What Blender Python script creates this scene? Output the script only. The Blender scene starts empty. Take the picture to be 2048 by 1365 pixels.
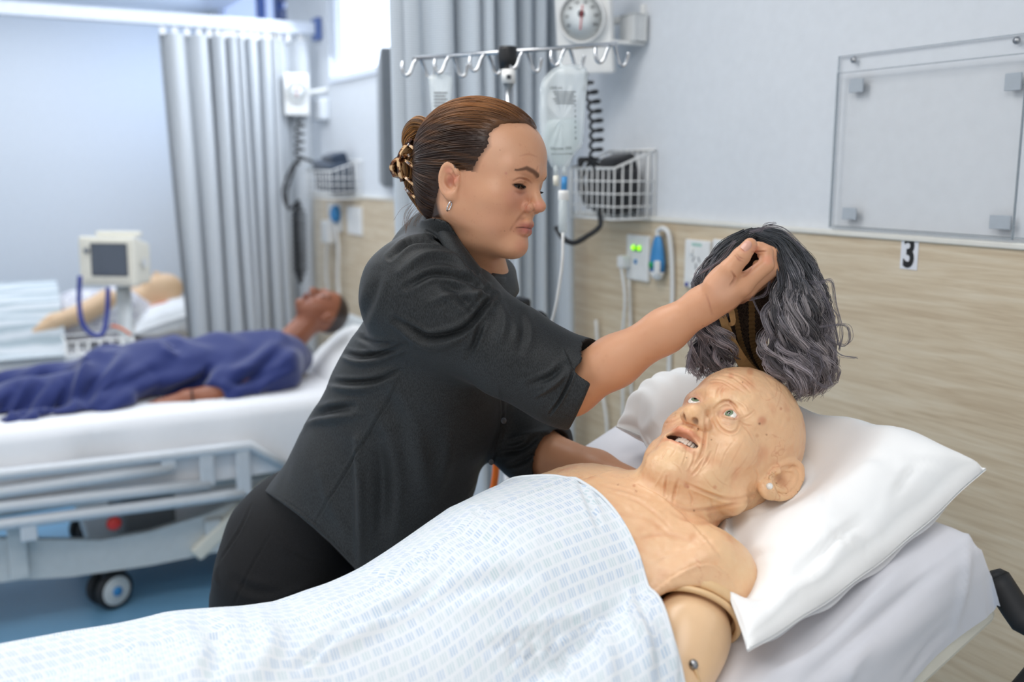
import bpy, bmesh, math, random
import numpy as np
from mathutils import Vector, Matrix
random.seed(7); RNG = np.random.default_rng(7)
SC = bpy.context.scene
COL = SC.collection

# ------------------------------------------------------------------ camera
# World: X runs into the head wall, Y runs along that wall away from the camera, Z is up (metres).
FPX, CAMH = 1991.0, 1.633
PITCH, YAW = math.radians(9.9004), math.radians(28.4262)
_s, _c = math.sin(YAW), math.cos(YAW)
CF = np.array([_s*math.cos(PITCH), _c*math.cos(PITCH), -math.sin(PITCH)])
CR = np.array([_c, -_s, 0.0])
CU = np.cross(CR, CF)
CP = np.array([0.0, 0.0, CAMH])
cam_data = bpy.data.cameras.new('camera')
cam_data.sensor_width = 36.0
cam_data.lens = 36.0*FPX/2048.0
cam_data.clip_start = 0.05; cam_data.clip_end = 60
cam_data.dof.use_dof = True
cam_data.dof.focus_distance = 1.43
cam_data.dof.aperture_fstop = 2.7
cam = bpy.data.objects.new('camera', cam_data)
COL.objects.link(cam)
cam.matrix_world = Matrix(((CR[0], CU[0], -CF[0], 0), (CR[1], CU[1], -CF[1], 0), (CR[2], CU[2], -CF[2], CAMH), (0, 0, 0, 1)))
SC.camera = cam

# ------------------------------------------------------------------ light and exposure
world = bpy.data.worlds.new('world'); SC.world = world; world.use_nodes = True
_bg = world.node_tree.nodes['Background']
_bg.inputs[0].default_value = (0.97, 0.985, 1.0, 1); _bg.inputs[1].default_value = 0.95

def area(name, loc, target, size, size_y, power, colr):
    l = bpy.data.lights.new(name, 'AREA'); l.shape = 'RECTANGLE'; l.size = size; l.size_y = size_y
    l.energy = power; l.color = colr
    o = bpy.data.objects.new(name, l); COL.objects.link(o); o.location = loc
    d = Vector(target)-Vector(loc); o.rotation_euler = d.to_track_quat('-Z', 'Y').to_euler()
    return o
# ceiling light panels over each bay
area('ceiling_lamp', (-0.1, 0.3, 2.72), (-0.1, 0.3, 0), 1.2, 1.2, 26, (1.0, 0.97, 0.93))
area('ceiling_lamp', (0.35, 1.9, 2.72), (0.35, 1.9, 0), 1.2, 0.6, 20, (1.0, 0.97, 0.93))
area('ceiling_lamp', (0.3, 4.1, 2.72), (0.3, 4.1, 0), 1.2, 1.2, 26, (0.96, 0.98, 1.0))
area('ceiling_lamp', (0.2, 6.4, 2.72), (0.2, 6.4, 0), 1.2, 1.2, 26, (0.92, 0.96, 1.0))
area('ceiling_lamp', (-1.9, 2.6, 2.72), (-1.9, 2.6, 0), 1.2, 1.2, 44, (0.95, 0.98, 1.0))
# daylight coming in through the high windows in the head wall
area('window_light', (1.55, 4.3, 2.38), (-0.6, 4.2, 0.6), 1.4, 0.5, 22, (0.84, 0.91, 1.0))
area('window_light', (1.55, 6.6, 2.38), (-1.5, 7.4, 0.9), 1.4, 0.5, 16, (0.62, 0.77, 1.0))
SC.view_settings.view_transform = 'Standard'
SC.view_settings.look = 'None'
SC.view_settings.gamma = 1.0
SC.view_settings.use_curve_mapping = False
SC.view_settings.exposure = -0.45

# ------------------------------------------------------------------ pixel <-> world helpers
def ray(u, v): return CF + CR*((u-1024)/FPX) + CU*((682.5-v)/FPX)
def P(u, v, d): return CP + ray(u, v)*d
def AX(u, v, X): r = ray(u, v); return CP + r*(X/r[0])
def AY(u, v, Y): r = ray(u, v); return CP + r*(Y/r[1])
def AZ(u, v, z): r = ray(u, v); return CP + r*((z-CAMH)/r[2])
def UV(p):
    q = np.asarray(p)-CP; d = q@CF
    return np.stack([1024+FPX*(q@CR)/d, 682.5-FPX*(q@CU)/d], -1), d
def camv(r, a, u):            # camera-relative direction (right, away, up) -> world
    return CR*r+CF*a+CU*u
def nrm(v): v = np.asarray(v, float); return v/(np.linalg.norm(v)+1e-12)
def lin(c):
    c = np.asarray(c, float)/255.0
    return np.where(c <= 0.04045, c/12.92, ((c+0.055)/1.055)**2.4)
def rgb(r, g, b): l = lin((r, g, b)); return (float(l[0]), float(l[1]), float(l[2]), 1.0)

# ------------------------------------------------------------------ objects
def tag(o, label=None, cat=None, group=None, kind=None):
    if label: o['label'] = label
    if cat: o['category'] = cat
    if group: o['group'] = group
    if kind: o['kind'] = kind
    return o
def thing(name, label, cat, loc=(0, 0, 0), group=None):
    o = bpy.data.objects.new(name, None); COL.objects.link(o); o.location = loc
    o.empty_display_size = 0.05
    return tag(o, label, cat, group)
def link(name, me, material=None, parent=None):
    o = bpy.data.objects.new(name, me); COL.objects.link(o)
    if material and not me.materials: me.materials.append(material)
    if parent is not None:
        o.parent = parent
        o.location = -Vector(root_loc(parent))
    return o
def root_loc(p):
    v = Vector((0, 0, 0))
    while p is not None:
        v = v+Vector(p.location); p = p.parent
    return v
def mesh(verts, faces, smooth=True, name='m'):
    me = bpy.data.meshes.new(name)
    verts = np.asarray(verts, np.float32)
    if isinstance(faces, np.ndarray):
        n, k = faces.shape
        me.vertices.add(len(verts)); me.vertices.foreach_set('co', verts.ravel())
        me.loops.add(n*k); me.loops.foreach_set('vertex_index', faces.astype(np.int32).ravel())
        me.polygons.add(n); me.polygons.foreach_set('loop_start', np.arange(0, n*k, k, dtype=np.int32))
    else:
        me.from_pydata([tuple(map(float, v)) for v in verts], [], faces)
    me.update(calc_edges=True)
    if smooth: me.polygons.foreach_set('use_smooth', [True]*len(me.polygons))
    return me
def bm_mesh(bm, smooth=False):
    me = bpy.data.meshes.new('m'); bm.normal_update(); bm.to_mesh(me); bm.free()
    if smooth: me.polygons.foreach_set('use_smooth', [True]*len(me.polygons))
    return me
def add_box(bm, lo, hi, bevel=0.0, seg=2, M=None):
    b2 = bmesh.new(); bmesh.ops.create_cube(b2, size=1.0)
    lo = np.array(lo, float); hi = np.array(hi, float)
    for v in b2.verts: v.co = Vector(((v.co.x+.5)*(hi[0]-lo[0])+lo[0], (v.co.y+.5)*(hi[1]-lo[1])+lo[1], (v.co.z+.5)*(hi[2]-lo[2])+lo[2]))
    if bevel > 0: bmesh.ops.bevel(b2, geom=b2.edges[:], offset=bevel, segments=seg, affect='EDGES', profile=0.5)
    if M is not None: bmesh.ops.transform(b2, matrix=M, verts=b2.verts)
    t = bpy.data.meshes.new('t'); b2.to_mesh(t); b2.free(); bm.from_mesh(t); bpy.data.meshes.remove(t)
def box(name, lo, hi, material, parent=None, bevel=0.0, seg=2, M=None, smooth=False):
    bm = bmesh.new(); add_box(bm, lo, hi, bevel, seg, M)
    return link(name, bm_mesh(bm, smooth), material, parent)
def frameM(o, x, y, z):
    return Matrix(((x[0], y[0], z[0], o[0]), (x[1], y[1], z[1], o[1]), (x[2], y[2], z[2], o[2]), (0, 0, 0, 1)))
def smooth_path(pts, n=8):
    pts = np.asarray(pts, float)
    if len(pts) < 3: return pts
    out = []
    ext = np.vstack([2*pts[0]-pts[1], pts, 2*pts[-1]-pts[-2]])
    for i in range(1, len(ext)-2):
        p0, p1, p2, p3 = ext[i-1:i+3]
        for k in range(n):
            t = k/n
            out.append(0.5*((2*p1)+(-p0+p2)*t+(2*p0-5*p1+4*p2-p3)*t*t+(-p0+3*p1-3*p2+p3)*t**3))
    out.append(pts[-1]); return np.array(out)
def tubes_np(paths, radii, sides=6):
    """paths (N,S,3), radii (N,S) -> verts, quads: one tube per path, capped flat by taper"""
    paths = np.asarray(paths, float); N, S, _ = paths.shape
    T = np.gradient(paths, axis=1); T /= np.linalg.norm(T, axis=2, keepdims=True)+1e-9
    ref = np.where(np.abs(T[:, :1, 2:3]) < 0.9, np.array([0, 0, 1.0]), np.array([1.0, 0, 0]))
    A = np.cross(T, np.broadcast_to(ref, T.shape)); A /= np.linalg.norm(A, axis=2, keepdims=True)+1e-9
    # parallel transport to avoid flips
    for i in range(1, S):
        a = A[:, i-1]-T[:, i]*(A[:, i-1]*T[:, i]).sum(1, keepdims=True)
        A[:, i] = a/(np.linalg.norm(a, axis=1, keepdims=True)+1e-9)
    B = np.cross(T, A)
    ang = np.arange(sides)*2*np.pi/sides
    V = paths[:, :, None, :]+radii[:, :, None, None]*(A[:, :, None, :]*np.cos(ang)[None, None, :, None]+B[:, :, None, :]*np.sin(ang)[None, None, :, None])
    idx = np.arange(N*S*sides).reshape(N, S, sides); nx = np.roll(idx, -1, axis=2)
    Q = np.stack([idx[:, :-1], nx[:, :-1], nx[:, 1:], idx[:, 1:]], -1).reshape(-1, 4)
    return V.reshape(-1, 3), Q
def tube_mesh(pts, r, sides=10, n=6, smooth=True, caps=True):
    p = smooth_path(pts, n) if n > 1 else np.asarray(pts, float)
    rr = np.full(len(p), r, float) if np.isscalar(r) else np.interp(np.linspace(0, 1, len(p)), np.linspace(0, 1, len(r)), r)
    V, Q = tubes_np(p[None], rr[None], sides)
    F = [tuple(q) for q in Q.tolist()]
    if caps:
        F.append(tuple(range(sides-1, -1, -1))); F.append(tuple(range(len(V)-sides, len(V))))
    return mesh(V, F, smooth)
def tube(name, pts, r, material, parent=None, sides=10, n=6):
    return link(name, tube_mesh(pts, r, sides, n), material, parent)
def add_tube(bm, pts, r, sides=8, n=1):
    t = tube_mesh(pts, r, sides, n); bm.from_mesh(t); bpy.data.meshes.remove(t)
def lathe_mesh(profile, axis_o, axis_z, sides=32, smooth=True):
    """profile [(r,h)...] turned about axis_z through axis_o"""
    z = nrm(axis_z); x = nrm(np.cross(z, (0.3, 0.9, 0.1) if abs(z[0]) > 0.5 else (1, 0.1, 0))); y = np.cross(z, x)
    V = []; F = []
    for r, h in profile:
        for k in range(sides):
            a = 2*math.pi*k/sides
            V.append(np.asarray(axis_o)+z*h+(x*math.cos(a)+y*math.sin(a))*max(r, 1e-5))
    for i in range(len(profile)-1):
        for k in range(sides):
            a, b = i*sides+k, i*sides+(k+1) % sides
            F.append((a, b, b+sides, a+sides))
    F.append(tuple(range(sides-1, -1, -1))); F.append(tuple(range(len(V)-sides, len(V))))
    return mesh(V, F, smooth)
def lathe(name, profile, o, z, material, parent=None, sides=32): return link(name, lathe_mesh(profile, o, z, sides), material, parent)
def setcol(me, colr):
    a = me.attributes.new('col', 'FLOAT_COLOR', 'POINT')
    c = np.ones((len(me.vertices), 4), np.float32); c[:, :3] = colr
    a.data.foreach_set('color', c.ravel())
def set_uv(me, uv):
    l = me.uv_layers.new(name='UVMap'); vi = np.empty(len(me.loops), np.int32); me.loops.foreach_get('vertex_index', vi)
    l.data.foreach_set('uv', np.asarray(uv, np.float32)[vi].ravel())
def grid_faces(n, m, closed=False):
    i = np.arange(n*m).reshape(n, m)
    if closed: j = np.roll(i, -1, 1); return np.stack([i[:-1], j[:-1], j[1:], i[1:]], -1).reshape(-1, 4)
    return np.stack([i[:-1, :-1], i[:-1, 1:], i[1:, 1:], i[1:, :-1]], -1).reshape(-1, 4)
def text_mesh(s, o, x, y, size, ext=0.0006, bold=0.0, sx=1.0):
    """flat lettering: x and y are the writing and up directions"""
    cu = bpy.data.curves.new('t', 'FONT'); cu.body = s; cu.size = size; cu.align_x = 'CENTER'; cu.align_y = 'CENTER'
    cu.extrude = ext; cu.offset = bold; cu.resolution_u = 4
    ob = bpy.data.objects.new('t', cu); COL.objects.link(ob)
    bpy.context.view_layer.update()
    me = bpy.data.meshes.new_from_object(ob.evaluated_get(bpy.context.evaluated_depsgraph_get()))
    bpy.data.objects.remove(ob); bpy.data.curves.remove(cu)
    x = nrm(x)*sx; y = nrm(y); z = np.cross(nrm(x), y)
    me.transform(frameM(o, x, y, z)); return me
def text(name, s, o, x, y, size, material, parent, **k): return link(name, text_mesh(s, o, x, y, size, **k), material, parent)

# ------------------------------------------------------------------ materials
class NT:
    def __init__(self, name):
        self.m = bpy.data.materials.new(name); self.m.use_nodes = True
        self.t = self.m.node_tree; self.b = self.t.nodes['Principled BSDF']; self.out = self.t.nodes['Material Output']
    def n(self, typ, **kw):
        x = self.t.nodes.new(typ)
        for k, v in kw.items():
            if k.startswith('i_'):
                key = k[2:]; key = int(key) if key.isdigit() else key.replace('_', ' ')
                x.inputs[key].default_value = v
            else: setattr(x, k, v)
        return x
    def l(self, a, b): self.t.links.new(a, b)
    def ramp(self, fac, stops):
        r = self.n('ShaderNodeValToRGB'); e = r.color_ramp.elements
        while len(e) < len(stops): e.new(0.5)
        for el, (p, c) in zip(e, stops): el.position = p; el.color = c
        self.l(fac, r.inputs[0]); return r.outputs[0]
    def mix(self, fac, a, b, mode='MIX'):
        m = self.n('ShaderNodeMix', data_type='RGBA', blend_type=mode)
        for s, v in ((m.inputs[0], fac), (m.inputs[6], a), (m.inputs[7], b)):
            if hasattr(v, 'type') and hasattr(v, 'links'): self.l(v, s)
            else: s.default_value = v
        return m.outputs[2]
    def bump(self, h, strength=0.3, dist=0.002):
        b = self.n('ShaderNodeBump'); b.inputs['Strength'].default_value = strength; b.inputs['Distance'].default_value = dist
        self.l(h, b.inputs['Height']); self.l(b.outputs[0], self.b.inputs['Normal']); return b
MATS = {}
def mat(name, c, rough=0.5, metal=0.0, spec=0.5, noise=0.0, nscale=40.0, bump=0.0, bscale=200.0, bdist=0.001, trans=0.0, alpha=1.0, emit=None, estr=0.0, sheen=0.0, sss=0.0, coat=0.0):
    k = NT(name); b = k.b
    b.inputs['Base Color'].default_value = c; b.inputs['Roughness'].default_value = rough; b.inputs['Metallic'].default_value = metal
    b.inputs['Specular IOR Level'].default_value = spec; b.inputs['Transmission Weight'].default_value = trans; b.inputs['Alpha'].default_value = alpha
    b.inputs['Sheen Weight'].default_value = sheen; b.inputs['Coat Weight'].default_value = coat
    if sss: b.inputs['Subsurface Weight'].default_value = sss; b.inputs['Subsurface Radius'].default_value = (0.012, 0.005, 0.003); b.inputs['Subsurface Scale'].default_value = 0.5
    if emit: b.inputs['Emission Color'].default_value = emit; b.inputs['Emission Strength'].default_value = estr
    tc = k.n('ShaderNodeTexCoord')
    nz = k.n('ShaderNodeTexNoise'); nz.inputs['Scale'].default_value = nscale; nz.inputs['Detail'].default_value = 4
    k.l(tc.outputs['Object'], nz.inputs['Vector'])
    amt = noise if noise else 0.03
    dark = (c[0]*(1-amt), c[1]*(1-amt), c[2]*(1-amt), 1); lite = (min(1, c[0]*(1+amt)), min(1, c[1]*(1+amt)), min(1, c[2]*(1+amt)), 1)
    k.l(k.ramp(nz.outputs[0], [(0.3, dark), (0.7, lite)]), b.inputs['Base Color'])
    if bump:
        n2 = k.n('ShaderNodeTexNoise'); n2.inputs['Scale'].default_value = bscale; n2.inputs['Detail'].default_value = 3
        k.l(tc.outputs['Object'], n2.inputs['Vector']); k.bump(n2.outputs[0], bump, bdist)
    MATS[name] = k.m; return k.m
def col_mat(name, rough=0.45, spec=0.4, sss=0.0, nscale=60, namt=0.06, bump=0.0, bscale=300, bdist=0.0006, sheen=0.0, voro=0.0, tint=(0.8, 0.45, 0.35, 1)):
    """colour from the mesh's own painted 'col' attribute, with procedural mottling"""
    k = NT(name); b = k.b
    at = k.n('ShaderNodeAttribute', attribute_name='col'); tc = k.n('ShaderNodeTexCoord')
    nz = k.n('ShaderNodeTexNoise'); nz.inputs['Scale'].default_value = nscale; nz.inputs['Detail'].default_value = 5; k.l(tc.outputs['Object'], nz.inputs['Vector'])
    f = k.ramp(nz.outputs[0], [(0.35, (0, 0, 0, 1)), (0.72, (namt, namt, namt, 1))])
    c = k.mix(f, at.outputs['Color'], tint, 'MULTIPLY')
    k.l(c, b.inputs['Base Color'])
    b.inputs['Roughness'].default_value = rough; b.inputs['Specular IOR Level'].default_value = spec; b.inputs['Sheen Weight'].default_value = sheen
    if sss: b.inputs['Subsurface Weight'].default_value = sss; b.inputs['Subsurface Radius'].default_value = (0.012, 0.005, 0.003); b.inputs['Subsurface Scale'].default_value = 0.6
    if bump:
        n2 = k.n('ShaderNodeTexNoise'); n2.inputs['Scale'].default_value = bscale; n2.inputs['Detail'].default_value = 3; k.l(tc.outputs['Object'], n2.inputs['Vector'])
        k.bump(n2.outputs[0], bump, bdist)
    MATS[name] = k.m; return k.m

M_wall = mat('wall_paint', rgb(222, 226, 231), 0.65, bump=0.08, bscale=90, noise=0.02)
M_white = mat('white_plastic', rgb(236, 236, 234), 0.35)
M_cream = mat('cream_plastic', rgb(226, 222, 208), 0.4)
M_metal_white = mat('white_enamel', rgb(214, 216, 216), 0.3)
M_chrome = mat('chrome', rgb(200, 202, 205), 0.18, metal=1.0)
M_steel = mat('steel', rgb(170, 172, 175), 0.35, metal=1.0)
M_black = mat('black_plastic', rgb(24, 25, 28), 0.45)
M_rubber = mat('black_rubber', rgb(30, 31, 34), 0.6)
M_grey = mat('grey_plastic', rgb(126, 130, 134), 0.5)
M_dgrey = mat('dark_grey_plastic', rgb(64, 68, 74), 0.45)
M_blue = mat('blue_plastic', rgb(60, 140, 200), 0.35)
M_red = mat('red_plastic', rgb(214, 50, 42), 0.35)
M_orange = mat('orange_hose', rgb(232, 112, 30), 0.4)
M_cable = mat('white_cable', rgb(226, 226, 224), 0.45)
M_sheet = mat('white_cotton', rgb(236, 236, 238), 0.8, sheen=0.2, bump=0.15, bscale=900, bdist=0.0004, noise=0.01)
M_pillow = mat('white_pillow_cloth', rgb(246, 246, 245), 0.85, sheen=0.2, bump=0.12, bscale=1200, bdist=0.0003, noise=0.008)
M_screen = mat('dark_screen', rgb(84, 92, 104), 0.15)
M_ink = mat('black_ink', rgb(22, 22, 24), 0.6)
M_green = mat('green_lamp', rgb(150, 230, 30), 0.3, emit=rgb(150, 240, 30), estr=2.2)
# ------------------------------------------------------------------ signed-distance modelling kit (bodies, clothes)
def smin(a, b, k):
    h = np.maximum(k-np.abs(a-b), 0)/k
    return np.minimum(a, b)-h*h*k*0.25
def smax(a, b, k): return -smin(-a, -b, k)
def d_sph(p, c, r): return np.linalg.norm(p-np.asarray(c, p.dtype), axis=1)-r
def d_ell(p, c, r, R=None):
    q = p-np.asarray(c, p.dtype)
    if R is not None: q = q@np.asarray(R, p.dtype)
    r = np.asarray(r, p.dtype); a = q/r; k0 = np.linalg.norm(a, axis=1); k1 = np.linalg.norm(a/r, axis=1)
    return k0*(k0-1)/(k1+1e-9)
def d_cap(p, a, b, ra, rb):
    a = np.asarray(a, p.dtype); ba = np.asarray(b, p.dtype)-a; q = p-a
    h = np.clip((q@ba)/(ba@ba), 0, 1)
    return np.linalg.norm(q-h[:, None]*ba, axis=1)-(ra+(rb-ra)*h)
def d_chain(p, pts, rs, k=0.01):
    d = None
    for i in range(len(pts)-1):
        e = d_cap(p, pts[i], pts[i+1], rs[i], rs[i+1]); d = e if d is None else smin(d, e, k)
    return d
def d_loft(p, ts, cen, fr, wid, dep, power=2.0):
    """elliptic loft along a spine. cen (n,3) centres; fr (n,3) unit front directions; wid/dep half sizes across/along front."""
    cen = np.asarray(cen, float); n = len(cen)
    best = np.full(len(p), 1e9, p.dtype)
    for i in range(n-1):
        a = cen[i]; ba = cen[i+1]-a; L = np.linalg.norm(ba); t = ba/L
        q = p-a; h = (q@(ba/L/L).astype(p.dtype)); hc = np.clip(h, 0, 1)
        f = nrm(fr[i]-t*(fr[i]@t)); s = np.cross(t, f)
        w = wid[i]+(wid[i+1]-wid[i])*hc; dd = dep[i]+(dep[i+1]-dep[i])*hc
        x = q@s.astype(p.dtype); y = q@f.astype(p.dtype); z = (h-hc)*L
        m = np.minimum(w, dd)
        k0 = np.sqrt((x/w)**2+(y/dd)**2+(z/m)**2); k1 = np.sqrt((x/w**2)**2+(y/dd**2)**2+(z/m**2)**2)
        best = smin(best, (k0*(k0-1)/(k1+1e-6)).astype(p.dtype), 0.03)
    return best
def surface_nets(sd, lo, hi, h, bs=8):
    lo = np.asarray(lo, float); n = np.ceil((np.asarray(hi, float)-lo)/h/bs).astype(int)*bs
    nb = n//bs
    bi = np.stack(np.meshgrid(*[np.arange(k) for k in nb], indexing='ij'), -1).reshape(-1, 3)
    cen = (lo+(bi*bs+bs/2)*h).astype(np.float32)
    dc = np.concatenate([sd(cen[i:i+200000]) for i in range(0, len(cen), 200000)])
    G = np.empty(tuple(n+1), np.float32)
    Gs = np.repeat(np.repeat(np.repeat(np.where(dc > 0, 1, -1).astype(np.float32).reshape(nb), bs, 0), bs, 1), bs, 2)
    G[:-1, :-1, :-1] = Gs; G[-1] = 1; G[:, -1] = 1; G[:, :, -1] = 1
    act = bi[np.abs(dc) < h*bs*1.25]
    off = np.stack(np.meshgrid(*[np.arange(bs+1)]*3, indexing='ij'), -1).reshape(-1, 3)
    CH = 300
    for i in range(0, len(act), CH):
        ii = (act[i:i+CH, None, :]*bs+off[None]).reshape(-1, 3)
        G[ii[:, 0], ii[:, 1], ii[:, 2]] = sd((lo+ii*h).astype(np.float32))
    S = G < 0
    c8 = np.zeros(tuple(n), np.uint8)
    for dx in (0, 1):
        for dy in (0, 1):
            for dz in (0, 1): c8 += S[dx:dx+n[0], dy:dy+n[1], dz:dz+n[2]]
    cells = np.argwhere((c8 > 0) & (c8 < 8)); flat = (cells[:, 0]*n[1]+cells[:, 1])*n[2]+cells[:, 2]
    cor = {}
    for dx in (0, 1):
        for dy in (0, 1):
            for dz in (0, 1): cor[(dx, dy, dz)] = G[cells[:, 0]+dx, cells[:, 1]+dy, cells[:, 2]+dz]
    acc = np.zeros((len(cells), 3)); cnt = np.zeros(len(cells))
    for ax in range(3):
        for s in range(4):
            a = [0, 0, 0]; o = [k for k in range(3) if k != ax]; a[o[0]] = s & 1; a[o[1]] = s >> 1
            b = list(a); b[ax] = 1
            va, vb = cor[tuple(a)], cor[tuple(b)]; m = (va < 0) != (vb < 0)
            t = np.where(m, va/(va-vb+1e-20), 0)
            pos = np.tile(np.array(a, float), (len(cells), 1)); pos[:, ax] = t
            acc += pos*m[:, None]; cnt += m
    V = lo+(cells+acc/np.maximum(cnt, 1)[:, None])*h
    Q = []
    for ax in range(3):
        o = [(ax+1) % 3, (ax+2) % 3]
        sl0 = [slice(None)]*3; sl1 = [slice(None)]*3; sl0[ax] = slice(0, -1); sl1[ax] = slice(1, None)
        A, B = S[tuple(sl0)], S[tuple(sl1)]
        e = np.argwhere(A != B)
        e = e[(e[:, o[0]] > 0) & (e[:, o[1]] > 0) & (e[:, o[0]] < n[o[0]]) & (e[:, o[1]] < n[o[1]])]
        ins = A[e[:, 0], e[:, 1], e[:, 2]]
        q = []
        for d0, d1 in ((1, 1), (0, 1), (0, 0), (1, 0)):
            c = e.copy(); c[:, o[0]] -= d0; c[:, o[1]] -= d1
            q.append(np.searchsorted(flat, (c[:, 0]*n[1]+c[:, 1])*n[2]+c[:, 2]))
        q = np.stack(q, 1); q[~ins] = q[~ins][:, ::-1]; Q.append(q)
    return V, np.concatenate(Q)
def grad(sd, p, e=0.0006):
    p = np.asarray(p, np.float64); g = np.empty((len(p), 3))
    for i in range(3):
        d = np.zeros(3); d[i] = e; g[:, i] = (sd(p+d)-sd(p-d))/(2*e)
    return g
def project(sd, V, it=2):
    V = np.asarray(V, np.float64)
    for _ in range(it):
        d = sd(V); g = grad(sd, V); V = V-g*np.clip(d/(np.maximum((g*g).sum(1), 0.15)), -0.004, 0.004)[:, None]
    return V
def subdiv_region(V, Q, fsel, cuts=1):
    """split the quads flagged by fsel(centroids) into 4 (T-junctions closed with bmesh grid fill)"""
    bm = bmesh.new(); me = mesh(V, Q, False); bm.from_mesh(me); bpy.data.meshes.remove(me)
    bm.verts.ensure_lookup_table()
    s = fsel(np.array([v.co for v in bm.verts]))
    ed = [e for e in bm.edges if s[e.verts[0].index] and s[e.verts[1].index]]
    bmesh.ops.subdivide_edges(bm, edges=ed, cuts=cuts, use_grid_fill=True)
    V = np.array([v.co for v in bm.verts], np.float64)
    F = [tuple(v.index for v in f.verts) for f in (bm.verts.index_update() or bm.faces)]
    bm.free(); return V, F
def sdf_mesh(sd, lo, hi, h, regions=(), it=2):
    V, Q = surface_nets(sd, lo, hi, h)
    F = Q
    for r in regions:
        V, F = subdiv_region(V, F if isinstance(F, np.ndarray) else F, r)
    V = project(sd, V, it)
    return V, F
def vnormals(V, F):
    me = mesh(V, F, False); N = np.empty(len(V)*3, np.float32); me.vertices.foreach_get('normal', N); bpy.data.meshes.remove(me)
    return N.reshape(-1, 3).astype(float)
def seg_dist(uv, poly):
    poly = np.asarray(poly, float); d = np.full(len(uv), 1e9)
    tt = np.zeros(len(uv)); L = np.concatenate([[0], np.cumsum(np.linalg.norm(np.diff(poly, axis=0), axis=1))]); L /= L[-1]
    side = np.zeros(len(uv))
    for i in range(len(poly)-1):
        a = poly[i]; ba = poly[i+1]-a; q = uv-a; h = np.clip((q@ba)/(ba@ba), 0, 1)
        e = np.linalg.norm(q-h[:, None]*ba, axis=1); m = e < d
        d[m] = e[m]; tt[m] = (L[i]+(L[i+1]-L[i])*h)[m]; side[m] = np.sign(ba[0]*q[:, 1]-ba[1]*q[:, 0])[m]
    return d, tt, side
def creases(V, N, lines, maxang=0.05):
    """carve folds: each line = (pixel polyline, width px, amp m[, kind]); kind 'g' groove, 'r' ridge, 's' step (overlap)"""
    uv, dep = UV(V); view = (V-CP); view /= np.linalg.norm(view, axis=1, keepdims=True)
    face = np.clip(-(view*N).sum(1)*3, 0, 1)
    disp = np.zeros(len(V))
    for ln in lines:
        poly, w, amp = ln[0], ln[1], ln[2]; kind = ln[3] if len(ln) > 3 else 'g'
        pl = smooth_path(np.asarray(poly, float), 5) if len(poly) > 2 else np.asarray(poly, float)
        lo = pl.min(0)-w*5; hi = pl.max(0)+w*5
        m = (uv[:, 0] > lo[0]) & (uv[:, 0] < hi[0]) & (uv[:, 1] > lo[1]) & (uv[:, 1] < hi[1]) & (face > 0)
        if len(ln) > 4: m &= ln[4](V)
        if not m.any(): continue
        d, t, s = seg_dist(uv[m], pl); tap = np.sin(np.pi*np.clip(t, 0.04, 0.96))**0.6
        x = d/w
        if kind == 'g': val = -np.exp(-x*x)+0.45*np.exp(-((x-1.9)/0.9)**2)
        elif kind == 'r': val = np.exp(-x*x)
        else: val = s*np.exp(-x*1.1)*np.minimum(1, x*4)
        disp[m] += amp*val*tap
    return V+N*(disp*face)[:, None]
def hash3(i):
    i = i.astype(np.int64); h = (i[..., 0]*374761393+i[..., 1]*668265263+i[..., 2]*2147483647 % 1000003) & 0x7fffffff
    h = ((h ^ (h >> 13))*1274126177) & 0x7fffffff
    return ((h ^ (h >> 16)) & 0xffff)/65535.0
def vnoise(p):
    i = np.floor(p); f = p-i; f = f*f*(3-2*f); r = 0
    for dx in (0, 1):
        for dy in (0, 1):
            for dz in (0, 1):
                w = (f[:, 0] if dx else 1-f[:, 0])*(f[:, 1] if dy else 1-f[:, 1])*(f[:, 2] if dz else 1-f[:, 2])
                r = r+w*hash3(i+np.array([dx, dy, dz]))
    return r*2-1
def fbm(p, o=3):
    r = 0; a = 1
    for k in range(o): r = r+a*vnoise(p*2**k+17.3*k); a *= 0.5
    return r
def paint(cols, V, uv, spots, face=None):
    """albedo marks: (u, v, radius px, rgb, strength)"""
    for u, v, r, c, s in spots:
        w = s*np.exp(-(((uv[:, 0]-u)**2+(uv[:, 1]-v)**2)/r**2)**2)
        if face is not None: w = w*face
        cols += (np.asarray(c)-cols)*w[:, None]
    return cols
def paint_line(cols, uv, poly, w, c, s, mask=None):
    pl = smooth_path(np.asarray(poly, float), 5) if len(poly) > 2 else np.asarray(poly, float)
    d, t, _ = seg_dist(uv, pl); k = s*np.exp(-(d/w)**2)*np.sin(np.pi*np.clip(t, .08, .92))**.4
    if mask is not None: k = k*mask
    cols += (np.asarray(c)-cols)*k[:, None]
    return cols
def to_world(M, T, p): return np.asarray(p, float)@np.asarray(M).T+T
# ------------------------------------------------------------------ the room
XW = 1.667; YB = 7.70; ZC = 2.75
def struct(o): o['kind'] = 'structure'; return o
# floor vinyl
k = NT('blue_vinyl'); tc = k.n('ShaderNodeTexCoord')
n1 = k.n('ShaderNodeTexNoise'); n1.inputs['Scale'].default_value = 180; n1.inputs['Detail'].default_value = 2; k.l(tc.outputs['Object'], n1.inputs['Vector'])
n2 = k.n('ShaderNodeTexNoise'); n2.inputs['Scale'].default_value = 1.3; k.l(tc.outputs['Object'], n2.inputs['Vector'])
c1 = k.ramp(n1.outputs[0], [(0.35, rgb(104, 154, 190)), (0.65, rgb(126, 174, 206))])
c2 = k.ramp(n2.outputs[0], [(0.4, (0.88, 0.88, 0.88, 1)), (0.62, (1, 1, 1, 1))])
k.l(k.mix(1.0, c1, c2, 'MULTIPLY'), k.b.inputs['Base Color']); k.b.inputs['Roughness'].default_value = 0.38
M_floor = k.m
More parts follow.
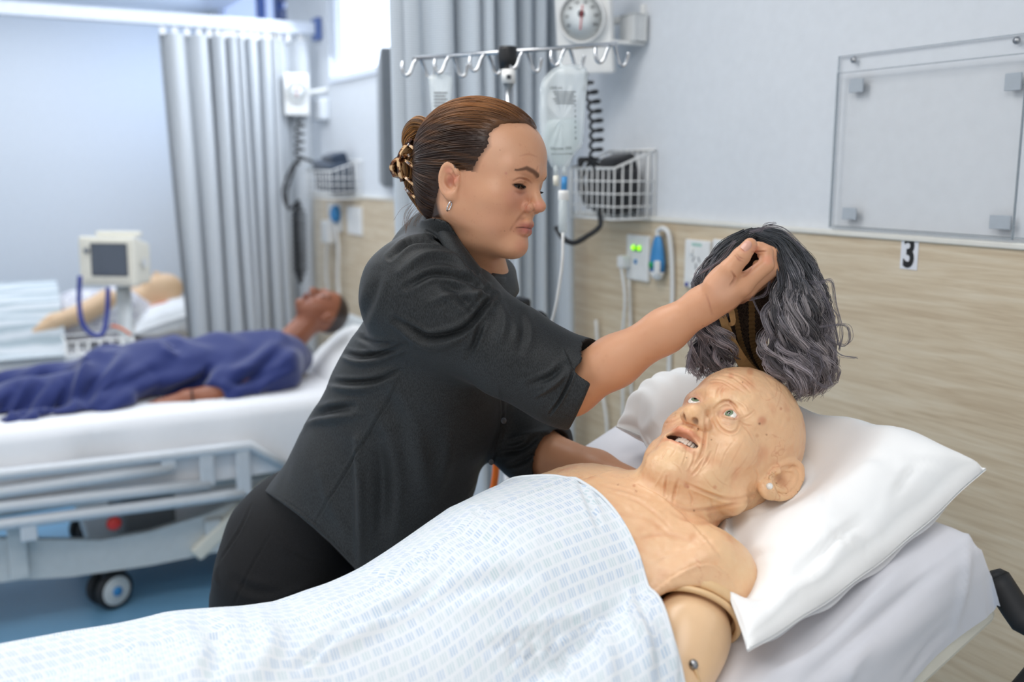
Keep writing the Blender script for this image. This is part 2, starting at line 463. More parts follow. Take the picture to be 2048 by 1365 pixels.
# pale timber laminate, grain running along the wall
k = NT('timber_laminate'); tc = k.n('ShaderNodeTexCoord'); mp = k.n('ShaderNodeMapping'); mp.inputs['Scale'].default_value = (1, 0.9, 16)
k.l(tc.outputs['Object'], mp.inputs['Vector'])
n1 = k.n('ShaderNodeTexNoise'); n1.inputs['Scale'].default_value = 5; n1.inputs['Detail'].default_value = 6; n1.inputs['Distortion'].default_value = 0.6; k.l(mp.outputs[0], n1.inputs['Vector'])
mp2 = k.n('ShaderNodeMapping'); mp2.inputs['Scale'].default_value = (1, 5, 120); k.l(tc.outputs['Object'], mp2.inputs['Vector'])
n2 = k.n('ShaderNodeTexNoise'); n2.inputs['Scale'].default_value = 3; n2.inputs['Detail'].default_value = 3; k.l(mp2.outputs[0], n2.inputs['Vector'])
c1 = k.ramp(n1.outputs[0], [(0.3, rgb(200, 180, 152)), (0.5, rgb(214, 197, 170)), (0.72, rgb(224, 211, 188))])
c2 = k.ramp(n2.outputs[0], [(0.35, (0.92, 0.90, 0.87, 1)), (0.6, (1, 1, 1, 1))])
k.l(k.mix(0.8, c1, c2, 'MULTIPLY'), k.b.inputs['Base Color']); k.b.inputs['Roughness'].default_value = 0.42
M_wood = k.m

struct(box('floor', (-3.2, -0.9, -0.04), (XW+0.1, YB+0.1, 0), M_floor))
struct(box('ceiling', (-3.2, -0.9, ZC), (XW+0.1, YB+0.1, ZC+0.05), M_wall))
SILL = 2.05
struct(box('wall_back', (-3.2, YB, 0), (XW+0.1, YB+0.1, ZC), M_wall))
# head wall: lower run, and piers between the high windows
wy = [(-0.9, 3.35), (3.35, 5.02), (5.02, 5.75), (5.75, 7.55), (7.55, YB)]
bm = bmesh.new()
add_box(bm, (XW, -0.9, 0), (XW+0.1, YB, SILL))
for y0, y1 in (wy[0], wy[2], wy[4]): add_box(bm, (XW, y0, SILL), (XW+0.1, y1, ZC))
struct(link('wall_right', bm_mesh(bm), M_wall))
PZ = 1.487
struct(box('trim_1', (XW-0.012, -0.9, 0.1), (XW, YB, PZ), M_wood))
struct(box('trim_2', (XW-0.018, -0.9, PZ), (XW, YB, PZ+0.012), mat('panel_cap', rgb(228, 226, 218), 0.4), bevel=0.003))
struct(box('baseboard_right', (XW-0.02, -0.9, 0), (XW, YB, 0.1), mat('skirting', rgb(96, 132, 160), 0.5)))
struct(box('baseboard_back', (-3.2, YB-0.012, 0), (XW-0.02, YB, 0.1), MATS['skirting']))
M_glow = mat('bright_sky_pane', rgb(236, 242, 255), 0.4, emit=(0.84, 0.91, 1.0, 1), estr=1.5)
M_glow2 = mat('hazy_sky_pane', rgb(200, 214, 245), 0.4, emit=(0.55, 0.68, 1.0, 1), estr=0.75)
M_frame = mat('window_frame_white', rgb(222, 228, 238), 0.4)
M_frameb = mat('window_frame_blue', rgb(96, 120, 178), 0.4)
M_louvre = mat('louvre_blade', rgb(92, 104, 150), 0.4)
def window(name, y0, y1, mull, pane, louvre=None):
    bm = bmesh.new(); t = 0.035
    add_box(bm, (XW+0.02, y0, SILL), (XW+0.08, y0+t, ZC)); add_box(bm, (XW+0.02, y1-t, SILL), (XW+0.08, y1, ZC)); add_box(bm, (XW-0.01, y0, SILL), (XW+0.08, y1, SILL+0.03))
    w = struct(link(name, bm_mesh(bm), M_frame))
    cuts = [y0+t]+mull+[y1-t]
    for a, b in zip(cuts[:-1], cuts[1:]):
        if louvre and a >= louvre[0]-0.01 and b <= louvre[1]+0.01:
            for i in range(4): box('louvre_blade', (XW+0.03, a, SILL+0.05+i*0.16), (XW+0.05, b, SILL+0.17+i*0.16), M_louvre, w)
        box('pane', (XW+0.06, a, SILL+0.03), (XW+0.068, b, ZC), pane, w)
    for y in mull: box('mullion', (XW+0.015, y-0.03, SILL+0.03), (XW+0.075, y+0.03, ZC), M_frameb, w)
    return w
window('window_1', 3.35, 5.02, [3.62, 4.12], M_glow)
window('window_2', 5.75, 7.55, [6.05, 6.45], M_glow2, (5.785, 6.05))

# ------------------------------------------------------------------ curtains
def curtain_mat(name, base, dash, sx, sz):
    k = NT(name); uvn = k.n('ShaderNodeUVMap'); sep = k.n('ShaderNodeSeparateXYZ'); k.l(uvn.outputs[0], sep.inputs[0])
    def tri(sock, s, w):
        m = k.n('ShaderNodeMath', operation='MULTIPLY'); m.inputs[1].default_value = s; k.l(sock, m.inputs[0])
        fr = k.n('ShaderNodeMath', operation='FRACT'); k.l(m.outputs[0], fr.inputs[0])
        lt = k.n('ShaderNodeMath', operation='LESS_THAN'); lt.inputs[1].default_value = w; k.l(fr.outputs[0], lt.inputs[0]); return lt.outputs[0]
    a = tri(sep.outputs[0], sx, 0.6); b = tri(sep.outputs[1], sz, 0.42)
    m = k.n('ShaderNodeMath', operation='MULTIPLY'); k.l(a, m.inputs[0]); k.l(b, m.inputs[1])
    k.l(k.mix(m.outputs[0], base, dash), k.b.inputs['Base Color']); k.b.inputs['Roughness'].default_value = 0.85
    k.b.inputs['Sheen Weight'].default_value = 0.15
    return k.m
M_cur1 = curtain_mat('woven_curtain_near', rgb(206, 214, 222), rgb(168, 178, 188), 150, 160)
M_cur2 = curtain_mat('woven_curtain_far', rgb(196, 200, 204), rgb(172, 178, 184), 150, 160)
def curtain(name, label, x0, x1, y, z0, z1, folds, amp, m, seed, flat=0.0):
    rng = np.random.default_rng(seed); nx = folds*18+1; nz = 30
    t = np.linspace(0, 1, nx)
    # uneven pleats
    cut = np.concatenate([[0], np.cumsum(rng.uniform(0.35, 1.75, folds))]); cut /= cut[-1]
    ph = np.interp(t, cut, np.arange(folds+1)); am = np.interp(t, cut, rng.uniform(0.4, 1.4, folds+1))
    if flat > 0: am = am*np.clip((t-flat*0.4)/flat, 0.12, 1)
    V = []; U = []
    for j in range(nz):
        s = j/(nz-1); z = z1+(z0-z1)*s
        sharp = np.sin(2*np.pi*ph); yy = y+amp*am*(0.8+0.35*s)*(np.sign(sharp)*np.abs(sharp)**0.75)
        xx = x0+(x1-x0)*t+0.016*np.cos(2*np.pi*ph)*(0.6+0.4*s)+0.010*np.sin(ph*1.7+s*3+seed)*s+(1-t)*0.03*s*(1 if flat > 0 else 1.9)
        V.append(np.stack([xx, yy, np.full(nx, z)], 1))
        U.append(np.stack([t*folds*0.17, np.full(nx, z)], 1))
    V = np.array(V).reshape(-1, 3); U = np.array(U).reshape(-1, 2)
    me = mesh(V, grid_faces(nz, nx)); set_uv(me, U)
    t = thing(name, label, 'curtain', ((x0+x1)/2, y, z0))
    link('curtain_cloth', me, m, t)
    return t, [(x0+(x1-x0)*np.interp(c, np.arange(folds+1), cut), y) for c in np.arange(0.25, folds, 0.5)]
YC1, YC2 = 2.62, 5.17
c1, _ = curtain('privacy_curtain', 'pale blue-grey checked privacy curtain hanging behind the drip stand', 1.035, 1.60, YC1, 0.35, 2.34, 9, 0.072, M_cur1, 3, flat=0.25)
c2, hooks = curtain('privacy_curtain', 'blurred grey privacy curtain hanging from the white ceiling track', 0.86, 1.60, YC2, 0.35, 2.27, 10, 0.055, M_cur2, 5)
for hx, hy in hooks: box('hook_tape', (hx-0.012, hy-0.004, 2.265), (hx+0.012, hy+0.004, 2.31), M_white, c2)
t = thing('curtain_track', 'white curtain track fixed to the head wall above the far curtain', 'curtain track', (0.3, YC2, 2.31))
box('rail', (-2.9, YC2-0.03, 2.305), (XW-0.03, YC2+0.03, 2.365), M_frame, t, bevel=0.006)
box('wall_bracket', (XW-0.03, YC2-0.045, 2.28), (XW, YC2+0.045, 2.39), M_frameb, t, bevel=0.005)
t = thing('curtain_track', 'curtain track above the near checked curtain, out at the ceiling', 'curtain track', (0.3, YC1, 2.4))
box('rail', (-0.2, YC1-0.03, 2.365), (XW-0.02, YC1+0.03, 2.425), M_frame, t, bevel=0.006)
for i in range(9): box('hook_tape', (1.02+i*0.07, YC1-0.004, 2.33), (1.035+i*0.07, YC1+0.004, 2.37), M_white, t)

# wall-mounted television seen almost edge on
ptv = AX(757, 118, XW); t = thing('wall_television', 'dark wall television seen edge on beside the near curtain', 'television', (XW, 3.2, 1.9))
_tc = AY(772, 236, 3.82); _td = nrm((_tc[0], _tc[1], 0)); _td = nrm(_td+np.array([_td[1], -_td[0], 0])*-0.03); _tn = np.array([_td[1], -_td[0], 0.0])
Mt = frameM(_tc+_td*0.22, _td, np.array([0, 0, 1.0]), -np.cross((0, 0, 1.0), _td)*-1)
box('casing', (-0.34, -0.27, -0.03), (0.36, 0.26, 0.02), M_grey, t, bevel=0.008, M=Mt)
box('screen', (-0.32, -0.25, -0.034), (0.34, 0.24, -0.0305), M_black, t, M=Mt)
tube('mount_arm', [_tc+_td*0.2, np.array([XW, _tc[1]+0.15, _tc[2]])], 0.02, M_black, t, 8, 1)

# ------------------------------------------------------------------ wall fittings, built once and placed for two bays
def coil(name, a, b, r, turns, rt, m, parent, sag=(0, 0, 0)):
    a = np.asarray(a, float); b = np.asarray(b, float); ax = nrm(b-a); s = nrm(np.cross(ax, (0.2, 1, 0.1))); u = np.cross(ax, s)
    n = turns*12; p = []
    for i in range(n+1):
        t = i/n; e = min(1, 6*t, 6*(1-t)); p.append(a+(b-a)*t+np.asarray(sag)*math.sin(math.pi*t)+e*r*(s*math.cos(2*math.pi*turns*t)+u*math.sin(2*math.pi*turns*t)))
    return tube(name, p, rt, m, parent, 6, 1)
M_dial = mat('dial_face', rgb(236, 240, 240), 0.4)
def gauge(o, face, up, label, wr=0.078, hr=0.10, detail=True):
    """wall sphygmomanometer: white plate, round dial with ticks and needle, swivel mount"""
    z = nrm(face); y = nrm(np.asarray(up)-z*(np.asarray(up)@z)); x = np.cross(y, z); Mx = frameM(o, x, y, z)
    t = thing('blood_pressure_gauge', label, 'gauge', tuple(o))
    box('back_plate', (-wr, -hr*1.1, -0.035), (wr, hr*1.15, 0), M_white, t, bevel=0.006, M=Mx)
    oc = np.asarray(o)+y*hr*0.18
    r = wr*0.80
    lathe('dial_rim', [(r, 0.0), (r*1.04, 0.004), (r*1.04, 0.016), (r*0.97, 0.018), (r*0.95, 0.010)], oc, z, M_white, t, 40)
    lathe('dial_face', [(r*0.95, 0.0101), (0.0001, 0.0102)], oc, z, M_dial, t, 40)
    bm = bmesh.new()
    for i in range(31):
        a = math.radians(-130+i*260/30); d = x*math.sin(a)+y*math.cos(a); L = 0.008 if i % 2 == 0 else 0.004
        tt = np.cross(z, d); add_box(bm, (-0.0004, -L/2, 0), (0.0004, L/2, 0.0006), M=frameM(oc+d*(r*0.84)+z*0.0104, tt, d, z))
    tk = link('dial_ticks', bm_mesh(bm), M_ink, t); tk['kind'] = 'stuff'
    if detail:
        for i, s in enumerate(['20', '60', '100', '140', '180', '220', '260', '300']):
            a = math.radians(-115+i*33); d = x*math.sin(a)+y*math.cos(a)
            text('numeral', s, oc+d*(r*0.66)+z*0.0106, x, y, 0.0085, M_ink, t)
    a = math.radians(8); d = x*math.sin(a)+y*math.cos(a)
    box('needle', (-0.0012, -0.03, 0), (0.0012, r*0.55, 0.001), M_red, t, M=frameM(oc+z*0.013, np.cross(d, z), d, z))
    lathe('dial_badge', [(0.0001, 0.0), (0.009, 0.0), (0.009, 0.002), (0.0001, 0.002)], oc+y*0.012+z*0.0112, z, M_dgrey, t, 20)
    m = np.array([XW, o[1]-0.02, o[2]+0.03])
    tube('mount_arm', [np.asarray(o)-z*0.03, np.asarray(o)-z*0.07, m], 0.012, M_white, t)
    return t
# near bay gauge swivelled towards the bed, its plate above the drip stand
g0 = P(1166, 52, 2.70); gauge(g0, nrm(CP-g0+np.array([0, 0, -0.2])+camv(-0.9, 0, 0)), (0, 0, 1), 'white square blood pressure dial gauge swivelled out beside the near curtain', 0.079, 0.116)
bt = thing('bracket_shelf', 'small white wall bracket shelf right of the dial gauge', 'bracket', tuple(AX(1255, 85, XW)))
b0 = AX(1222, 84, XW-0.07); b1 = AX(1287, 84, XW-0.02)
yl, yr = AX(1225, 84, XW-0.1)[1], AX(1292, 84, XW)[1]
zb = AX(1292, 84, XW)[2]
box('shelf_plate', (XW-0.12, yr, zb-0.01), (XW, yl, zb), M_white, bt, bevel=0.003)
box('upright_plate', (XW-0.012, yr, zb), (XW, yl, zb+0.10), M_white, bt, bevel=0.003)
box('inner_block', (XW-0.05, yr+0.05, zb), (XW-0.012, yl-0.03, zb+0.07), M_metal_white, bt, bevel=0.004)

def basket(o_y0, o_y1, z0, z1, depth, label, cuff_label, tilt=0.0, contents=True):
    t = thing('wire_basket', label, 'basket', (XW, (o_y0+o_y1)/2, z0))
    xf, xb = XW-depth, XW-0.006
    zt_b = z1+0.05
    def wire(nm, pts, r=0.0022): return tube(nm, pts, r, M_white, t, 6, 1)
    # rims
    wire('rim_wire', [(xb, o_y0, zt_b), (xf, o_y0, z1), (xf, o_y1, z1), (xb, o_y1, zt_b), (xb, o_y0, zt_b)], 0.0036)
    wire('floor_wire', [(xb, o_y0, z0), (xf, o_y0, z0), (xf, o_y1, z0), (xb, o_y1, z0), (xb, o_y0, z0)], 0.003)
    n = 8
    for i in range(n+1):
        y = o_y0+(o_y1-o_y0)*i/n
        wire('upright_wire', [(xf, y, z1), (xf, y, z0), (xb, y, z0), (xb, y, zt_b)])
    for i in range(1, 5):
        x = xf+(xb-xf)*i/5; zt = z1+(zt_b-z1)*i/5
        wire('side_wire', [(x, o_y0, zt), (x, o_y0, z0), (x, o_y1, z0), (x, o_y1, zt)])
    for i in range(1, 4):
        z = z0+(z1-z0)*i/4
        wire('cross_wire', [(xb, o_y0, z), (xf, o_y0, z), (xf, o_y1, z), (xb, o_y1, z)])
    return t
ya, yb_ = AX(1142, 400, XW-0.14)[1], AX(1228, 400, XW-0.14)[1]
zf1, zf0 = AX(1190, 337, XW-0.14)[2], AX(1190, 437, XW-0.14)[2]
basket(yb_, ya, zf0, zf1, 0.14, 'white wire basket on the near wall holding a black cuff', None)
def cuff(o, sx, sy, sz, label, col):
    t = thing('pressure_cuff', label, 'cuff', tuple(o))
    m = mat('cuff_cloth_%d' % len(MATS), col, 0.8, sheen=0.3)
    bm = bmesh.new(); add_box(bm, (-sx, -sy, -sz), (sx, sy, sz), 0.02, 4, frameM(o, nrm((1, 0.1, 0.15)), nrm((-0.1, 1, 0.1)), nrm(np.cross((1, 0.1, 0.15), (-0.1, 1, 0.1)))))
    add_box(bm, (-sx*0.5, -sy*0.9, -sz*0.7), (sx*0.8, sy*0.6, sz*1.2), 0.015, 3, frameM(np.asarray(o)+np.array([0.01, 0.0, 0.02]), nrm((1, 0.0, 0.3)), (0, 1, 0), nrm((-0.3, 0, 1))))
    link('folded_cuff', bm_mesh(bm, True), m, t)
    return t
oc = np.array([XW-0.075, (ya+yb_)/2-0.015, (zf0+zf1)/2+0.01])
ct = cuff(oc, 0.055, 0.065, 0.062, 'black blood pressure cuff folded into the near wire basket', rgb(26, 27, 32))
for dx in (-0.02, 0.012, 0.03):
    tube('rubber_hose', [oc+np.array([-0.02+dx, 0.05, 0.06]), oc+np.array([-0.05, 0.06+dx, 0.085]), oc+np.array([-0.06, 0.085, 0.03+dx]), oc+np.array([-0.055, 0.05, -0.05])], 0.006, M_rubber, ct)
tube('bulb_hose', [oc+np.array([-0.05, 0.0, -0.06]), P(1200, 452, 2.62), P(1172, 474, 2.6), P(1148, 486, 2.58), P(1128, 478, 2.58), P(1112, 455, 2.6)], 0.007, M_rubber, ct)
ht = thing('coiled_hose', 'black coiled hose running from the near gauge down into the basket', 'hose', tuple(P(1180, 240, 2.75)))
coil('hose', P(1172, 146, 2.69), P(1188, 338, 2.62), 0.017, 10, 0.0042, M_rubber, ht, camv(0.016, 0, 0))

def plate(y0, y1, z0, z1, label, name='power_outlet', cat='outlet'):
    t = thing(name, label, cat, (XW-0.012, (y0+y1)/2, (z0+z1)/2))
    box('cover_plate', (XW-0.024, y0, z0), (XW-0.011, y1, z1), M_white, t, bevel=0.004)
    return t
def wallq(u0, u1, v0, v1):
    a = AX(u0, v0, XW-0.02); b = AX(u1, v1, XW-0.02); return b[1], a[1], b[2], a[2]
XF = XW-0.024
# nurse-call socket with two green lamps
y0, y1, z0, z1 = wallq(1255, 1297, 468, 565); yc = (y0+y1)/2
t = plate(y0, y1, z0, z1, 'white call socket plate with two glowing green lamps', 'call_socket', 'socket')
box('lamp_strip', (XF-0.002, yc-0.022, z1-0.046), (XF, yc+0.022, z1-0.03), mat('green_strip', rgb(60, 150, 70), 0.4), t, bevel=0.001)
for s in (-1, 1): lathe('call_lamp', [(0.0072, 0), (0.0066, 0.004), (0.003, 0.007), (0.0001, 0.0078)], (XF-0.001, yc+s*0.014, z1-0.036), (-1, 0, 0), M_green, t, 16)
lathe('call_button', [(0.007, 0), (0.0065, 0.003), (0.0001, 0.0035)], (XF, yc+0.004, z1-0.075), (-1, 0, 0), M_blue, t, 16)
pl = thing('call_plug', 'white plug and cord pushed into the green-lamped call socket', 'plug', (XF-0.02, y1-0.012, z1-0.075))
box('plug_body', (XF-0.03, y1-0.026, z1-0.095), (XF, y1+0.004, z1-0.06), M_white, pl, bevel=0.006, seg=3)
tube('cord', [(XF-0.022, y1-0.008, z1-0.09), AX(1250, 600, XF-0.02), AX(1243, 700, XF-0.016), AX(1246, 800, XF-0.012), AX(1244, 900, XF-0.012), AX(1250, 1000, XF-0.01)], 0.0046, M_cable, pl)
# call handset on its cradle
hz = thing('call_handset', 'blue and white teardrop call handset hung on the timber panel', 'handset', tuple(AX(1315, 515, XW-0.03)))
h0, h1 = AX(1316, 470, XW-0.03), AX(1316, 560, XW-0.03)
prof = [(0.0001, 0), (0.010, 0.004), (0.017, 0.016), (0.024, 0.045), (0.0285, 0.075), (0.0275, 0.1), (0.018, 0.118), (0.0001, 0.124)]
def drop(name, a, b, m, sq=0.55):
    seg = [(r, h) for r, h in prof if a <= h <= b]
    me = lathe_mesh(seg, (0, 0, 0), (0, 0, -1), 24); me.transform(Matrix.Translation(Vector(h0))@Matrix.Diagonal((sq, 1, 1, 1)))
    return link(name, me, m, hz)
drop('upper_shell', 0, 0.1, M_blue); drop('lower_shell', 0.1, 0.2, M_white)
box('white_flank', (h0[0]-0.0165, h0[1]-0.026, h0[2]-0.108), (h0[0]-0.006, h0[1]-0.004, h0[2]-0.068), M_white, hz, bevel=0.005, seg=3)
lathe('green_button', [(0.010, 0), (0.009, 0.003), (0.0001, 0.004)], h0+np.array([-0.0145, 0.008, -0.082]), (-1, 0, 0), mat('green_button', rgb(40, 165, 90), 0.4), hz, 16)
tube('cord', [h0+np.array([0, 0, -0.004]), AX(1316, 462, XW-0.03), AX(1327, 457, XW-0.03), AX(1338, 470, XW-0.028), AX(1344, 520, XW-0.022), AX(1345, 600, XW-0.02), AX(1340, 700, XW-0.02), AX(1338, 800, XW-0.02), AX(1342, 950, XW-0.02)], 0.0065, M_cable, hz)
cb = thing('loose_cord', 'white cord hanging on the timber wall beside the curtain edge', 'cord', tuple(AX(1210, 800, XW-0.02)))
tube('cord', [AX(1192, 640, XW-0.03), AX(1200, 760, XW-0.03), AX(1212, 830, XW-0.03), AX(1216, 900, XW-0.03), AX(1224, 1000, XW-0.03)], 0.005, M_cable, cb)
cb = thing('loose_cord', 'white cord below the forearm, right of the plug cord', 'cord', tuple(AX(1265, 800, XW-0.02)))
tube('cord', [AX(1258, 560, XW-0.028), AX(1262, 680, XW-0.024), AX(1262, 760, XW-0.02), AX(1266, 850, XW-0.02), AX(1262, 960, XW-0.02)], 0.0042, M_cable, cb)
# double socket outlet, and the one mostly behind the wig
for (u0, u1, lab) in ((1372, 1418, 'white power outlet with switches left of the wig'), (1427, 1470, 'white power outlet half hidden behind the wig')):
    y0, y1, z0, z1 = wallq(u0, u1, 478, 582); yc = (y0+y1)/2
    t = plate(y0, y1, z0, z1, lab)
    for i, zz in enumerate((z1-0.05, )):
        for dy, a in ((-0.011, 25), (0.011, -25)):
            Mx = frameM((XF-0.0005, yc+dy, zz), (0, 1, 0), (0, math.sin(math.radians(a)), math.cos(math.radians(a))), (1, 0, 0))
            box('pin_slot', (-0.0016, -0.008, -0.0006), (0.0016, 0.008, 0.0006), M_dgrey, t, M=Mx)
        box('pin_slot', (XF-0.001, yc-0.0016, zz-0.026), (XF+0.001, yc+0.0016, zz-0.01), M_dgrey, t)
    box('rocker_switch', (XF-0.006, yc+0.012, z1-0.038), (XF, yc+0.026, z1-0.022), M_white, t, bevel=0.002)
    box('rocker_switch', (XF-0.006, yc+0.008, z0+0.016), (XF, yc+0.026, z0+0.032), M_white, t, bevel=0.002)
    lathe('indicator_dot', [(0.0065, 0), (0.005, 0.003), (0.0001, 0.0035)], (XF, y1-0.014, z0+0.008), (-1, 0, 0), mat('deep_blue_%s' % u0, rgb(44, 52, 150), 0.4), t, 14)
    box('printed_strip', (XF-0.0006, yc-0.02, z1-0.016), (XF+0.001, yc+0.02, z1-0.008), mat('mint_print_%s' % u0, rgb(170, 205, 195), 0.5), t)
# clear acrylic sheets fixed on the wall above the bed
k = NT('clear_acrylic'); k.b.inputs['Base Color'].default_value = rgb(244, 247, 250); k.b.inputs['Roughness'].default_value = 0.04; k.b.inputs['Alpha'].default_value = 0.012
k.b.inputs['Specular IOR Level'].default_value = 0.55
M_acr = k.m
M_acre = mat('acrylic_edge', rgb(178, 188, 196), 0.2, alpha=0.5)
M_tape = mat('foam_tape', rgb(176, 184, 192), 0.7)
def acrylic(name, lab, u0, v0, ub, vb, x, thick, yend):
    a = AX(u0, v0, x); b = AX(ub, vb, x)
    t = thing(name, lab, 'acrylic panel', (x, a[1], b[2]))
    y1, y0, z1, z0 = a[1], yend, a[2], b[2]
    box('clear_sheet', (x-thick, y0, z0), (x, y1, z1), M_acr, t)
    for lo, hi in (((x-thick-0.0006, y0, z1-0.0018), (x+0.0004, y1, z1)), ((x-thick-0.0006, y0, z0), (x+0.0004, y1, z0+0.0018)), ((x-thick-0.0006, y1-0.0018, z0), (x+0.0004, y1, z1)), ((x-thick-0.0006, y0, z0), (x+0.0004, y0+0.0018, z1))):
        box('polished_edge', lo, hi, M_acre, t)
    return t, (y0, y1, z0, z1)
ye = AX(2060, 300, XW-0.02)[1]
t, q = acrylic('acrylic_sheet', 'clear back acrylic sheet screwed to the wall above the bed', 1680, 113, 1664, 452, XW-0.004, 0.004, ye-0.01)
for u, v in ((1708, 120), (2034, 81)):
    p = AX(u, v, XW-0.009); lathe('screw_cap', [(0.007, 0), (0.006, 0.004), (0.0001, 0.005)], p, (-1, 0, 0), M_steel, t, 16)
t, q = acrylic('acrylic_sheet', 'clear front acrylic sheet with four grey tape squares', 1677, 146, 1663, 455, XW-0.018, 0.004, AX(2041, 300, XW-0.02)[1])
for u0, v0, u1, v1 in ((1700, 159, 1726, 184), (2012, 147, 2042, 180), (1686, 415, 1712, 440), (1981, 430, 2021, 460)):
    a = AX(u0, v0, XW-0.0155); b = AX(u1, v1, XW-0.0155)
    box('tape_square', (XW-0.018, b[1], b[2]), (XW-0.0140, a[1], a[2]), M_tape, t, bevel=0.001)
# bed number
a = AX(1804, 476, XW-0.0125); b = AX(1834, 541, XW-0.0125)
t = thing('bed_number_sign', 'white sticker with a bold black number 3 on timber', 'sign', (XW-0.013, (a[1]+b[1])/2, (a[2]+b[2])/2))
box('sticker', (XW-0.0135, b[1], b[2]), (XW-0.0118, a[1], a[2]), mat('sticker_white', rgb(226, 228, 234), 0.5), t)
text('numeral', '3', ((XW-0.0142), (a[1]+b[1])/2, (a[2]+b[2])/2), (0, -1, 0), (0, 0, 1), 0.083, M_ink, t, bold=0.0022, sx=0.74)
# ------------------------------------------------------------------ second bay: bed, manikin in blue, wall fittings
Y2 = 3.72                                     # near side of bed two
def AYp(u, v, Y=Y2): return AY(u, v, Y)
M_frost = mat('bed_enamel', rgb(204, 208, 208), 0.35)
M_railm = mat('rail_enamel', rgb(208, 212, 216), 0.28)
zt2 = float(AYp(560, 800)[2]); 
bed2 = thing('hospital_bed', 'white hospital bed with lowered side rails behind the woman', 'bed', (0.6, Y2+0.45, 0))
for i, line in enumerate([[(-120, 962), (0, 950), (300, 916), (500, 892), (575, 935)], [(-120, 1000), (0, 985), (345, 936)], [(-120, 1032), (0, 1015), (420, 968)], [(-120, 1068), (0, 1050), (300, 1012), (488, 986)]]):
    tube('side_rail', [AYp(u, v, Y2-0.075) for u, v in line], 0.021, M_railm, bed2, 10, 3 if i else 1)
for u, v0, v1 in ((336, 915, 940), (412, 905, 972), (484, 895, 990), (56, 1045, 1082)):
    a, b = AYp(u, v0, Y2-0.075), AYp(u, v1, Y2-0.075); box('rail_post', (a[0]-0.026, Y2-0.09, b[2]), (a[0]+0.026, Y2-0.06, a[2]), M_railm, bed2, bevel=0.006)
# moulded side panel hanging below the rails: curved upper edge
top = [(-260, 1090), (0, 1078), (80, 1080), (200, 1082), (300, 1065), (400, 1034), (470, 1008), (530, 985)]
bot = [(-260, 1185), (0, 1166), (55, 1160), (140, 1155), (300, 1132), (430, 1106), (480, 1098), (530, 1090)]
V = []; n = len(top)
for Yo in (Y2+0.02, Y2+0.05):
    for q in (top, bot): V += [AYp(u, v, Y2+0.02)+np.array([0, Yo-Y2-0.02, 0]) for u, v in q]
F = [(i, i+1, n+i+1, n+i) for i in range(n-1)]+[(2*n+i+1, 2*n+i, 3*n+i, 3*n+i+1) for i in range(n-1)]+[(i+1, i, 2*n+i, 2*n+i+1) for i in range(n-1)]+[(n+i, n+i+1, 3*n+i+1, 3*n+i) for i in range(n-1)]
F += [(0, n, 3*n, 2*n), (2*n-1, n-1, 3*n-1, 4*n-1)]
link('side_panel', mesh(V, F, False), M_frost, bed2)
a = AYp(0, 1010); b = AYp(480, 950)
box('deck_frame', (AYp(-250, 1040)[0], Y2+0.07, zt2-0.33), (1.52, Y2+0.88, zt2-0.24), M_frost, bed2, bevel=0.01)
box('lift_arm', (0.42, Y2+0.2, 0.16), (0.62, Y2+0.7, zt2-0.33), M_grey, bed2, bevel=0.02)
a = AYp(462, 985); b = AYp(545, 1100)
M1 = frameM(AYp(470, 1035), nrm(AYp(560, 960)-AYp(440, 1075)), (0, 1, 0), np.cross(nrm(AYp(560, 960)-AYp(440, 1075)), (0, 1, 0)))
box('link_arm', (-0.2, -0.02, -0.03), (0.2, 0.02, 0.03), M_cream, bed2, bevel=0.012, M=M1)
for u in (425, 30):
    a = AYp(u, 1040); b = AYp(u, 1106 if u > 100 else 1160); box('latch_post', (a[0]-0.03, Y2-0.012, b[2]), (a[0]+0.03, Y2+0.02, a[2]), M_frost, bed2, bevel=0.006)
def caster(par, x, y, r=0.072):
    ax_ = np.array([0.42, -0.91, 0.0]) if y < x+9 else np.array([0, -1.0, 0])
    fk = box('caster_fork', (x-0.025, y-0.02, r), (x+0.06, y+0.02, r*2.25), M_dgrey, par, bevel=0.01)
    for s in (-1, 1):
        lathe('caster_tyre', [(r*0.62, -0.016), (r*0.93, -0.016), (r, -0.009), (r, 0.009), (r*0.93, 0.016), (r*0.62, 0.016)], np.array([x, y, r])+ax_*s*0.032, ax_*s, M_rubber, fk, 28)
        lathe('caster_disc', [(0.0001, -0.013), (r*0.8, -0.013), (r*0.86, 0.013), (r*0.7, 0.0185), (0.0001, 0.021)], np.array([x, y, r])+ax_*s*0.032, ax_*s, M_frost, fk, 28)
        lathe('caster_hub', [(r*0.27, 0), (r*0.25, 0.004), (0.0001, 0.005)], np.array([x, y, r])+ax_*s*0.053, ax_*s, M_blue, fk, 18)
cpos = AZ(222, 1212, 0.0)
for x, y in ((cpos[0], cpos[1]), (cpos[0], Y2+0.82), (1.38, cpos[1]), (1.38, Y2+0.82)): caster(bed2, float(x), float(y))
box('base_frame', (cpos[0]-0.05, cpos[1]-0.05, 0.155), (1.45, Y2+0.86, 0.21), M_frost, bed2, bevel=0.01)
box('head_board', (1.53, Y2+0.02, zt2-0.3), (1.57, Y2+0.88, zt2+0.2), M_frost, bed2, bevel=0.02)
rb = thing('brake_tag', 'round red tag hanging on the side rail of the far bed', 'tag', tuple(AYp(228, 1048, Y2-0.02)))
lathe('disc', [(0.0001, -0.012), (0.018, -0.009), (0.0265, 0), (0.018, 0.009), (0.0001, 0.012)], AYp(228, 1048, Y2-0.045), (0, -1, 0), M_red, rb, 24)
tube('cord', [AYp(228, 1032, Y2-0.04), AYp(227, 1022, Y2-0.03)], 0.004, M_black, rb, 6, 1)

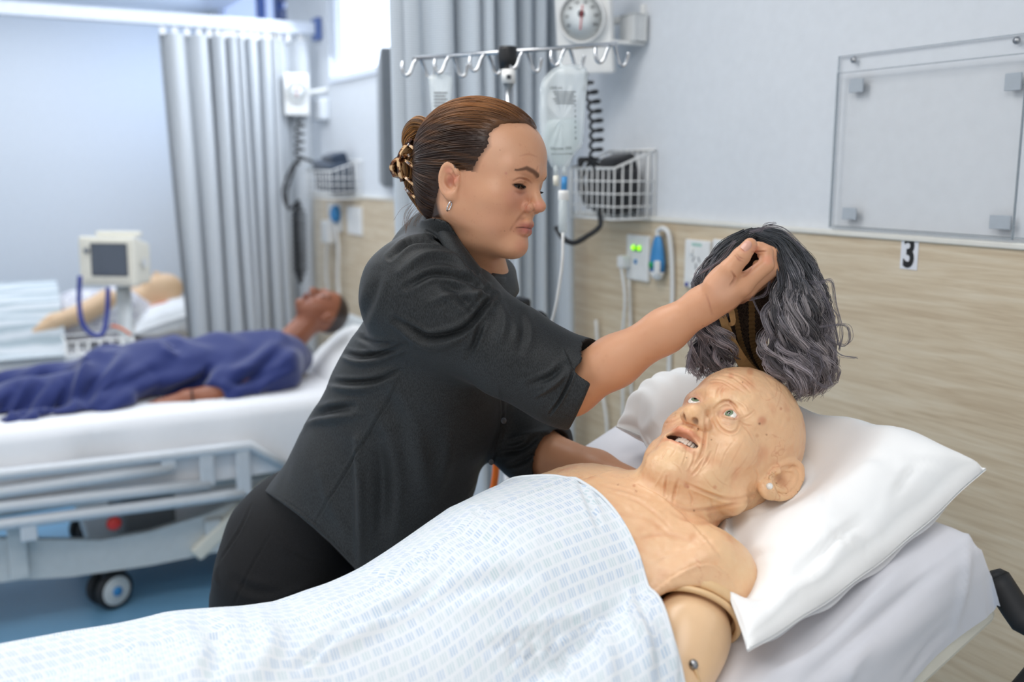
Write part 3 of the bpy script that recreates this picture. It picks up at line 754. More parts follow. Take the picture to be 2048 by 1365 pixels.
# mattress and sheet of bed two: long edges fall in soft folds
mt2 = thing('mattress', 'white sheeted mattress under the manikin in blue', 'mattress', (0.6, Y2+0.45, zt2-0.2))
xs = np.linspace(-1.35, 1.5, 90); prof = [(-0.03, -0.26), (-0.032, -0.2), (-0.03, -0.12), (-0.026, -0.05), (-0.012, -0.012), (0.03, 0.0), (0.2, 0.003), (0.45, 0.0), (0.7, 0.003), (0.86, 0.0), (0.905, -0.02), (0.92, -0.12), (0.92, -0.24)]
V = []
for x in xs:
    for j, (y, z) in enumerate(prof):
        w = max(0, -z)/0.26
        V.append((x, Y2+y-0.018*w*math.sin(x*7+2*math.sin(x*3))*(1 if j < 5 else -1), zt2+z+0.015*w*math.sin(x*5+1)))
V = np.array(V); F = grid_faces(len(xs), len(prof))
V = creases(V, vnormals(V, F[:, ::-1]), [([(195, 862), (240, 890), (320, 900), (430, 898)], 9, 0.02, 'r'), ([(300, 880), (420, 878), (560, 884)], 7, 0.014, 'r'), ([(120, 890), (200, 915), (330, 912)], 10, 0.016, 'g')])
link('fitted_sheet', mesh(V, F[:, ::-1]), M_sheet, mt2)
box('foam_core', (-1.34, Y2+0.01, zt2-0.16), (1.49, Y2+0.88, zt2-0.02), M_cream, mt2, bevel=0.03)

def pillow_mesh(cx, ax, ay, n, L, W, H, seed=0, nx=48, ny=36, pin=0.86, pull=0.0, ex=(2.6, 0.55), bot=1.0, sag=0.0):
    """stuffed pillow: centre, unit axes along its length and width, normal, full sizes"""
    V = []; rng = np.random.default_rng(seed); ph = rng.uniform(0, 6, 8)
    for sgn in (1, -1):
        for i in range(nx):
            for j in range(ny):
                s = -1+2*i/(nx-1); t = -1+2*j/(ny-1)
                e = max(0, (1-abs(s)**ex[0]))**ex[1]*max(0, (1-abs(t)**(ex[0] if t > 0 else 2.2)))**(ex[1] if t > 0 else max(ex[1], 0.55))
                inx = 1-(1-pin)*(1-abs(t)**2)*abs(s)**3; iny = 1-(1-pin)*(1-abs(s)**2)*abs(t)**3
                r = 0.006*math.sin(9*s+ph[0]+4*t)*abs(s*t)+0.004*math.sin(14*t+ph[1])*abs(s)**2+0.005*math.sin(16*s+ph[2]+3*t)*abs(t)**3
                tt = t if t > 0.6 else 0.6+(t-0.6)*(1-pull*np.clip((s+1.0)/1.75, 0, 1)**0.95)
                V.append(np.asarray(cx)+np.asarray(ax)*(s*L/2*inx)+np.asarray(ay)*(tt*W/2*iny)+np.asarray(n)*((H/2*e+0.0015 if sgn > 0 else -(bot*H/2*e+0.0015))+r*min(1, 0.25+2*e)-sag*max(0, -s)**3*(1-t*t)))
    N = nx*ny; g = grid_faces(nx, ny); F = np.concatenate([g, g[:, ::-1]+N])
    ring = [i*ny for i in range(nx)]+[(nx-1)*ny+j for j in range(1, ny)]+[i*ny+ny-1 for i in range(nx-2, -1, -1)]+[j for j in range(ny-2, 0, -1)]
    ring = np.array(ring); rn = np.roll(ring, -1); F = np.concatenate([F, np.stack([ring, ring+N, rn+N, rn], 1)])
    return np.array(V), F
a = AY(655, 735, Y2+0.42)
a = AY(672, 738, Y2+0.40); V, F = pillow_mesh(a+np.array([0.07, 0, -0.01]), (0, 1, 0), nrm((1, 0, 0.85)), nrm((-0.85, 0, 1)), 0.68, 0.46, 0.24, 2)
link('pillow', mesh(V, F), M_pillow); tag(bpy.data.objects['pillow'], 'white pillow under the head of the manikin in blue', 'pillow')

# manikin two --------------------------------------------------------------
YM = Y2+0.42
M_skin2 = col_mat('brown_manikin_skin', 0.35, 0.5, namt=0.12, nscale=25, bump=0.1, bscale=120)
hd = AY(643, 625, YM); fz = nrm((0.97, 0.0, 0.22))          # crown direction
fy = nrm((-0.30, -0.12, 0.96)-fz*(np.array((-0.30, -0.12, 0.96))@fz)); fx = np.cross(fy, fz)
M2 = np.stack([fx, fy, fz], 1)
def sd_m2(p):
    q = ((p-hd)@M2).astype(p.dtype)
    d = d_ell(q, (0, -0.01, 0.03), (0.074, 0.095, 0.09)); d = smin(d, d_ell(q, (0, 0.03, -0.02), (0.058, 0.058, 0.075)), 0.02)
    d = smin(d, d_cap(q, (0, 0.05, -0.08), (0, 0.07, -0.085), 0.026, 0.018), 0.02)
    d = smin(d, d_cap(q, (0, 0.088, 0.02), (0, 0.108, -0.018), 0.007, 0.013), 0.012)
    d = smin(d, d_cap(q, (-0.016, 0.097, -0.022), (0.016, 0.097, -0.022), 0.009, 0.009), 0.008)
    for s in (-1, 1):
        d = smin(d, d_cap(q, (s*0.012, 0.088, 0.036), (s*0.045, 0.075, 0.034), 0.009, 0.007), 0.014)
        d = smax(d, -d_ell(q, (s*0.031, 0.095, 0.016), (0.015, 0.012, 0.009)), 0.01)
        d = smin(d, d_ell(q, (s*0.031, 0.078, 0.014), (0.013, 0.012, 0.011)), 0.004)
        d = smin(d, d_ell(q, (s*0.076, -0.008, 0.0), (0.009, 0.019, 0.032)), 0.006)
        d = smax(d, -d_ell(q, (s*0.085, -0.004, 0.002), (0.006, 0.009, 0.015)), 0.004)
    d = smin(d, d_ell(q, (0, 0.092, -0.046), (0.024, 0.014, 0.006)), 0.006); d = smin(d, d_ell(q, (0, 0.088, -0.062), (0.020, 0.013, 0.006)), 0.006)
    d = smax(d, -d_ell(q, (0, 0.098, -0.054), (0.018, 0.02, 0.0045)), 0.003)
    ch = nk2 = AY(598, 690, YM)
    d = smin(d, d_cap(p, to_world(M2, hd, (0, -0.01, -0.04)), AY(575, 690, YM), 0.052, 0.06), 0.03)
    sh = [AY(560, 700, YM), AY(470, 705, YM), AY(300, 735, YM)]
    d = smin(d, d_ell(p, AY(500, 735, YM), (0.24, 0.17, 0.10)), 0.05)
    d = smin(d, d_ell(p, AY(300, 760, YM), (0.26, 0.15, 0.09)), 0.05)
    # near arm lying along the side, hand on the mattress
    d = smin(d, d_chain(p, [AY(560, 745, YM-0.2), AY(430, 790, YM-0.25), AY(375, 800, YM-0.25), AY(318, 812, YM-0.24)], [0.058, 0.043, 0.036, 0.027], 0.02), 0.02)
    d = smin(d, d_ell(p, AY(302, 814, YM-0.24), (0.05, 0.04, 0.018)), 0.015)
    for s in (-1, 1):
        d = smin(d, d_chain(p, [AY(250, 770, YM)+np.array([0, s*0.1, 0]), AY(60, 800, YM)+np.array([0, s*0.1, 0]), AY(-250, 850, YM)+np.array([0, s*0.1, 0])], [0.085, 0.06, 0.045], 0.02), 0.03)
    return d
V, F = sdf_mesh(sd_m2, hd-np.array([1.75, 0.42, 0.55]), hd+np.array([0.22, 0.42, 0.25]), 0.011, [lambda v: np.linalg.norm(v-hd, axis=1) < 0.17], 2)
q = (V-hd)@M2; cols = np.tile(lin((150, 92, 66)), (len(V), 1))
hair2 = (np.linalg.norm(V-hd, axis=1) < 0.2)*np.clip((q[:, 2]*0.9-q[:, 1]*0.75-0.035)/0.012, 0, 1)
cols += (lin((44, 30, 28))-cols)*hair2[:, None]
cols += (lin((120, 62, 52))-cols)*(np.exp(-((q[:, 2]+0.054)/0.012)**2-(q[:, 0]/0.026)**2)*(q[:, 1] > 0.06))[:, None]
man2 = thing('patient_manikin', 'brown-skinned training manikin lying under a navy gown', 'manikin', tuple(hd))
me = mesh(V, F); setcol(me, cols); link('body', me, M_skin2, man2)
for s in (-1, 1):
    lathe('eyeball', [(0.0001, 0.0), (0.009, 0.002), (0.0115, 0.006), (0.0001, 0.011)], to_world(M2, hd, (s*0.031, 0.078, 0.014)), M2[:, 1], M_white, man2, 16)
tube('wrist_ring', [AY(383, 780, YM-0.29), AY(385, 797, YM-0.30), AY(387, 815, YM-0.28)], 0.004, M_black, man2, 6, 3)
# navy gown: drapes over body, loose folds
M_navy = col_mat('navy_cotton', 0.7, 0.3, namt=0.12, nscale=30, tint=(0.75, 0.75, 0.85, 1), bump=0.15, bscale=700, sheen=0.3)
def sd_gown2(p):
    d = d_ell(p, AY(500, 722, YM), (0.27, 0.20, 0.125))
    d = smin(d, d_ell(p, AY(330, 738, YM), (0.33, 0.20, 0.125)), 0.06)
    d = smin(d, d_ell(p, AY(548, 720, YM-0.1), (0.12, 0.14, 0.10)), 0.05)
    d = smin(d, d_cap(p, AY(560, 742, YM-0.2), AY(450, 784, YM-0.24), 0.096, 0.082), 0.04)
    for s, o in ((-1, 0), (1, 0)):
        d = smin(d, d_chain(p, [AY(240, 762, YM)+np.array([0, s*0.12, 0]), AY(80, 790, YM)+np.array([0, s*0.12, -0.01]), AY(-300, 845, YM)+np.array([0, s*0.12, 0])], [0.115, 0.095, 0.08], 0.03), 0.06)
    d = smin(d, d_cap(p, AY(250, 810, YM-0.26), AY(-60, 872, YM-0.28), 0.045, 0.04), 0.05)
    d = smax(d, (zt2+0.004-p[:, 2]).astype(p.dtype), 0.01)
    nk = AY(590, 668, YM); ax = nrm(AY(640, 630, YM)-AY(570, 700, YM))
    d = smax(d, -(d_cap(p, nk-ax*0.02, nk+ax*0.16, 0.062, 0.075)), 0.012)
    # open below the sleeve where the forearm shows
    d = smax(d, -d_cap(p, AY(420, 800, YM-0.30), AY(315, 815, YM-0.27), 0.05, 0.048), 0.02)
    return d-0.009*np.sin(p[:, 0]*19+p[:, 1]*13)*np.sin(p[:, 1]*17-p[:, 0]*7)-0.005*np.sin(p[:, 0]*41-p[:, 2]*30+2*np.sin(p[:, 1]*20))
V, F = sdf_mesh(sd_gown2, AY(330, 740, YM)-np.array([1.45, 0.45, 0.3]), AY(500, 720, YM)+np.array([0.45, 0.4, 0.25]), 0.012, [lambda v: v[:, 0] > -0.6], 1)
V = creases(V, vnormals(V, F), [(l[0], l[1]*1.25, l[2]*1.6)+tuple(l[3:]) for l in [
    ([(570, 690), (520, 740), (470, 775), (440, 790)], 9, 0.012), ([(540, 750), (490, 760), (445, 758)], 8, 0.012), ([(590, 740), (545, 760), (500, 790)], 7, 0.010, 'r'),
    ([(330, 680), (350, 692), (365, 700)], 7, 0.012), ([(420, 735), (360, 755), (280, 770), (190, 810)], 11, 0.016, 'r'), ([(300, 745), (230, 790), (170, 830)], 9, 0.012),
    ([(200, 690), (170, 740), (150, 800)], 10, 0.014, 'r'), ([(240, 685), (190, 760), (165, 830)], 10, 0.014), ([(90, 760), (60, 800), (30, 850)], 9, 0.014), ([(130, 760), (100, 810), (60, 860)], 9, 0.012, 'r'),
    ([(420, 740), (400, 760), (330, 790)], 7, 0.012), ([(30, 780), (0, 830), (-20, 870)], 9, 0.012)]])
gown2 = thing('navy_gown', 'navy blue gown draped over the brown-skinned manikin', 'gown', tuple(AY(330, 740, YM)))
me = mesh(V, F); setcol(me, np.tile(lin((30, 44, 104)), (len(V), 1))); link('gown_cloth', me, M_navy, gown2)

# wall fittings of the second bay
g2 = AY(594, 190, 4.86); g2[0] = min(g2[0], XW-0.09)
gauge(P(594, 190, 5.05), nrm(CP-P(594, 190, 5.05)+camv(0.6, 0, 0)), (0, 0, 1), 'blurred white pressure gauge beside the far curtain', 0.062, 0.092, False)
ht = thing('coiled_hose', 'grey coiled hose hanging under the far pressure gauge', 'hose', tuple(P(600, 300, 5.0)))
coil('hose', P(601, 236, 5.02), P(598, 330, 5.0), 0.022, 6, 0.006, M_rubber, ht)
ht = thing('coiled_hose', 'long dark coiled hose dangling beside the far curtain edge', 'hose', tuple(P(600, 480, 4.95)))
coil('hose', P(597, 400, 4.95), P(601, 568, 4.95), 0.03, 16, 0.008, M_rubber, ht)
yb2, ya2 = AX(668, 370, XW-0.13)[1], AX(618, 370, XW-0.13)[1]
za2, zb2 = AX(640, 395, XW-0.13)[2], AX(640, 342, XW-0.13)[2]
basket(yb2-0.05, ya2-0.05, za2, zb2, 0.16, 'blurred white wire basket on the far wall', None)
oc = np.array([XW-0.08, (yb2+ya2)/2-0.05, (za2+zb2)/2+0.04])
ct = cuff(oc, 0.06, 0.12, 0.075, 'dark blue cuff stuffed into the far wire basket', rgb(30, 46, 66))
for dx in (0, 0.04): tube('rubber_hose', [oc+np.array([-0.05, 0.1, 0.06]), P(600, 318, 4.98), P(578+dx*200, 345, 4.96), P(566+dx*200, 385, 4.95), P(578, 418, 4.95), P(598, 400, 4.95)], 0.007, M_rubber, ct)
bt = thing('bracket_shelf', 'grey wall bracket behind the far pressure gauge', 'bracket', tuple(AX(640, 215, XW)))
pb0, pb1 = AX(628, 200, XW-0.02), AX(655, 280, XW-0.02)
box('bracket_plate', (XW-0.05, pb1[1], pb1[2]+0.1), (XW, pb0[1], pb0[2]), M_wall, bt, bevel=0.01)
y0, y1, z0, z1 = wallq(656, 684, 405, 465)
t = plate(y0, y1, z0, z1, 'blurred call plate with blue handset on the far wall', 'call_socket', 'socket')
lathe('blue_handset', [(0.0001, -0.05), (0.022, -0.03), (0.03, 0), (0.022, 0.03), (0.0001, 0.05)], (XF-0.02, y0+0.02, (z0+z1)/2+0.02), (0, 0, 1), M_blue, t, 18)
tube('cord', [AX(672, 450, XF-0.03), AX(677, 500, XF-0.03), AX(676, 560, XF-0.03), AX(682, 620, XF-0.03)], 0.008, M_cable, t)
box('plug_body', tuple(AX(660, 487, XF-0.03)-np.array([0.02, 0.03, 0])), tuple(AX(648, 440, XF-0.03)+np.array([0.02, 0.0, 0])), M_white, t, bevel=0.008)
tube('cord', [AX(655, 480, XF-0.03), AX(653, 540, XF-0.03), AX(660, 620, XF-0.03)], 0.008, M_cable, t)
y0, y1, z0, z1 = wallq(694, 724, 412, 472)
t = plate(y0, y1, z0, z1, 'blurred white power outlet on the far timber panel')
for i in range(2): box('rocker_switch', (XF-0.006, y0+0.02+i*0.06, z0+0.08), (XF, y0+0.05+i*0.06, z0+0.11), M_white, t, bevel=0.002)
# small white card by the second pillow, and white pad behind its head
# ------------------------------------------------------------------ third bay: pale manikin, patient monitor on stand
Y3 = 6.15
zt3 = float(AY(250, 700, Y3)[2])
bed3 = thing('hospital_bed', 'farthest white hospital bed beyond the curtain track', 'bed', (0.5, Y3+0.4, 0))
xl3 = float(AY(-120, 700, Y3)[0]); xr3 = float(AY(420, 660, Y3)[0])
box('deck_frame', (xl3, Y3+0.02, zt3-0.30), (xr3, Y3+0.85, zt3-0.2), M_frost, bed3, bevel=0.01)
for v in (748, 778): tube('side_rail', [AY(-100, v+18, Y3-0.05), AY(140, v, Y3-0.05)], 0.024, M_frost, bed3, 8, 1)
box('rail_post', (AY(120, 745, Y3)[0]-0.03, Y3-0.07, zt3-0.32), (AY(120, 745, Y3)[0]+0.03, Y3-0.03, zt3-0.1), M_frost, bed3, bevel=0.006)
for x in (xl3+0.2, xr3-0.2):
    box('bed_leg', (x-0.04, Y3+0.1, 0.1), (x+0.04, Y3+0.16, zt3-0.3), M_frost, bed3, bevel=0.01); box('bed_leg', (x-0.04, Y3+0.7, 0.1), (x+0.04, Y3+0.76, zt3-0.3), M_frost, bed3, bevel=0.01)
    for y in (Y3+0.13, Y3+0.73): lathe('caster_tyre', [(0.05, -0.02), (0.06, -0.015), (0.06, 0.015), (0.05, 0.02)], (x, y, 0.06), (0, 1, 0), M_rubber, bed3, 20)
mt3 = tag(box('mattress', (xl3, Y3, zt3-0.2), (xr3, Y3+0.88, zt3), M_sheet, bevel=0.04, seg=4, smooth=True), 'white mattress of the farthest bed under the pale manikin', 'mattress')
YN = Y3+0.4
V, F = pillow_mesh(AY(320, 632, YN)+np.array([0.02, 0, 0]), (0, 1, 0), nrm((1, 0, 0.25)), nrm((-0.25, 0, 1)), 0.62, 0.46, 0.2, 4)
tag(link('pillow', mesh(V, F), M_pillow), 'white pillow under the pale manikin on the farthest bed', 'pillow')
hd3 = AY(322, 580, YN)
M_skin3 = col_mat('pale_manikin_skin', 0.4, 0.4, namt=0.1)
fz = nrm((0.98, -0.02, 0.12)); fy = nrm((-0.15, -0.1, 1)-fz*(np.array((-0.15, -0.1, 1))@fz)); M3 = np.stack([np.cross(fy, fz), fy, fz], 1)
def sd_m3(p):
    q = ((p-hd3)@M3).astype(p.dtype)
    d = d_ell(q, (0, 0, 0.02), (0.075, 0.1, 0.115)); d = smin(d, d_ell(q, (0, 0.04, -0.04), (0.055, 0.055, 0.07)), 0.02)
    d = smin(d, d_cap(q, (0, 0.09, 0.02), (0, 0.11, -0.015), 0.008, 0.014), 0.012)
    d = smin(d, d_ell(q, (0.078, 0, 0.0), (0.01, 0.02, 0.032)), 0.005)
    for s in (-1, 1): d = smax(d, -d_ell(q, (s*0.031, 0.1, 0.02), (0.016, 0.012, 0.01)), 0.01)
    d = smin(d, d_cap(q, (0, -0.01, -0.06), (0, -0.02, -0.18), 0.055, 0.065), 0.03)
    d = smin(d, d_ell(p, AY(190, 640, YN), (0.42, 0.19, 0.13)), 0.05)
    d = smin(d, d_chain(p, [AY(215, 600, YN-0.2), AY(170, 625, YN-0.26), AY(110, 645, YN-0.3), AY(40, 680, YN-0.32), AY(10, 686, YN-0.32)], [0.065, 0.058, 0.05, 0.036, 0.03], 0.02), 0.03)
    for i in range(4): d = smin(d, d_cap(p, AY(12, 684, YN-0.32)+np.array([0, -0.03+i*0.022, 0]), AY(-24, 694, YN-0.32)+np.array([0, -0.04+i*0.026, -0.005]), 0.014, 0.01), 0.01)
    for s in (-1, 1): d = smin(d, d_chain(p, [AY(90, 650, YN)+np.array([0, s*0.1, 0]), AY(-160, 690, YN)+np.array([0, s*0.1, 0])], [0.1, 0.07], 0.02), 0.03)
    return d
V, F = sdf_mesh(sd_m3, hd3-np.array([2.4, 0.65, 0.75]), hd3+np.array([0.25, 0.45, 0.3]), 0.016, [lambda v: np.linalg.norm(v-hd3, axis=1) < 0.2], 1)
man3 = thing('patient_manikin', 'pale training manikin with outstretched arm on the farthest bed', 'manikin', tuple(hd3))
me = mesh(V, F); setcol(me, np.tile(lin((236, 200, 160)), (len(V), 1))); link('body', me, M_skin3, man3)
tube('neck_strap', [AY(300, 615, YN-0.09), AY(325, 606, YN-0.11), AY(350, 604, YN-0.09)], 0.01, M_orange, man3)
# its printed gown and striped cover
k = NT('printed_gown'); tc = k.n('ShaderNodeTexCoord'); vo = k.n('ShaderNodeTexVoronoi'); vo.inputs['Scale'].default_value = 28; k.l(tc.outputs['Object'], vo.inputs['Vector'])
k.l(k.ramp(vo.outputs['Distance'], [(0.25, rgb(176, 170, 190)), (0.4, rgb(238, 236, 238))]), k.b.inputs['Base Color']); k.b.inputs['Roughness'].default_value = 0.85
def sd_g3(p):
    d = d_ell(p, AY(190, 632, YN), (0.36, 0.22, 0.165)); d = smin(d, d_ell(p, AY(236, 612, YN-0.12), (0.14, 0.13, 0.12)), 0.05)
    return smax(d, (zt3+0.004-p[:, 2]).astype(p.dtype), 0.01)-0.008*np.sin(p[:, 0]*21)*np.sin(p[:, 1]*15)
V, F = sdf_mesh(sd_g3, AY(190, 632, YN)-np.array([0.5, 0.4, 0.3]), AY(236, 612, YN)+np.array([0.4, 0.4, 0.3]), 0.02, [], 1)
tag(link('printed_gown', mesh(V, F), k.m), 'white printed gown on the pale manikin of the farthest bed', 'gown')
xs = np.linspace(float(AY(-200, 640, YN)[0]), float(AY(118, 640, YN)[0]), 60); ys = np.linspace(-0.46, 0.46, 30); V = []
top3 = float(AY(70, 566, YN)[2])
for x in xs:
    for y in ys:
        V.append((x, YN+y, max(zt3+0.006, zt3+(top3-zt3)*max(0, 1-(y/0.4)**2)**0.7+0.012*math.sin(y*60+3*math.sin(x*4)))))
k = NT('striped_cover'); tc = k.n('ShaderNodeTexCoord'); wv = k.n('ShaderNodeTexWave'); wv.bands_direction = 'Y'; wv.inputs['Scale'].default_value = 9; wv.inputs['Distortion'].default_value = 1.2; k.l(tc.outputs['Object'], wv.inputs['Vector'])
k.l(k.ramp(wv.outputs[0], [(0.35, rgb(190, 202, 206)), (0.6, rgb(232, 236, 238))]), k.b.inputs['Base Color']); k.b.inputs['Roughness'].default_value = 0.85
tag(link('bed_cover', mesh(V, grid_faces(60, 30)[:, ::-1]), k.m), 'pale striped cover over the legs of the pale manikin', 'cover')
# monitor on its stand
mo = AY(232, 522, 4.98)
mz = nrm(CP-mo+camv(-2.6, 0, -0.3)); my = nrm(np.array([0, 0, 1.0])-mz*mz[2]); mx = np.cross(my, mz)
Mx = frameM(mo, mx, my, mz)
mon = thing('patient_monitor', 'boxy cream patient monitor on a pole in front of the farthest bed', 'monitor', tuple(mo))
bm = bmesh.new(); add_box(bm, (-0.16, -0.115, -0.14), (0.12, 0.115, 0.05), 0.014, 3, Mx)
for vtx in bm.verts:
    l = Mx.inverted()@vtx.co
    if l.z < -0.05: vtx.co = Mx@Vector((l.x*0.82+0.0, l.y*0.82-0.015, l.z))
link('casing', bm_mesh(bm), M_cream, mon)
box('bezel', (-0.13, -0.088, 0.05), (0.10, 0.095, 0.056), M_cream, mon, M=Mx, bevel=0.003)
box('screen', (-0.085, -0.062, 0.056), (0.085, 0.078, 0.0585), M_screen, mon, M=Mx)
box('screen_border', (-0.092, -0.069, 0.0555), (0.092, 0.085, 0.0575), M_dgrey, mon, M=Mx)
box('carry_handle', (-0.13, 0.112, -0.09), (0.09, 0.135, -0.05), M_cream, mon, M=Mx, bevel=0.008)
lathe('control_knob', [(0.014, 0), (0.012, 0.012), (0.0001, 0.013)], to_world(np.array([mx, my, mz]).T, mo, (-0.11, 0.05, 0.056)), mz, M_grey, mon, 16)
box('side_label', (0.1205, -0.03, -0.06), (0.1215, 0.01, -0.02), M_metal_white, mon, M=Mx)
st = thing('monitor_stand', 'white wheeled pole stand carrying the patient monitor', 'stand', (mo[0], mo[1], 0))
tube('pole', [(mo[0]+0.03, mo[1]+0.05, 0.08), (mo[0]+0.03, mo[1]+0.05, mo[2]-0.13)], 0.034, M_frost, st, 14, 1)
for i in range(5):
    a = i*2*math.pi/5; e = np.array([mo[0]+0.03+0.3*math.cos(a), mo[1]+0.05+0.3*math.sin(a), 0.07])
    tube('foot', [(mo[0]+0.03, mo[1]+0.05, 0.1), e], 0.02, M_frost, st, 8, 1); lathe('wheel', [(0.02, -0.012), (0.033, -0.01), (0.033, 0.01), (0.02, 0.012)], (e[0], e[1], 0.033), (math.sin(a), -math.cos(a), 0), M_rubber, st, 16)
sb = AY(190, 700, 4.95)
for z in (-0.07, 0.0, 0.06): tube('basket_wire', [sb+np.array([-0.13, -0.1, z]), sb+np.array([0.16, -0.1, z]), sb+np.array([0.16, 0.1, z]), sb+np.array([-0.13, 0.1, z]), sb+np.array([-0.13, -0.1, z])], 0.006, M_white, st, 6, 1)
for i in range(7): tube('basket_wire', [sb+np.array([-0.13+i*0.048, -0.1, 0.06]), sb+np.array([-0.13+i*0.048, -0.1, -0.07])], 0.005, M_white, st, 6, 1)
box('probe_case', tuple(sb+np.array([-0.03, -0.08, -0.06])), tuple(sb+np.array([0.08, 0.06, 0.02])), M_black, st, bevel=0.02)
lz = thing('blue_lanyard', 'dark blue cable looped from the patient monitor', 'cable', tuple(AY(190, 600, 4.9)))
tube('cable_loop', [AY(160, 552, 4.9), AY(158, 600, 4.9), AY(164, 645, 4.88), AY(182, 668, 4.88), AY(205, 668, 4.88), AY(214, 630, 4.9), AY(216, 575, 4.9)], 0.011, mat('indigo_cable', rgb(48, 62, 140), 0.5), lz)
rc = thing('red_lead', 'thin red lead trailing by the patient monitor stand', 'cable', tuple(AY(245, 665, 4.9)))
tube('lead', [AY(222, 652, 4.9), AY(240, 656, 4.9), AY(262, 670, 4.9)], 0.006, M_orange, rc)
# ------------------------------------------------------------------ near bed
BY0, BY1 = 0.76, 1.49                      # mattress edges across the bed
INC = math.radians(24.0); XH, ZF = 0.40, 0.893
XHEAD = 1.055
def plane_z(X):
    X = np.asarray(X, float); a = ZF+(X-XH)*math.tan(INC)
    return 0.5*(a+ZF+np.sqrt((a-ZF)**2+0.0006))
bed1 = thing('hospital_bed', 'hospital bed with raised head section under the bald manikin', 'bed', (0.3, 1.15, 0))
SI = np.array([math.cos(INC), 0, math.sin(INC)]); NI = np.array([-math.sin(INC), 0, math.cos(INC)])
top_end = np.array([XHEAD, 0, float(plane_z(XHEAD))])
hin = np.array([XH, 0, ZF])
Mi = frameM(hin, SI, (0, 1, 0), NI); Lh = np.linalg.norm(top_end-hin)
box('back_deck', (0.0, BY0+0.015, -0.165), (Lh+0.03, BY1-0.015, -0.128), M_cream, bed1, bevel=0.01, M=Mi)
box('seat_deck', (-1.05, BY0+0.015, ZF-0.165), (XH, BY1-0.015, ZF-0.128), M_cream, bed1, bevel=0.01)
for y in (BY0+0.06, BY1-0.1): box('side_beam', (-1.1, y, ZF-0.26), (1.0, y+0.04, ZF-0.18), M_frost, bed1, bevel=0.006)
box('cross_beam', (0.95, BY0+0.06, ZF-0.26), (1.0, BY1-0.06, ZF-0.18), M_frost, bed1, bevel=0.006)
box('lift_column', (-0.5, 1.0, 0.2), (-0.3, 1.3, ZF-0.2), M_frost, bed1, bevel=0.02); box('lift_column', (0.55, 1.0, 0.2), (0.75, 1.3, ZF-0.2), M_frost, bed1, bevel=0.02)
box('base_frame', (-0.95, BY0+0.1, 0.16), (0.95, BY1-0.1, 0.21), M_frost, bed1, bevel=0.01)
for x in (-0.85, 0.85):
    for y in (BY0+0.14, BY1-0.14): caster(bed1, x, y)
ha, hb = P(1992, 1158, 1.33), P(2100, 1325, 1.28)
tube('push_handle', [ha, ha+(hb-ha)*0.5, hb, np.array([1.0, BY0+0.1, ZF-0.22])], 0.0185, M_rubber, bed1, 14, 4)
lathe('handle_cap', [(0.0001, 0.012), (0.012, 0.009), (0.0184, 0)], ha, nrm(ha-hb), M_rubber, bed1, 18)

mt1 = thing('mattress', 'white sheeted mattress raised at the head under the bald manikin', 'mattress', (0.3, 1.16, ZF-0.1))
path = [(np.array([x, 0, float(plane_z(x))]), None) for x in np.linspace(-1.1, XHEAD-0.001, 110)]
prof = [(0.006, -0.135), (0.001, -0.10), (-0.004, -0.06), (-0.002, -0.025), (0.008, -0.006), (0.03, 0.0), (0.2, 0.002), (0.4, 0.0), (0.6, 0.002), (0.69, 0.0), (0.718, -0.006), (0.728, -0.025), (0.733, -0.06), (0.728, -0.135)]
pts = np.array([p for p, _ in path]); tg = np.gradient(pts, axis=0); tg /= np.linalg.norm(tg, axis=1, keepdims=True)
V = []
for p, t in zip(pts, tg):
    n = np.array([-t[2], 0, t[0]])
    for j, (y, h) in enumerate(prof):
        w = max(0, -h)/0.13
        V.append(p+n*h+np.array([0, BY0+y+0.007*w*math.sin(p[0]*23+1)*(-1 if j < 6 else 1), 0]))
# head end: sheet folded down over the end
n = NI
for dd, hh in ((0.006, -0.004), (0.012, -0.03), (0.016, -0.075), (0.018, -0.125)):
    for j, (y, h) in enumerate(prof):
        V.append(pts[-1]+SI*dd+n*min(h, hh)+np.array([0, BY0+y, 0]))
V = np.array(V); nr = len(V)//len(prof); F = grid_faces(nr, len(prof))[:, ::-1]
V, F = subdiv_region(V, F, lambda v: v[:, 0] > 0.3)
V, F = subdiv_region(V, F, lambda v: v[:, 0] > 0.3)
N = vnormals(V, F)
V = creases(V, N, [
    ([(1880, 1110), (1820, 1190), (1700, 1280), (1600, 1365)], 26, 0.010, 'g'), ([(1935, 1075), (1930, 1160), (1910, 1255)], 7, 0.006, 'r'),
    ([(1820, 1110), (1740, 1215), (1640, 1320)], 20, 0.008, 'r'), ([(1660, 1290), (1600, 1330), (1480, 1380)], 16, 0.008, 'r'), ([(1770, 1150), (1660, 1250), (1560, 1330)], 14, 0.007, 'g'),
    ([(1905, 1250), (1860, 1290), (1800, 1370)], 5, 0.004, 'g'), ([(1740, 1280), (1700, 1330), (1690, 1370)], 10, 0.006, 'r'), ([(1440, 1300), (1430, 1340), (1400, 1365)], 8, 0.006, 'r')])
M_sheet2 = mat('grey_white_sheet', rgb(222, 222, 228), 0.75, sheen=0.2, bump=0.12, bscale=900, bdist=0.0003, noise=0.01)
link('fitted_sheet', mesh(V, F), M_sheet2, mt1)
bm = bmesh.new(); add_box(bm, (0.02, BY0+0.012, -0.128), (Lh+0.008, BY1-0.012, -0.02), 0.012, 3, Mi); add_box(bm, (-1.08, BY0+0.012, ZF-0.128), (XH+0.01, BY1-0.012, ZF-0.02), 0.012, 3)
link('foam_core', bm_mesh(bm), M_cream, mt1)

# pillow propped on the raised section (HM, HT: pose of the manikin's head that dents it)
HM = np.array([[-0.2097, -0.5109, 0.8337], [0.9732, -0.1911, 0.1277], [0.094, 0.8381, 0.5373]]); HT = P(1440, 922, 1.38)
_u, _sv, _v = np.linalg.svd(HM); HM = _u@_v

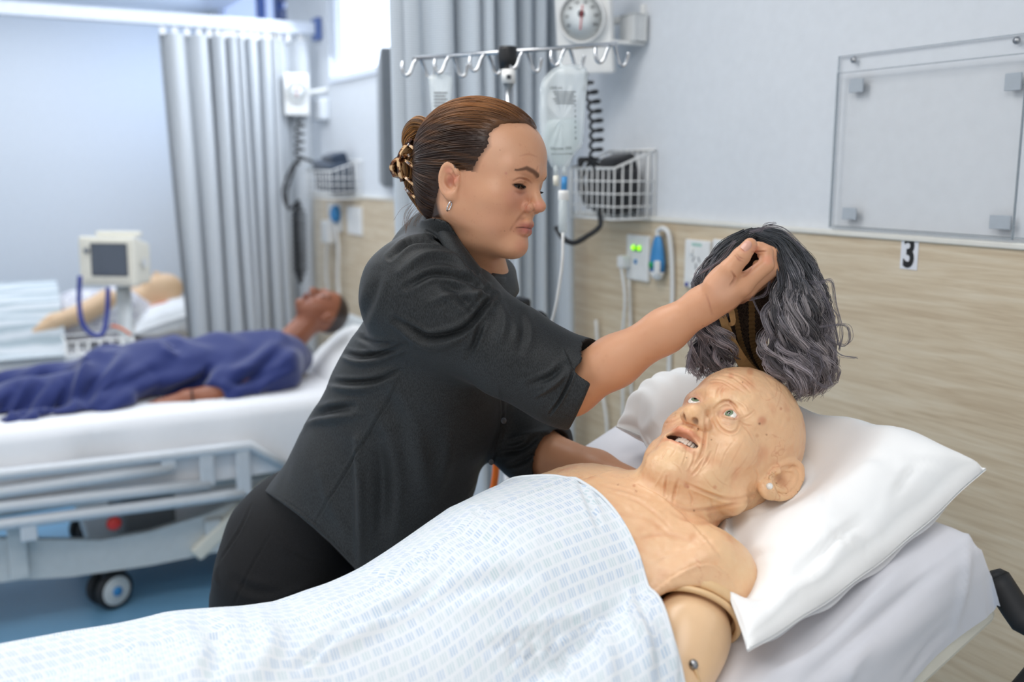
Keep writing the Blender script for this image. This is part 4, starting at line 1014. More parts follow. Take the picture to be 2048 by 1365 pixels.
pc = (AY(1735, 1120, BY0+0.02)+0)*0
e1 = AY(1500, 1300, 0.775); e2 = AY(1968, 942, 0.775)
cen_near = (e1+e2)/2
ax_w = nrm(e2-e1); ax_l = np.array([0, 1.0, 0]); nn = nrm(np.cross(ax_w, ax_l))
Wp = np.linalg.norm(e2-e1)*1.02; Lp = 0.59
pcen = cen_near+ax_l*(Lp/2)-nn*0.0
PCEN = pcen; PAW = ax_w; PN = nn

V, F = pillow_mesh(pcen, ax_l, ax_w, nn, Lp, Wp, 0.22, 11, 110, 80, 0.93, 0.74, (3.4, 0.42), 0.35, 0.035)
def head_dent(V, c, r, depth):
    d = np.linalg.norm((V-c)-np.outer((V-c)@nn, nn), axis=1); up = (V-pcen)@nn > 0
    return V-nn*(depth*np.exp(-(d/r)**2)*up)[:, None]
V_0 = V.copy(); V = head_dent(V, pcen-ax_l*0.045-ax_w*0.03, 0.165, 0.095); V = head_dent(V, pcen-ax_l*0.145-ax_w*0.16, 0.12, 0.05)
# the side towards the camera sags onto the mattress
N = vnormals(V, F)
V = creases(V, N, [
    ([(1480, 1255), (1510, 1230), (1560, 1210)], 5, 0.005), ([(1500, 1290), (1530, 1262), (1560, 1250)], 5, 0.006, 'r'), ([(1545, 1290), (1545, 1262), (1570, 1240)], 5, 0.005),
    ([(1600, 1140), (1660, 1090), (1720, 1040)], 10, 0.004), ([(1660, 1060), (1710, 1095), (1730, 1100)], 6, 0.005), ([(1690, 1120), (1640, 1170), (1560, 1240)], 9, 0.004, 'r'),
    ([(1960, 950), (1920, 965), (1860, 985)], 6, 0.006), ([(1950, 955), (1935, 1000), (1900, 1040)], 6, 0.005, 'r'), ([(1930, 960), (1880, 930), (1820, 920)], 8, 0.004),
    ([(1780, 1010), (1810, 960), (1840, 930)], 8, 0.004), ([(1640, 880), (1700, 890), (1780, 920)], 10, 0.004), ([(1610, 930), (1640, 960), (1650, 1000)], 8, 0.004),
    ([(1480, 1150), (1510, 1110), (1540, 1100)], 8, 0.004), ([(1230, 900), (1290, 860), (1330, 800)], 10, 0.004, 'r'), ([(1365, 745), (1352, 790), (1320, 830)], 7, 0.005)])
_nx, _ny = 110, 80; _e = np.array([[max(0, 1-abs(-1+2*i/(_nx-1))**3.4)*max(0, 1-abs(-1+2*j/(_ny-1))**3.4) for j in range(_ny)] for i in range(_nx)]).ravel(); _w = np.clip(np.tile(_e, 2)*4, 0, 1)[:, None]; V = V_0+(V-V_0)*_w
_hc = (V-to_world(HM, HT, (-0.02, -0.03, 0.035))); _hh = (V-pcen)@nn; _rr = np.linalg.norm(_hc-np.outer(_hc@nn, nn), axis=1)
_cap = ((to_world(HM, HT, (-0.095, -0.03, 0.02))-pcen)@nn)-0.012+0.10*np.clip((_rr-0.08)/0.15, 0, 1)**1.15

_ex = _hh-np.maximum(_cap, -0.02); V = V-nn*(0.5*(_ex+np.sqrt(_ex**2+0.014**2))*np.clip((_hh+0.01)/0.02, 0, 1))[:, None]
# keep clear of the sheet beneath
low = (V[:, 0] > XH) & (V[:, 2] < plane_z(V[:, 0])+0.006); V[low, 2] = plane_z(V[low, 0])+0.006
tag(link('pillow', mesh(V, F), M_pillow), 'large white pillow behind the head of the bald manikin', 'pillow')

# ------------------------------------------------------------------ patterned cover over the manikin
k = NT('dash_print_cotton'); uvn = k.n('ShaderNodeUVMap'); sp = k.n('ShaderNodeSeparateXYZ'); k.l(uvn.outputs[0], sp.inputs[0])
def mth(op, a, b=None, c=None):
    m = k.n('ShaderNodeMath', operation=op)
    for i, v in enumerate((a, b, c)):
        if v is None: continue
        if hasattr(v, 'links'): k.l(v, m.inputs[i])
        else: m.inputs[i].default_value = v
    return m.outputs[0]
CWU, CWV = 0.0135, 0.0150
vv = mth('DIVIDE', sp.outputs[1], CWV); row = mth('FLOOR', vv); fv = mth('FRACT', vv)
uu = mth('ADD', mth('DIVIDE', sp.outputs[0], CWU), mth('MULTIPLY', row, 0.37)); colm = mth('FLOOR', uu); fu = mth('FRACT', uu)
cb = k.n('ShaderNodeCombineXYZ'); k.l(colm, cb.inputs[0]); k.l(row, cb.inputs[1])
wn = k.n('ShaderNodeTexWhiteNoise'); k.l(cb.outputs[0], wn.inputs['Vector'])
st = mth('FRACT', mth('MULTIPLY', fu, 4.0)); line = mth('LESS_THAN', st, 0.5)
inb = mth('MULTIPLY', mth('MULTIPLY', mth('GREATER_THAN', fv, 0.14), mth('LESS_THAN', fv, 0.86)), mth('MULTIPLY', mth('GREATER_THAN', fu, 0.02), mth('LESS_THAN', fu, 0.78)))
msk = mth('MULTIPLY', line, inb)
tone = k.ramp(wn.outputs['Value'], [(0.0, rgb(192, 206, 222)), (0.35, rgb(182, 200, 220)), (0.6, rgb(198, 213, 218)), (0.85, rgb(208, 218, 224)), (1.0, rgb(188, 208, 212))])
fc = k.mix(msk, rgb(226, 230, 234), tone)
k.l(fc, k.b.inputs['Base Color']); k.b.inputs['Roughness'].default_value = 0.85; k.b.inputs['Sheen Weight'].default_value = 0.2
M_dash = k.m
YC = 1.09
hx = np.array([-1.3, -0.75, -0.62, -0.3, -0.01, 0.042, 0.169, 0.259, 0.303, 0.35, 0.426, 0.477, 0.552, 0.598, 0.671, 0.738, 0.80])
hz = np.array([0.03, 0.08, 0.17, 0.19, 0.200, 0.198, 0.200, 0.186, 0.179, 0.186, 0.190, 0.196, 0.203, 0.192, 0.172, 0.148, 0.125])
def sheet_top(X, Y):
    base = plane_z(X)+0.012
    h = np.interp(X, hx, hz)+0.010
    legs = np.clip((0.30-X)/0.3, 0, 1)
    w = 0.235+0.0*X
    t = np.abs(Y-YC)/w
    dome = h*np.clip(1-t**2.5, 0, None)**0.75
    valley = 0.03*legs*np.exp(-((Y-YC)/0.05)**2)
    dome = dome-valley*(dome > 0)
    arm = np.clip((X-0.1)/0.2, 0, 1)
    for ya, ra in ((0.855, 0.085), (1.325, 0.085)):
        a = arm*np.interp(X, [0.3, 0.55, 0.75], [0.085, 0.10, 0.115])*np.sqrt(np.clip(1-((Y-ya)/ra)**2, 0, 1)); dome = smin(-dome, -a*(1.0 if ya < 1 else 0.5), 0.03)*-1
    skirt = 0.05*np.exp(-(np.clip(t-1, 0, 9)/0.25)**2)*np.clip(h/0.15, 0, 1)
    return base+np.maximum(dome, 0)*0.94+skirt*0.5*np.where(Y > YC, 0.8, 1.0)
def ray_sheet(u, v):
    r = ray(u, v); t = np.linspace(0.8, 2.3, 1500); p = CP+r*t[:, None]
    k_ = np.argmax(p[:, 2] < sheet_top(np.clip(p[:, 0], -1.2, 0.8), np.clip(p[:, 1], BY0, 1.50))); return p[k_]
HEM = np.array([ray_sheet(u, v) for u, v in [(1130, 957), (1165, 968), (1195, 988), (1240, 1040), (1280, 1120), (1310, 1190), (1340, 1265), (1366, 1362)]])

_o = np.argsort(HEM[:, 1]); hemY = [0.40]+[float(x) for x in HEM[_o, 1]]+[float(HEM[:, 1].max())+0.06, 1.6]; hemX = [float(HEM[_o[0], 0])-0.05]+[float(x) for x in HEM[_o, 0]]+[float(HEM[_o[-1], 0])-0.03, float(HEM[_o[-1], 0])-0.06]
nyv = 150; nxv = 220
ysrow = np.concatenate([np.linspace(1.50, BY0-0.008, nyv)])
drops = np.linspace(0.02, 0.30, 16)
V = []; U = []
allrows = [(1.508, -d) for d in drops[::-1]]+[(y, None) for y in ysrow]+[(BY0-0.016, -d) for d in drops]
acc = 0; prev = None; rows = []
for (y, d) in allrows:
    xe = np.interp(y if d is None or y > 1 else BY0+d*0.5, hemY, hemX)
    sx = np.linspace(0, 1, nxv); X = xe+(-1.25-xe)*(sx**1.25)
    Yv = np.full(nxv, y)
    Z = sheet_top(X, Yv if d is None else np.full(nxv, min(max(y, BY0-0.008), 1.50)))
    if d is not None:
        Z = Z+d; Yv = Yv+(-1 if y < 1 else 1)*(0.012*np.sin(X*26+2*np.sin(X*9))*(-d/0.3)+0.01)
    rows.append(np.stack([X, Yv, Z], 1))
R3 = np.array(rows); V = R3.reshape(-1, 3)
du = np.concatenate([np.zeros((len(rows), 1)), np.cumsum(np.linalg.norm(np.diff(R3, axis=1), axis=2), 1)], 1)
dv = np.concatenate([np.zeros((1, nxv)), np.cumsum(np.linalg.norm(np.diff(R3, axis=0), axis=2), 0)], 0)
dvm = dv[:, 60:61]*0.5+dv*0.5
U = np.stack([du, dvm], -1).reshape(-1, 2)
F = grid_faces(len(rows), nxv)
N = vnormals(V, F)
if N[len(N)//2][2] < 0: F = F[:, ::-1]; N = -N
V = V+N*(0.003*fbm(V*7.0, 3))[:, None]
SHEET_FOLDS = [
    ([(1020, 1345), (1075, 1320), (1150, 1275), (1230, 1245)], 10, 0.006, 'r'), ([(1010, 1320), (1060, 1305), (1120, 1290)], 6, 0.006),
    ([(1060, 1260), (1150, 1235), (1230, 1200)], 14, 0.005, 'r'), ([(960, 1300), (1050, 1275), (1130, 1250)], 8, 0.004),
    ([(700, 1245), (760, 1230), (830, 1200), (900, 1140)], 10, 0.006), ([(640, 1320), (700, 1285), (780, 1240)], 14, 0.006, 'r'), ([(590, 1340), (640, 1300), (700, 1250)], 8, 0.006),
    ([(730, 1150), (780, 1150), (850, 1130)], 6, 0.004), ([(820, 1100), (860, 1120), (900, 1125)], 5, 0.004),
    ([(1160, 965), (1180, 1010), (1200, 1060)], 5, 0.004), ([(1230, 1010), (1262, 1080), (1290, 1150)], 8, 0.004, 'r'), ([(1255, 1180), (1290, 1270), (1300, 1365)], 10, 0.008, 'r'), ([(1275, 1200), (1315, 1280), (1330, 1365)], 8, 0.006),
    ([(1180, 1230), (1215, 1290), (1225, 1365)], 12, 0.005, 'r'), ([(1100, 1290), (1120, 1330), (1120, 1365)], 12, 0.005), ([(1340, 1270), (1350, 1310), (1352, 1365)], 6, 0.005, 'r'),
    ([(400, 1240), (440, 1290), (420, 1365)], 20, 0.006), ([(250, 1265), (280, 1310), (260, 1365)], 20, 0.005, 'r'), ([(520, 1235), (540, 1290), (500, 1365)], 20, 0.006, 'r'),
    ([(950, 1015), (960, 1030), (985, 1040)], 5, 0.004), ([(900, 1060), (960, 1080), (1040, 1080)], 18, 0.004), ([(880, 1200), (960, 1170), (1060, 1150)], 16, 0.004)]
V = creases(V, vnormals(V, F), [(l[0], l[1], l[2]*1.7)+tuple(l[3:]) for l in SHEET_FOLDS])
me = mesh(V, F); set_uv(me, U)
dr = thing('patterned_cover', 'white cover with pale blue dashes over the bald manikin', 'cover', (0.3, 1.1, ZF))
o = link('printed_cloth', me, M_dash, dr)
# folded hem
hp = R3[:, 0]; tube('hem_seam', hp[8:-6:4]+np.array([0, 0, 0.0015]), 0.0022, M_dash, dr, 6, 2)

# ------------------------------------------------------------------ drip stand with its hook bar, bags and line
dS = 2.2
po = P(1017, 150, dS); PX, PY = po[0], po[1]
iv = thing('drip_stand', 'chrome drip stand with twelve hooks behind the woman', 'drip stand', (PX, PY, 0))
zt = po[2]
tube('pole', [(PX, PY, 0.1), (PX, PY, zt+0.02)], 0.0115, M_chrome, iv, 16, 1)
tube('outer_tube', [(PX, PY, 0.1), (PX, PY, 1.0)], 0.016, M_steel, iv, 16, 1)
lathe('top_collar', [(0.0001, 0.024), (0.020, 0.024), (0.021, 0.018), (0.021, 0.0), (0.018, -0.024), (0.0001, -0.024)], P(1015, 116, dS), (0, 0, 1), M_black, iv, 24)
lathe('label_sleeve', [(0.012, -0.015), (0.0155, -0.015), (0.0155, 0.015), (0.012, 0.015)], P(1017, 153, dS), (0, 0, 1), M_white, iv, 20)
box('sleeve_print', tuple(P(1013, 158, dS-0.017)), tuple(P(1022, 150, dS-0.0162)), M_dgrey, iv)
bl, br = P(826, 117, dS+0.05), P(1235, 88, dS-0.05)
tube('hook_bar', [bl, (bl+br)/2+0*bl, br], 0.0048, M_chrome, iv, 10, 1)
bd = nrm(br-bl); pd = nrm(np.cross(bd, (0, 0, 1)))
if pd@CF > 0: pd = -pd
def hook(u, v, sgn):
    t = (u-826)/(1235-826); o = bl+(br-bl)*t
    s = FPX/dS
    if sgn > 0: pp = [(0, 3), (-4, 12), (-10, 30), (-17, 35), (-23, 31), (-26, 20), (-27, 6)]
    else: pp = [(8, -2), (12, 12), (16, 28), (21, 38), (28, 38), (33, 30), (37, 14)]
    pts = [o+CR*(a/s)-np.array([0, 0, 1])*(b/s)+pd*(0.012 if sgn > 0 else -0.012)*(min(1, b/20.0)) for a, b in pp]
    tube('hook', pts, 0.0042, M_chrome, iv, 10, 5)
for u, v in ((833, 116), (900, 111), (972, 106), (1050, 100), (1134, 94), (1220, 88)):
    hook(u, v, 1); hook(u, v, -1)
kb = P(1077, 641, dS-0.05)
lathe('clamp_knob', [(0.0001, -0.014), (0.018, -0.014), (0.021, -0.008), (0.021, 0.008), (0.018, 0.014), (0.0001, 0.014)], kb, camv(-0.2, -1, 0.1), M_black, iv, 16)
box('clamp_body', tuple(np.array([PX-0.025, PY-0.03, kb[2]-0.03])), tuple(np.array([PX+0.045, PY+0.03, kb[2]+0.03])), M_black, iv, bevel=0.008)
for i in range(5):
    a = i*2*math.pi/5+0.3; e = np.array([PX+0.28*math.cos(a), PY+0.28*math.sin(a), 0.08])
    tube('foot', [(PX, PY, 0.13), (PX+0.15*math.cos(a), PY+0.15*math.sin(a), 0.11), e], 0.012, M_steel, iv, 8, 3); lathe('wheel', [(0.02, -0.01), (0.035, -0.008), (0.035, 0.008), (0.02, 0.01)], (e[0], e[1], 0.035), (math.sin(a), -math.cos(a), 0), M_rubber, iv, 16)
k = NT('clear_soft_plastic'); k.b.inputs['Base Color'].default_value = rgb(240, 248, 250); k.b.inputs['Roughness'].default_value = 0.12; k.b.inputs['Alpha'].default_value = 0.36; k.b.inputs['Specular IOR Level'].default_value = 0.7; k.b.inputs['Coat Weight'].default_value = 0.3
M_bag = k.m
k = NT('clear_chamber'); k.b.inputs['Base Color'].default_value = rgb(214, 222, 224); k.b.inputs['Roughness'].default_value = 0.08; k.b.inputs['Alpha'].default_value = 0.55
M_clear = k.m
def bag_mesh(outline, d, thick, rings=9):
    o = smooth_path(np.array(outline+[outline[0]], float), 4)[:-1]; c = o.mean(0); n = len(o); V = []
    def pt(q, off): return P(q[0], q[1], d)+off*(-CF)
    for i in range(rings):
        s = 1-i/(rings-0.3); t = thick*math.sqrt(max(0, 1-s*s))
        for q in o: V.append(pt(c+(q-c)*s, t+0.25*thick*math.sin(q[0]*0.21+q[1]*0.07)*(1-s)*s))
    top = len(V); V.append(pt(c, thick))
    for i in range(1, rings):
        s = 1-i/(rings-0.3); t = thick*math.sqrt(max(0, 1-s*s))
        for q in o: V.append(pt(c+(q-c)*s, -t))
    bot = len(V); V.append(pt(c, -thick)); F = []
    for i in range(rings-1):
        for j in range(n): F.append((i*n+j, i*n+(j+1) % n, (i+1)*n+(j+1) % n, (i+1)*n+j))
    for j in range(n): F.append(((rings-1)*n+j, (rings-1)*n+(j+1) % n, top))
    def b(i, j): return (j % n) if i == 0 else top+1+(i-1)*n+j % n
    for i in range(rings-1):
        for j in range(n): F.append((b(i, j+1), b(i, j), b(i+1, j), b(i+1, j+1)))
    for j in range(n): F.append((b(rings-1, j+1), b(rings-1, j), bot))
    return mesh(V, F)
dB = 2.08
bag = thing('fluid_bag', 'full clear fluid bag with printed lines right of the woman', 'fluid bag', tuple(P(1128, 240, dB)))
outl = [(1112, 134), (1140, 128), (1174, 138), (1172, 200), (1168, 265), (1164, 292), (1146, 314), (1136, 334), (1122, 338), (1104, 336), (1094, 316), (1084, 300), (1080, 268), (1078, 215), (1082, 166), (1096, 146)]
link('bag_film', bag_mesh(outl, dB, 0.017), M_bag, bag)
link('fluid', bag_mesh([(1096, 240), (1150, 236), (1160, 262), (1156, 290), (1136, 318), (1124, 330), (1108, 326), (1094, 296), (1088, 268)], dB, 0.011, 6), mat('dextrose_fluid', rgb(204, 222, 222), 0.08, alpha=0.35), bag)
cuv = [camv(1, 0, 0), np.array([0, 0, 1.0])]
def btext(nm, s, u, v, size, d=None, up=None): text(nm, s, P(u, v, (d or dB)-0.0195), CR+np.array([0, 0, 0.02]), (0, 0, 1), size, M_ink, bag)
for i, (s, u, v, z) in enumerate([('Glucose 10%', 1122, 297, 0.0085), ('Intravenous infusion', 1124, 308, 0.0055), ('1000 mL', 1112, 176, 0.008)]): btext('bag_print', s, u, v, z)
for i in range(6): box('print_line', (-0.021+0.003*(i % 3), -0.0007, 0), (0.027-0.004*(i % 2), 0.0007, 0.0004), M_ink, bag, M=frameM(P(1126, 184+i*4.6, dB-0.0195), CR, CU, -CF))
for i in range(8): text('graduation', str(i+1), P(1150+0.2*i, 200+i*11, dB-0.0185), CR, CU, 0.0075, M_ink, bag)
tube('hanger_loop', [P(1128, 138, dB), P(1120, 124, dB+0.03), P(1126, 112, dB+0.06)], 0.003, M_bag, bag, 6, 4)
for u in (1112, 1129): tube('port_tube', [P(u, 332, dB), P(u, 352, dB)], 0.0052, M_clear, bag, 12, 1)
tube('port_cap', [P(1112, 352, dB), P(1112, 372, dB)], 0.006, M_cream, bag, 12, 1)
ln = thing('infusion_line', 'drip chamber and tubing hanging below the full fluid bag', 'drip line', tuple(P(1128, 420, dB)))
tube('blue_spike', [P(1129, 354, dB), P(1128, 380, dB)], 0.0062, M_blue, ln, 12, 1)
lathe('chamber_top', [(0.0001, 0.012), (0.0105, 0.011), (0.0115, 0.006), (0.0115, -0.008), (0.0095, -0.011)], P(1127, 392, dB), (0, 0, 1), M_white, ln, 20)
lathe('drip_chamber', [(0.0095, 0.033), (0.0095, -0.03), (0.007, -0.036), (0.0001, -0.037)], P(1126, 432, dB), (0, 0, 1), M_clear, ln, 20)
tube('tubing', [P(1126, 466, dB), P(1124, 530, dB), P(1112, 610, dB+0.02), P(1098, 665, dB+0.05), P(1088, 720, dB+0.06), P(1082, 860, dB+0.06)], 0.0032, M_cable, ln)
bag2 = thing('fluid_bag', 'small fluid bag hanging behind the hair of the woman', 'fluid bag', tuple(P(880, 190, 2.24)))
link('bag_film', bag_mesh([(856, 152), (880, 146), (904, 152), (902, 200), (898, 250), (884, 262), (868, 250), (860, 200)], 2.24, 0.012), M_bag, bag2)
for i in range(5): box('print_line', (-0.015, -0.0012, 0), (0.015-0.004*(i % 2), 0.0012, 0.0004), M_ink, bag2, M=frameM(P(881, 186+i*6.5, 2.24-0.0135), CR, CU, -CF))
tube('hanger_loop', [P(880, 152, 2.24), P(872, 138, 2.22)], 0.003, M_bag, bag2, 6, 1)
oh = thing('orange_hose', 'bright orange hose hanging between the drip stand and the woman', 'hose', tuple(P(990, 930, 2.1)))
tube('hose', [P(975, 860, 2.1), P(988, 900, 2.1), P(992, 935, 2.1), P(988, 970, 2.1), P(982, 1000, 2.1), P(985, 1040, 2.1)], 0.0075, M_orange, oh)
# ------------------------------------------------------------------ bald elderly manikin in the near bed
EYM = [np.array([s*0.031, 0.0775, 0.0175]) for s in (-1, 1)]
NB = np.array([0.805, 1.045, float(plane_z(0.805))+0.085])
SHN = np.array([0.775, 0.915, float(plane_z(0.775))+0.062]); SHF = np.array([0.80, 1.255, float(plane_z(0.80))+0.055])
def ear_sdf(q, c, side, tilt, a=0.0185, b=0.034, lobe=0.011, flare=0.45):
    """outer ear: rim, inner fold, hollow and lobe. q in head frame; side +1 = subject's right"""
    ct, st_ = math.cos(tilt), math.sin(tilt)
    x = (q[:, 0]-c[0])*side; y = q[:, 1]-c[1]; z = q[:, 2]-c[2]
    yy = y*ct+z*st_; zz = -y*st_+z*ct
    n = x+flare*(yy-0.004)            # rear edge stands away from the head
    e = np.sqrt((yy/a)**2+(zz/b)**2)
    d = smax((e-0.98)*a, np.abs(n+0.0035)-0.0045, 0.003)
    rr = 0.0036*np.clip(1.15-np.clip(yy/a, 0, 1)*np.clip(-zz/b+0.6, 0, 1), 0.3, 1)
    rim = np.sqrt(((e-0.90)*a*1.1)**2+(n-0.0030)**2)-rr
    d = smin(d, rim, 0.0025)
    e2 = np.sqrt(((yy+0.10*a)/(a*0.52))**2+((zz-0.06*b)/(b*0.52))**2)
    anti = np.sqrt(((e2-1)*a*0.55)**2+(n-0.0018)**2)-0.0026
    d = smin(d, np.where(yy < 0.35*a, anti, anti+0.004), 0.003)
    d = smin(d, np.sqrt((yy-0.12*a)**2+(zz+b*0.93)**2+((n+0.001)*1.2)**2)-lobe, 0.006)
    con = np.sqrt(((yy-0.10*a)/(a*0.42))**2+((zz+0.10*b)/(b*0.40))**2+((n-0.0045)/0.0085)**2)-1
    d = smax(d, -con*a*0.42, 0.003)
    d = smin(d, np.sqrt((yy-0.68*a)**2+((zz+0.14*b)*0.75)**2+(n-0.0015)**2)-0.0042, 0.003)   # tragus
    # root joining it to the head
    return d.astype(q.dtype)
def sd_head1(q):
    d = d_ell(q, (0, -0.006, 0.058), (0.079, 0.098, 0.088))
    d = smin(d, d_ell(q, (0, 0.028, 0.055), (0.064, 0.070, 0.062)), 0.03)
    d = smin(d, d_ell(q, (0, 0.028, -0.012), (0.064, 0.058, 0.075)), 0.025)
    d = smin(d, d_ell(q, (0, -0.02, 0.0), (0.070, 0.075, 0.06)), 0.02)
    for s in (-1, 1):
        d = smin(d, d_cap(q, (s*0.058, 0.0, -0.052), (s*0.014, 0.07, -0.088), 0.020, 0.017), 0.022)
        d = smin(d, d_sph(q, (s*0.046, 0.05, -0.008), 0.024), 0.02)                         # cheekbone
        d = smin(d, d_ell(q, (s*0.040, 0.05, -0.058), (0.022, 0.022, 0.028)), 0.015)        # jowl
        d = smin(d, d_cap(q, (s*0.014, 0.088, 0.037), (s*0.052, 0.066, 0.034), 0.009, 0.008), 0.016)   # brow
        d = smax(d, -d_ell(q, (s*0.031, 0.099, 0.0175), (0.019, 0.014, 0.0125)), 0.012)
        d = smin(d, d_ell(q, (s*0.032, 0.074, 0.0015), (0.016, 0.012, 0.009)), 0.010)       # bag
        d = smin(d, d_sph(q, (s*0.031, 0.0775, 0.0175), 0.0148), 0.004)
    d = smin(d, d_ell(q, (0, 0.072, -0.092), (0.024, 0.018, 0.016)), 0.014)
    d = smin(d, d_ell(q, (0, 0.03, -0.085), (0.04, 0.045, 0.022)), 0.025)
    d = smin(d, d_ell(q, (0, 0.072, -0.05), (0.033, 0.018, 0.03)), 0.018)                   # muzzle
    d = smin(d, d_cap(q, (0, 0.086, 0.026), (0, 0.101, -0.002), 0.0070, 0.0095), 0.010)      # nose
    d = smin(d, d_ell(q, (0, 0.1040, -0.0145), (0.0160, 0.0142, 0.0132)), 0.008)
    for s in (-1, 1):
        d = smin(d, d_ell(q, (s*0.0148, 0.0940, -0.0165), (0.0092, 0.0120, 0.0088)), 0.005)
    for s in (-1, 1): d = smax(d, -d_ell(q, (s*0.0088, 0.1030, -0.0265), (0.0036, 0.0066, 0.0060)), 0.002)
    # lips around an open mouth
    for s in (-1, 1):
        d = smin(d, d_cap(q, (s*0.027, 0.080, -0.0505), (s*0.008, 0.0905, -0.0385), 0.0045, 0.0065), 0.006)
        d = smin(d, d_cap(q, (s*0.026, 0.080, -0.0530), (s*0.008, 0.086, -0.0610), 0.0045, 0.0062), 0.006)
    d = smin(d, d_cap(q, (-0.008, 0.0905, -0.0385), (0.008, 0.0905, -0.0385), 0.0065, 0.0065), 0.006)
    d = smin(d, d_cap(q, (-0.008, 0.086, -0.0610), (0.008, 0.086, -0.0610), 0.0062, 0.0062), 0.006)
    d = smax(d, -d_ell(q, (0, 0.078, -0.0500), (0.0265, 0.035, 0.0078)), 0.004)
    for s in (-1, 1):
        e = EYM[0 if s < 0 else 1]
        d = smax(d, -d_ell(q, (e[0], 0.094, 0.0168), (0.0125, 0.018, 0.0050)), 0.0020)
        d = smin(d, ear_sdf(q, (s*0.0815, -0.021, 0.024), s, 0.22, 0.0215, 0.0370, 0.0115), 0.005)
    return d
def sd_man(p):
    q = ((p-HT)@HM).astype(p.dtype)
    d = sd_head1(q)
    d = smin(d, d_cap(p, to_world(HM, HT, (0, -0.012, -0.03)), NB, 0.050, 0.056), 0.022)
    for s in (-1, 1): d = smin(d, d_cap(p, to_world(HM, HT, (s*0.030, 0.022, -0.085)), NB+np.array([-0.02, -s*0.02, 0.02]), 0.012, 0.014), 0.02)
    X, Y = p[:, 0], p[:, 1]
    body = (p[:, 2]-(sheet_top(np.minimum(X, 0.78), Y)-0.020))*0.8
    body = smax(body, np.abs(Y-1.09)-0.195, 0.03); body = smax(body, X-0.765, 0.05); body = smax(body, plane_z(X)+0.012-p[:, 2], 0.02); body = smax(body, 0.05-X, 0.03)
    body = body.astype(p.dtype)
    t2 = d_cap(p, NB+np.array([-0.01, -0.01, -0.012]), SHN+np.array([-0.01, 0.03, 0.0]), 0.052, 0.058)
    t2 = smin(t2, d_cap(p, NB+np.array([-0.01, 0.01, -0.012]), SHF, 0.052, 0.052), 0.03)
    t2 = smin(t2, d_ell(p, NB+np.array([-0.09, 0.035, -0.035]), (0.12, 0.17, 0.078), np.stack([SI, (0, 1, 0), NI], 1)), 0.04)
    t2 = smin(t2, d_sph(p, SHN, 0.062), 0.03)
    body = smin(body, t2, 0.05)
    d = smin(d, body, 0.025)
    # socket opening where the plastic arm enters
    d = smax(d, -d_cap(p, P(1386, 1236, 1.215), P(1340, 1400, 1.12), 0.052, 0.085), 0.012)
    return smax(d, (plane_z(X)+0.004-p[:, 2]).astype(p.dtype)-0.02*(q[:, 2] > -0.06), 0.006) if False else d
lo = np.array([0.02, 0.80, 0.86]); hi = np.array([1.10, 1.42, 1.42])
hs = lambda v: (np.linalg.norm(v-(HT+HM[:, 2]*0.02), axis=1) < 0.155) & (v[:, 2] > plane_z(v[:, 0])+0.02)
def hs2(v):
    q = (v-HT)@HM
    return (q[:, 1] > 0.03) & (np.linalg.norm(q-np.array([0, 0.05, -0.01]), axis=1) < 0.125) | (np.linalg.norm(q-np.array([-0.08, -0.01, 0.02]), axis=1) < 0.055)
V, F = sdf_mesh(sd_man, lo, hi, 0.0048, [lambda v: (v[:, 0] > 0.62), hs2], 3)

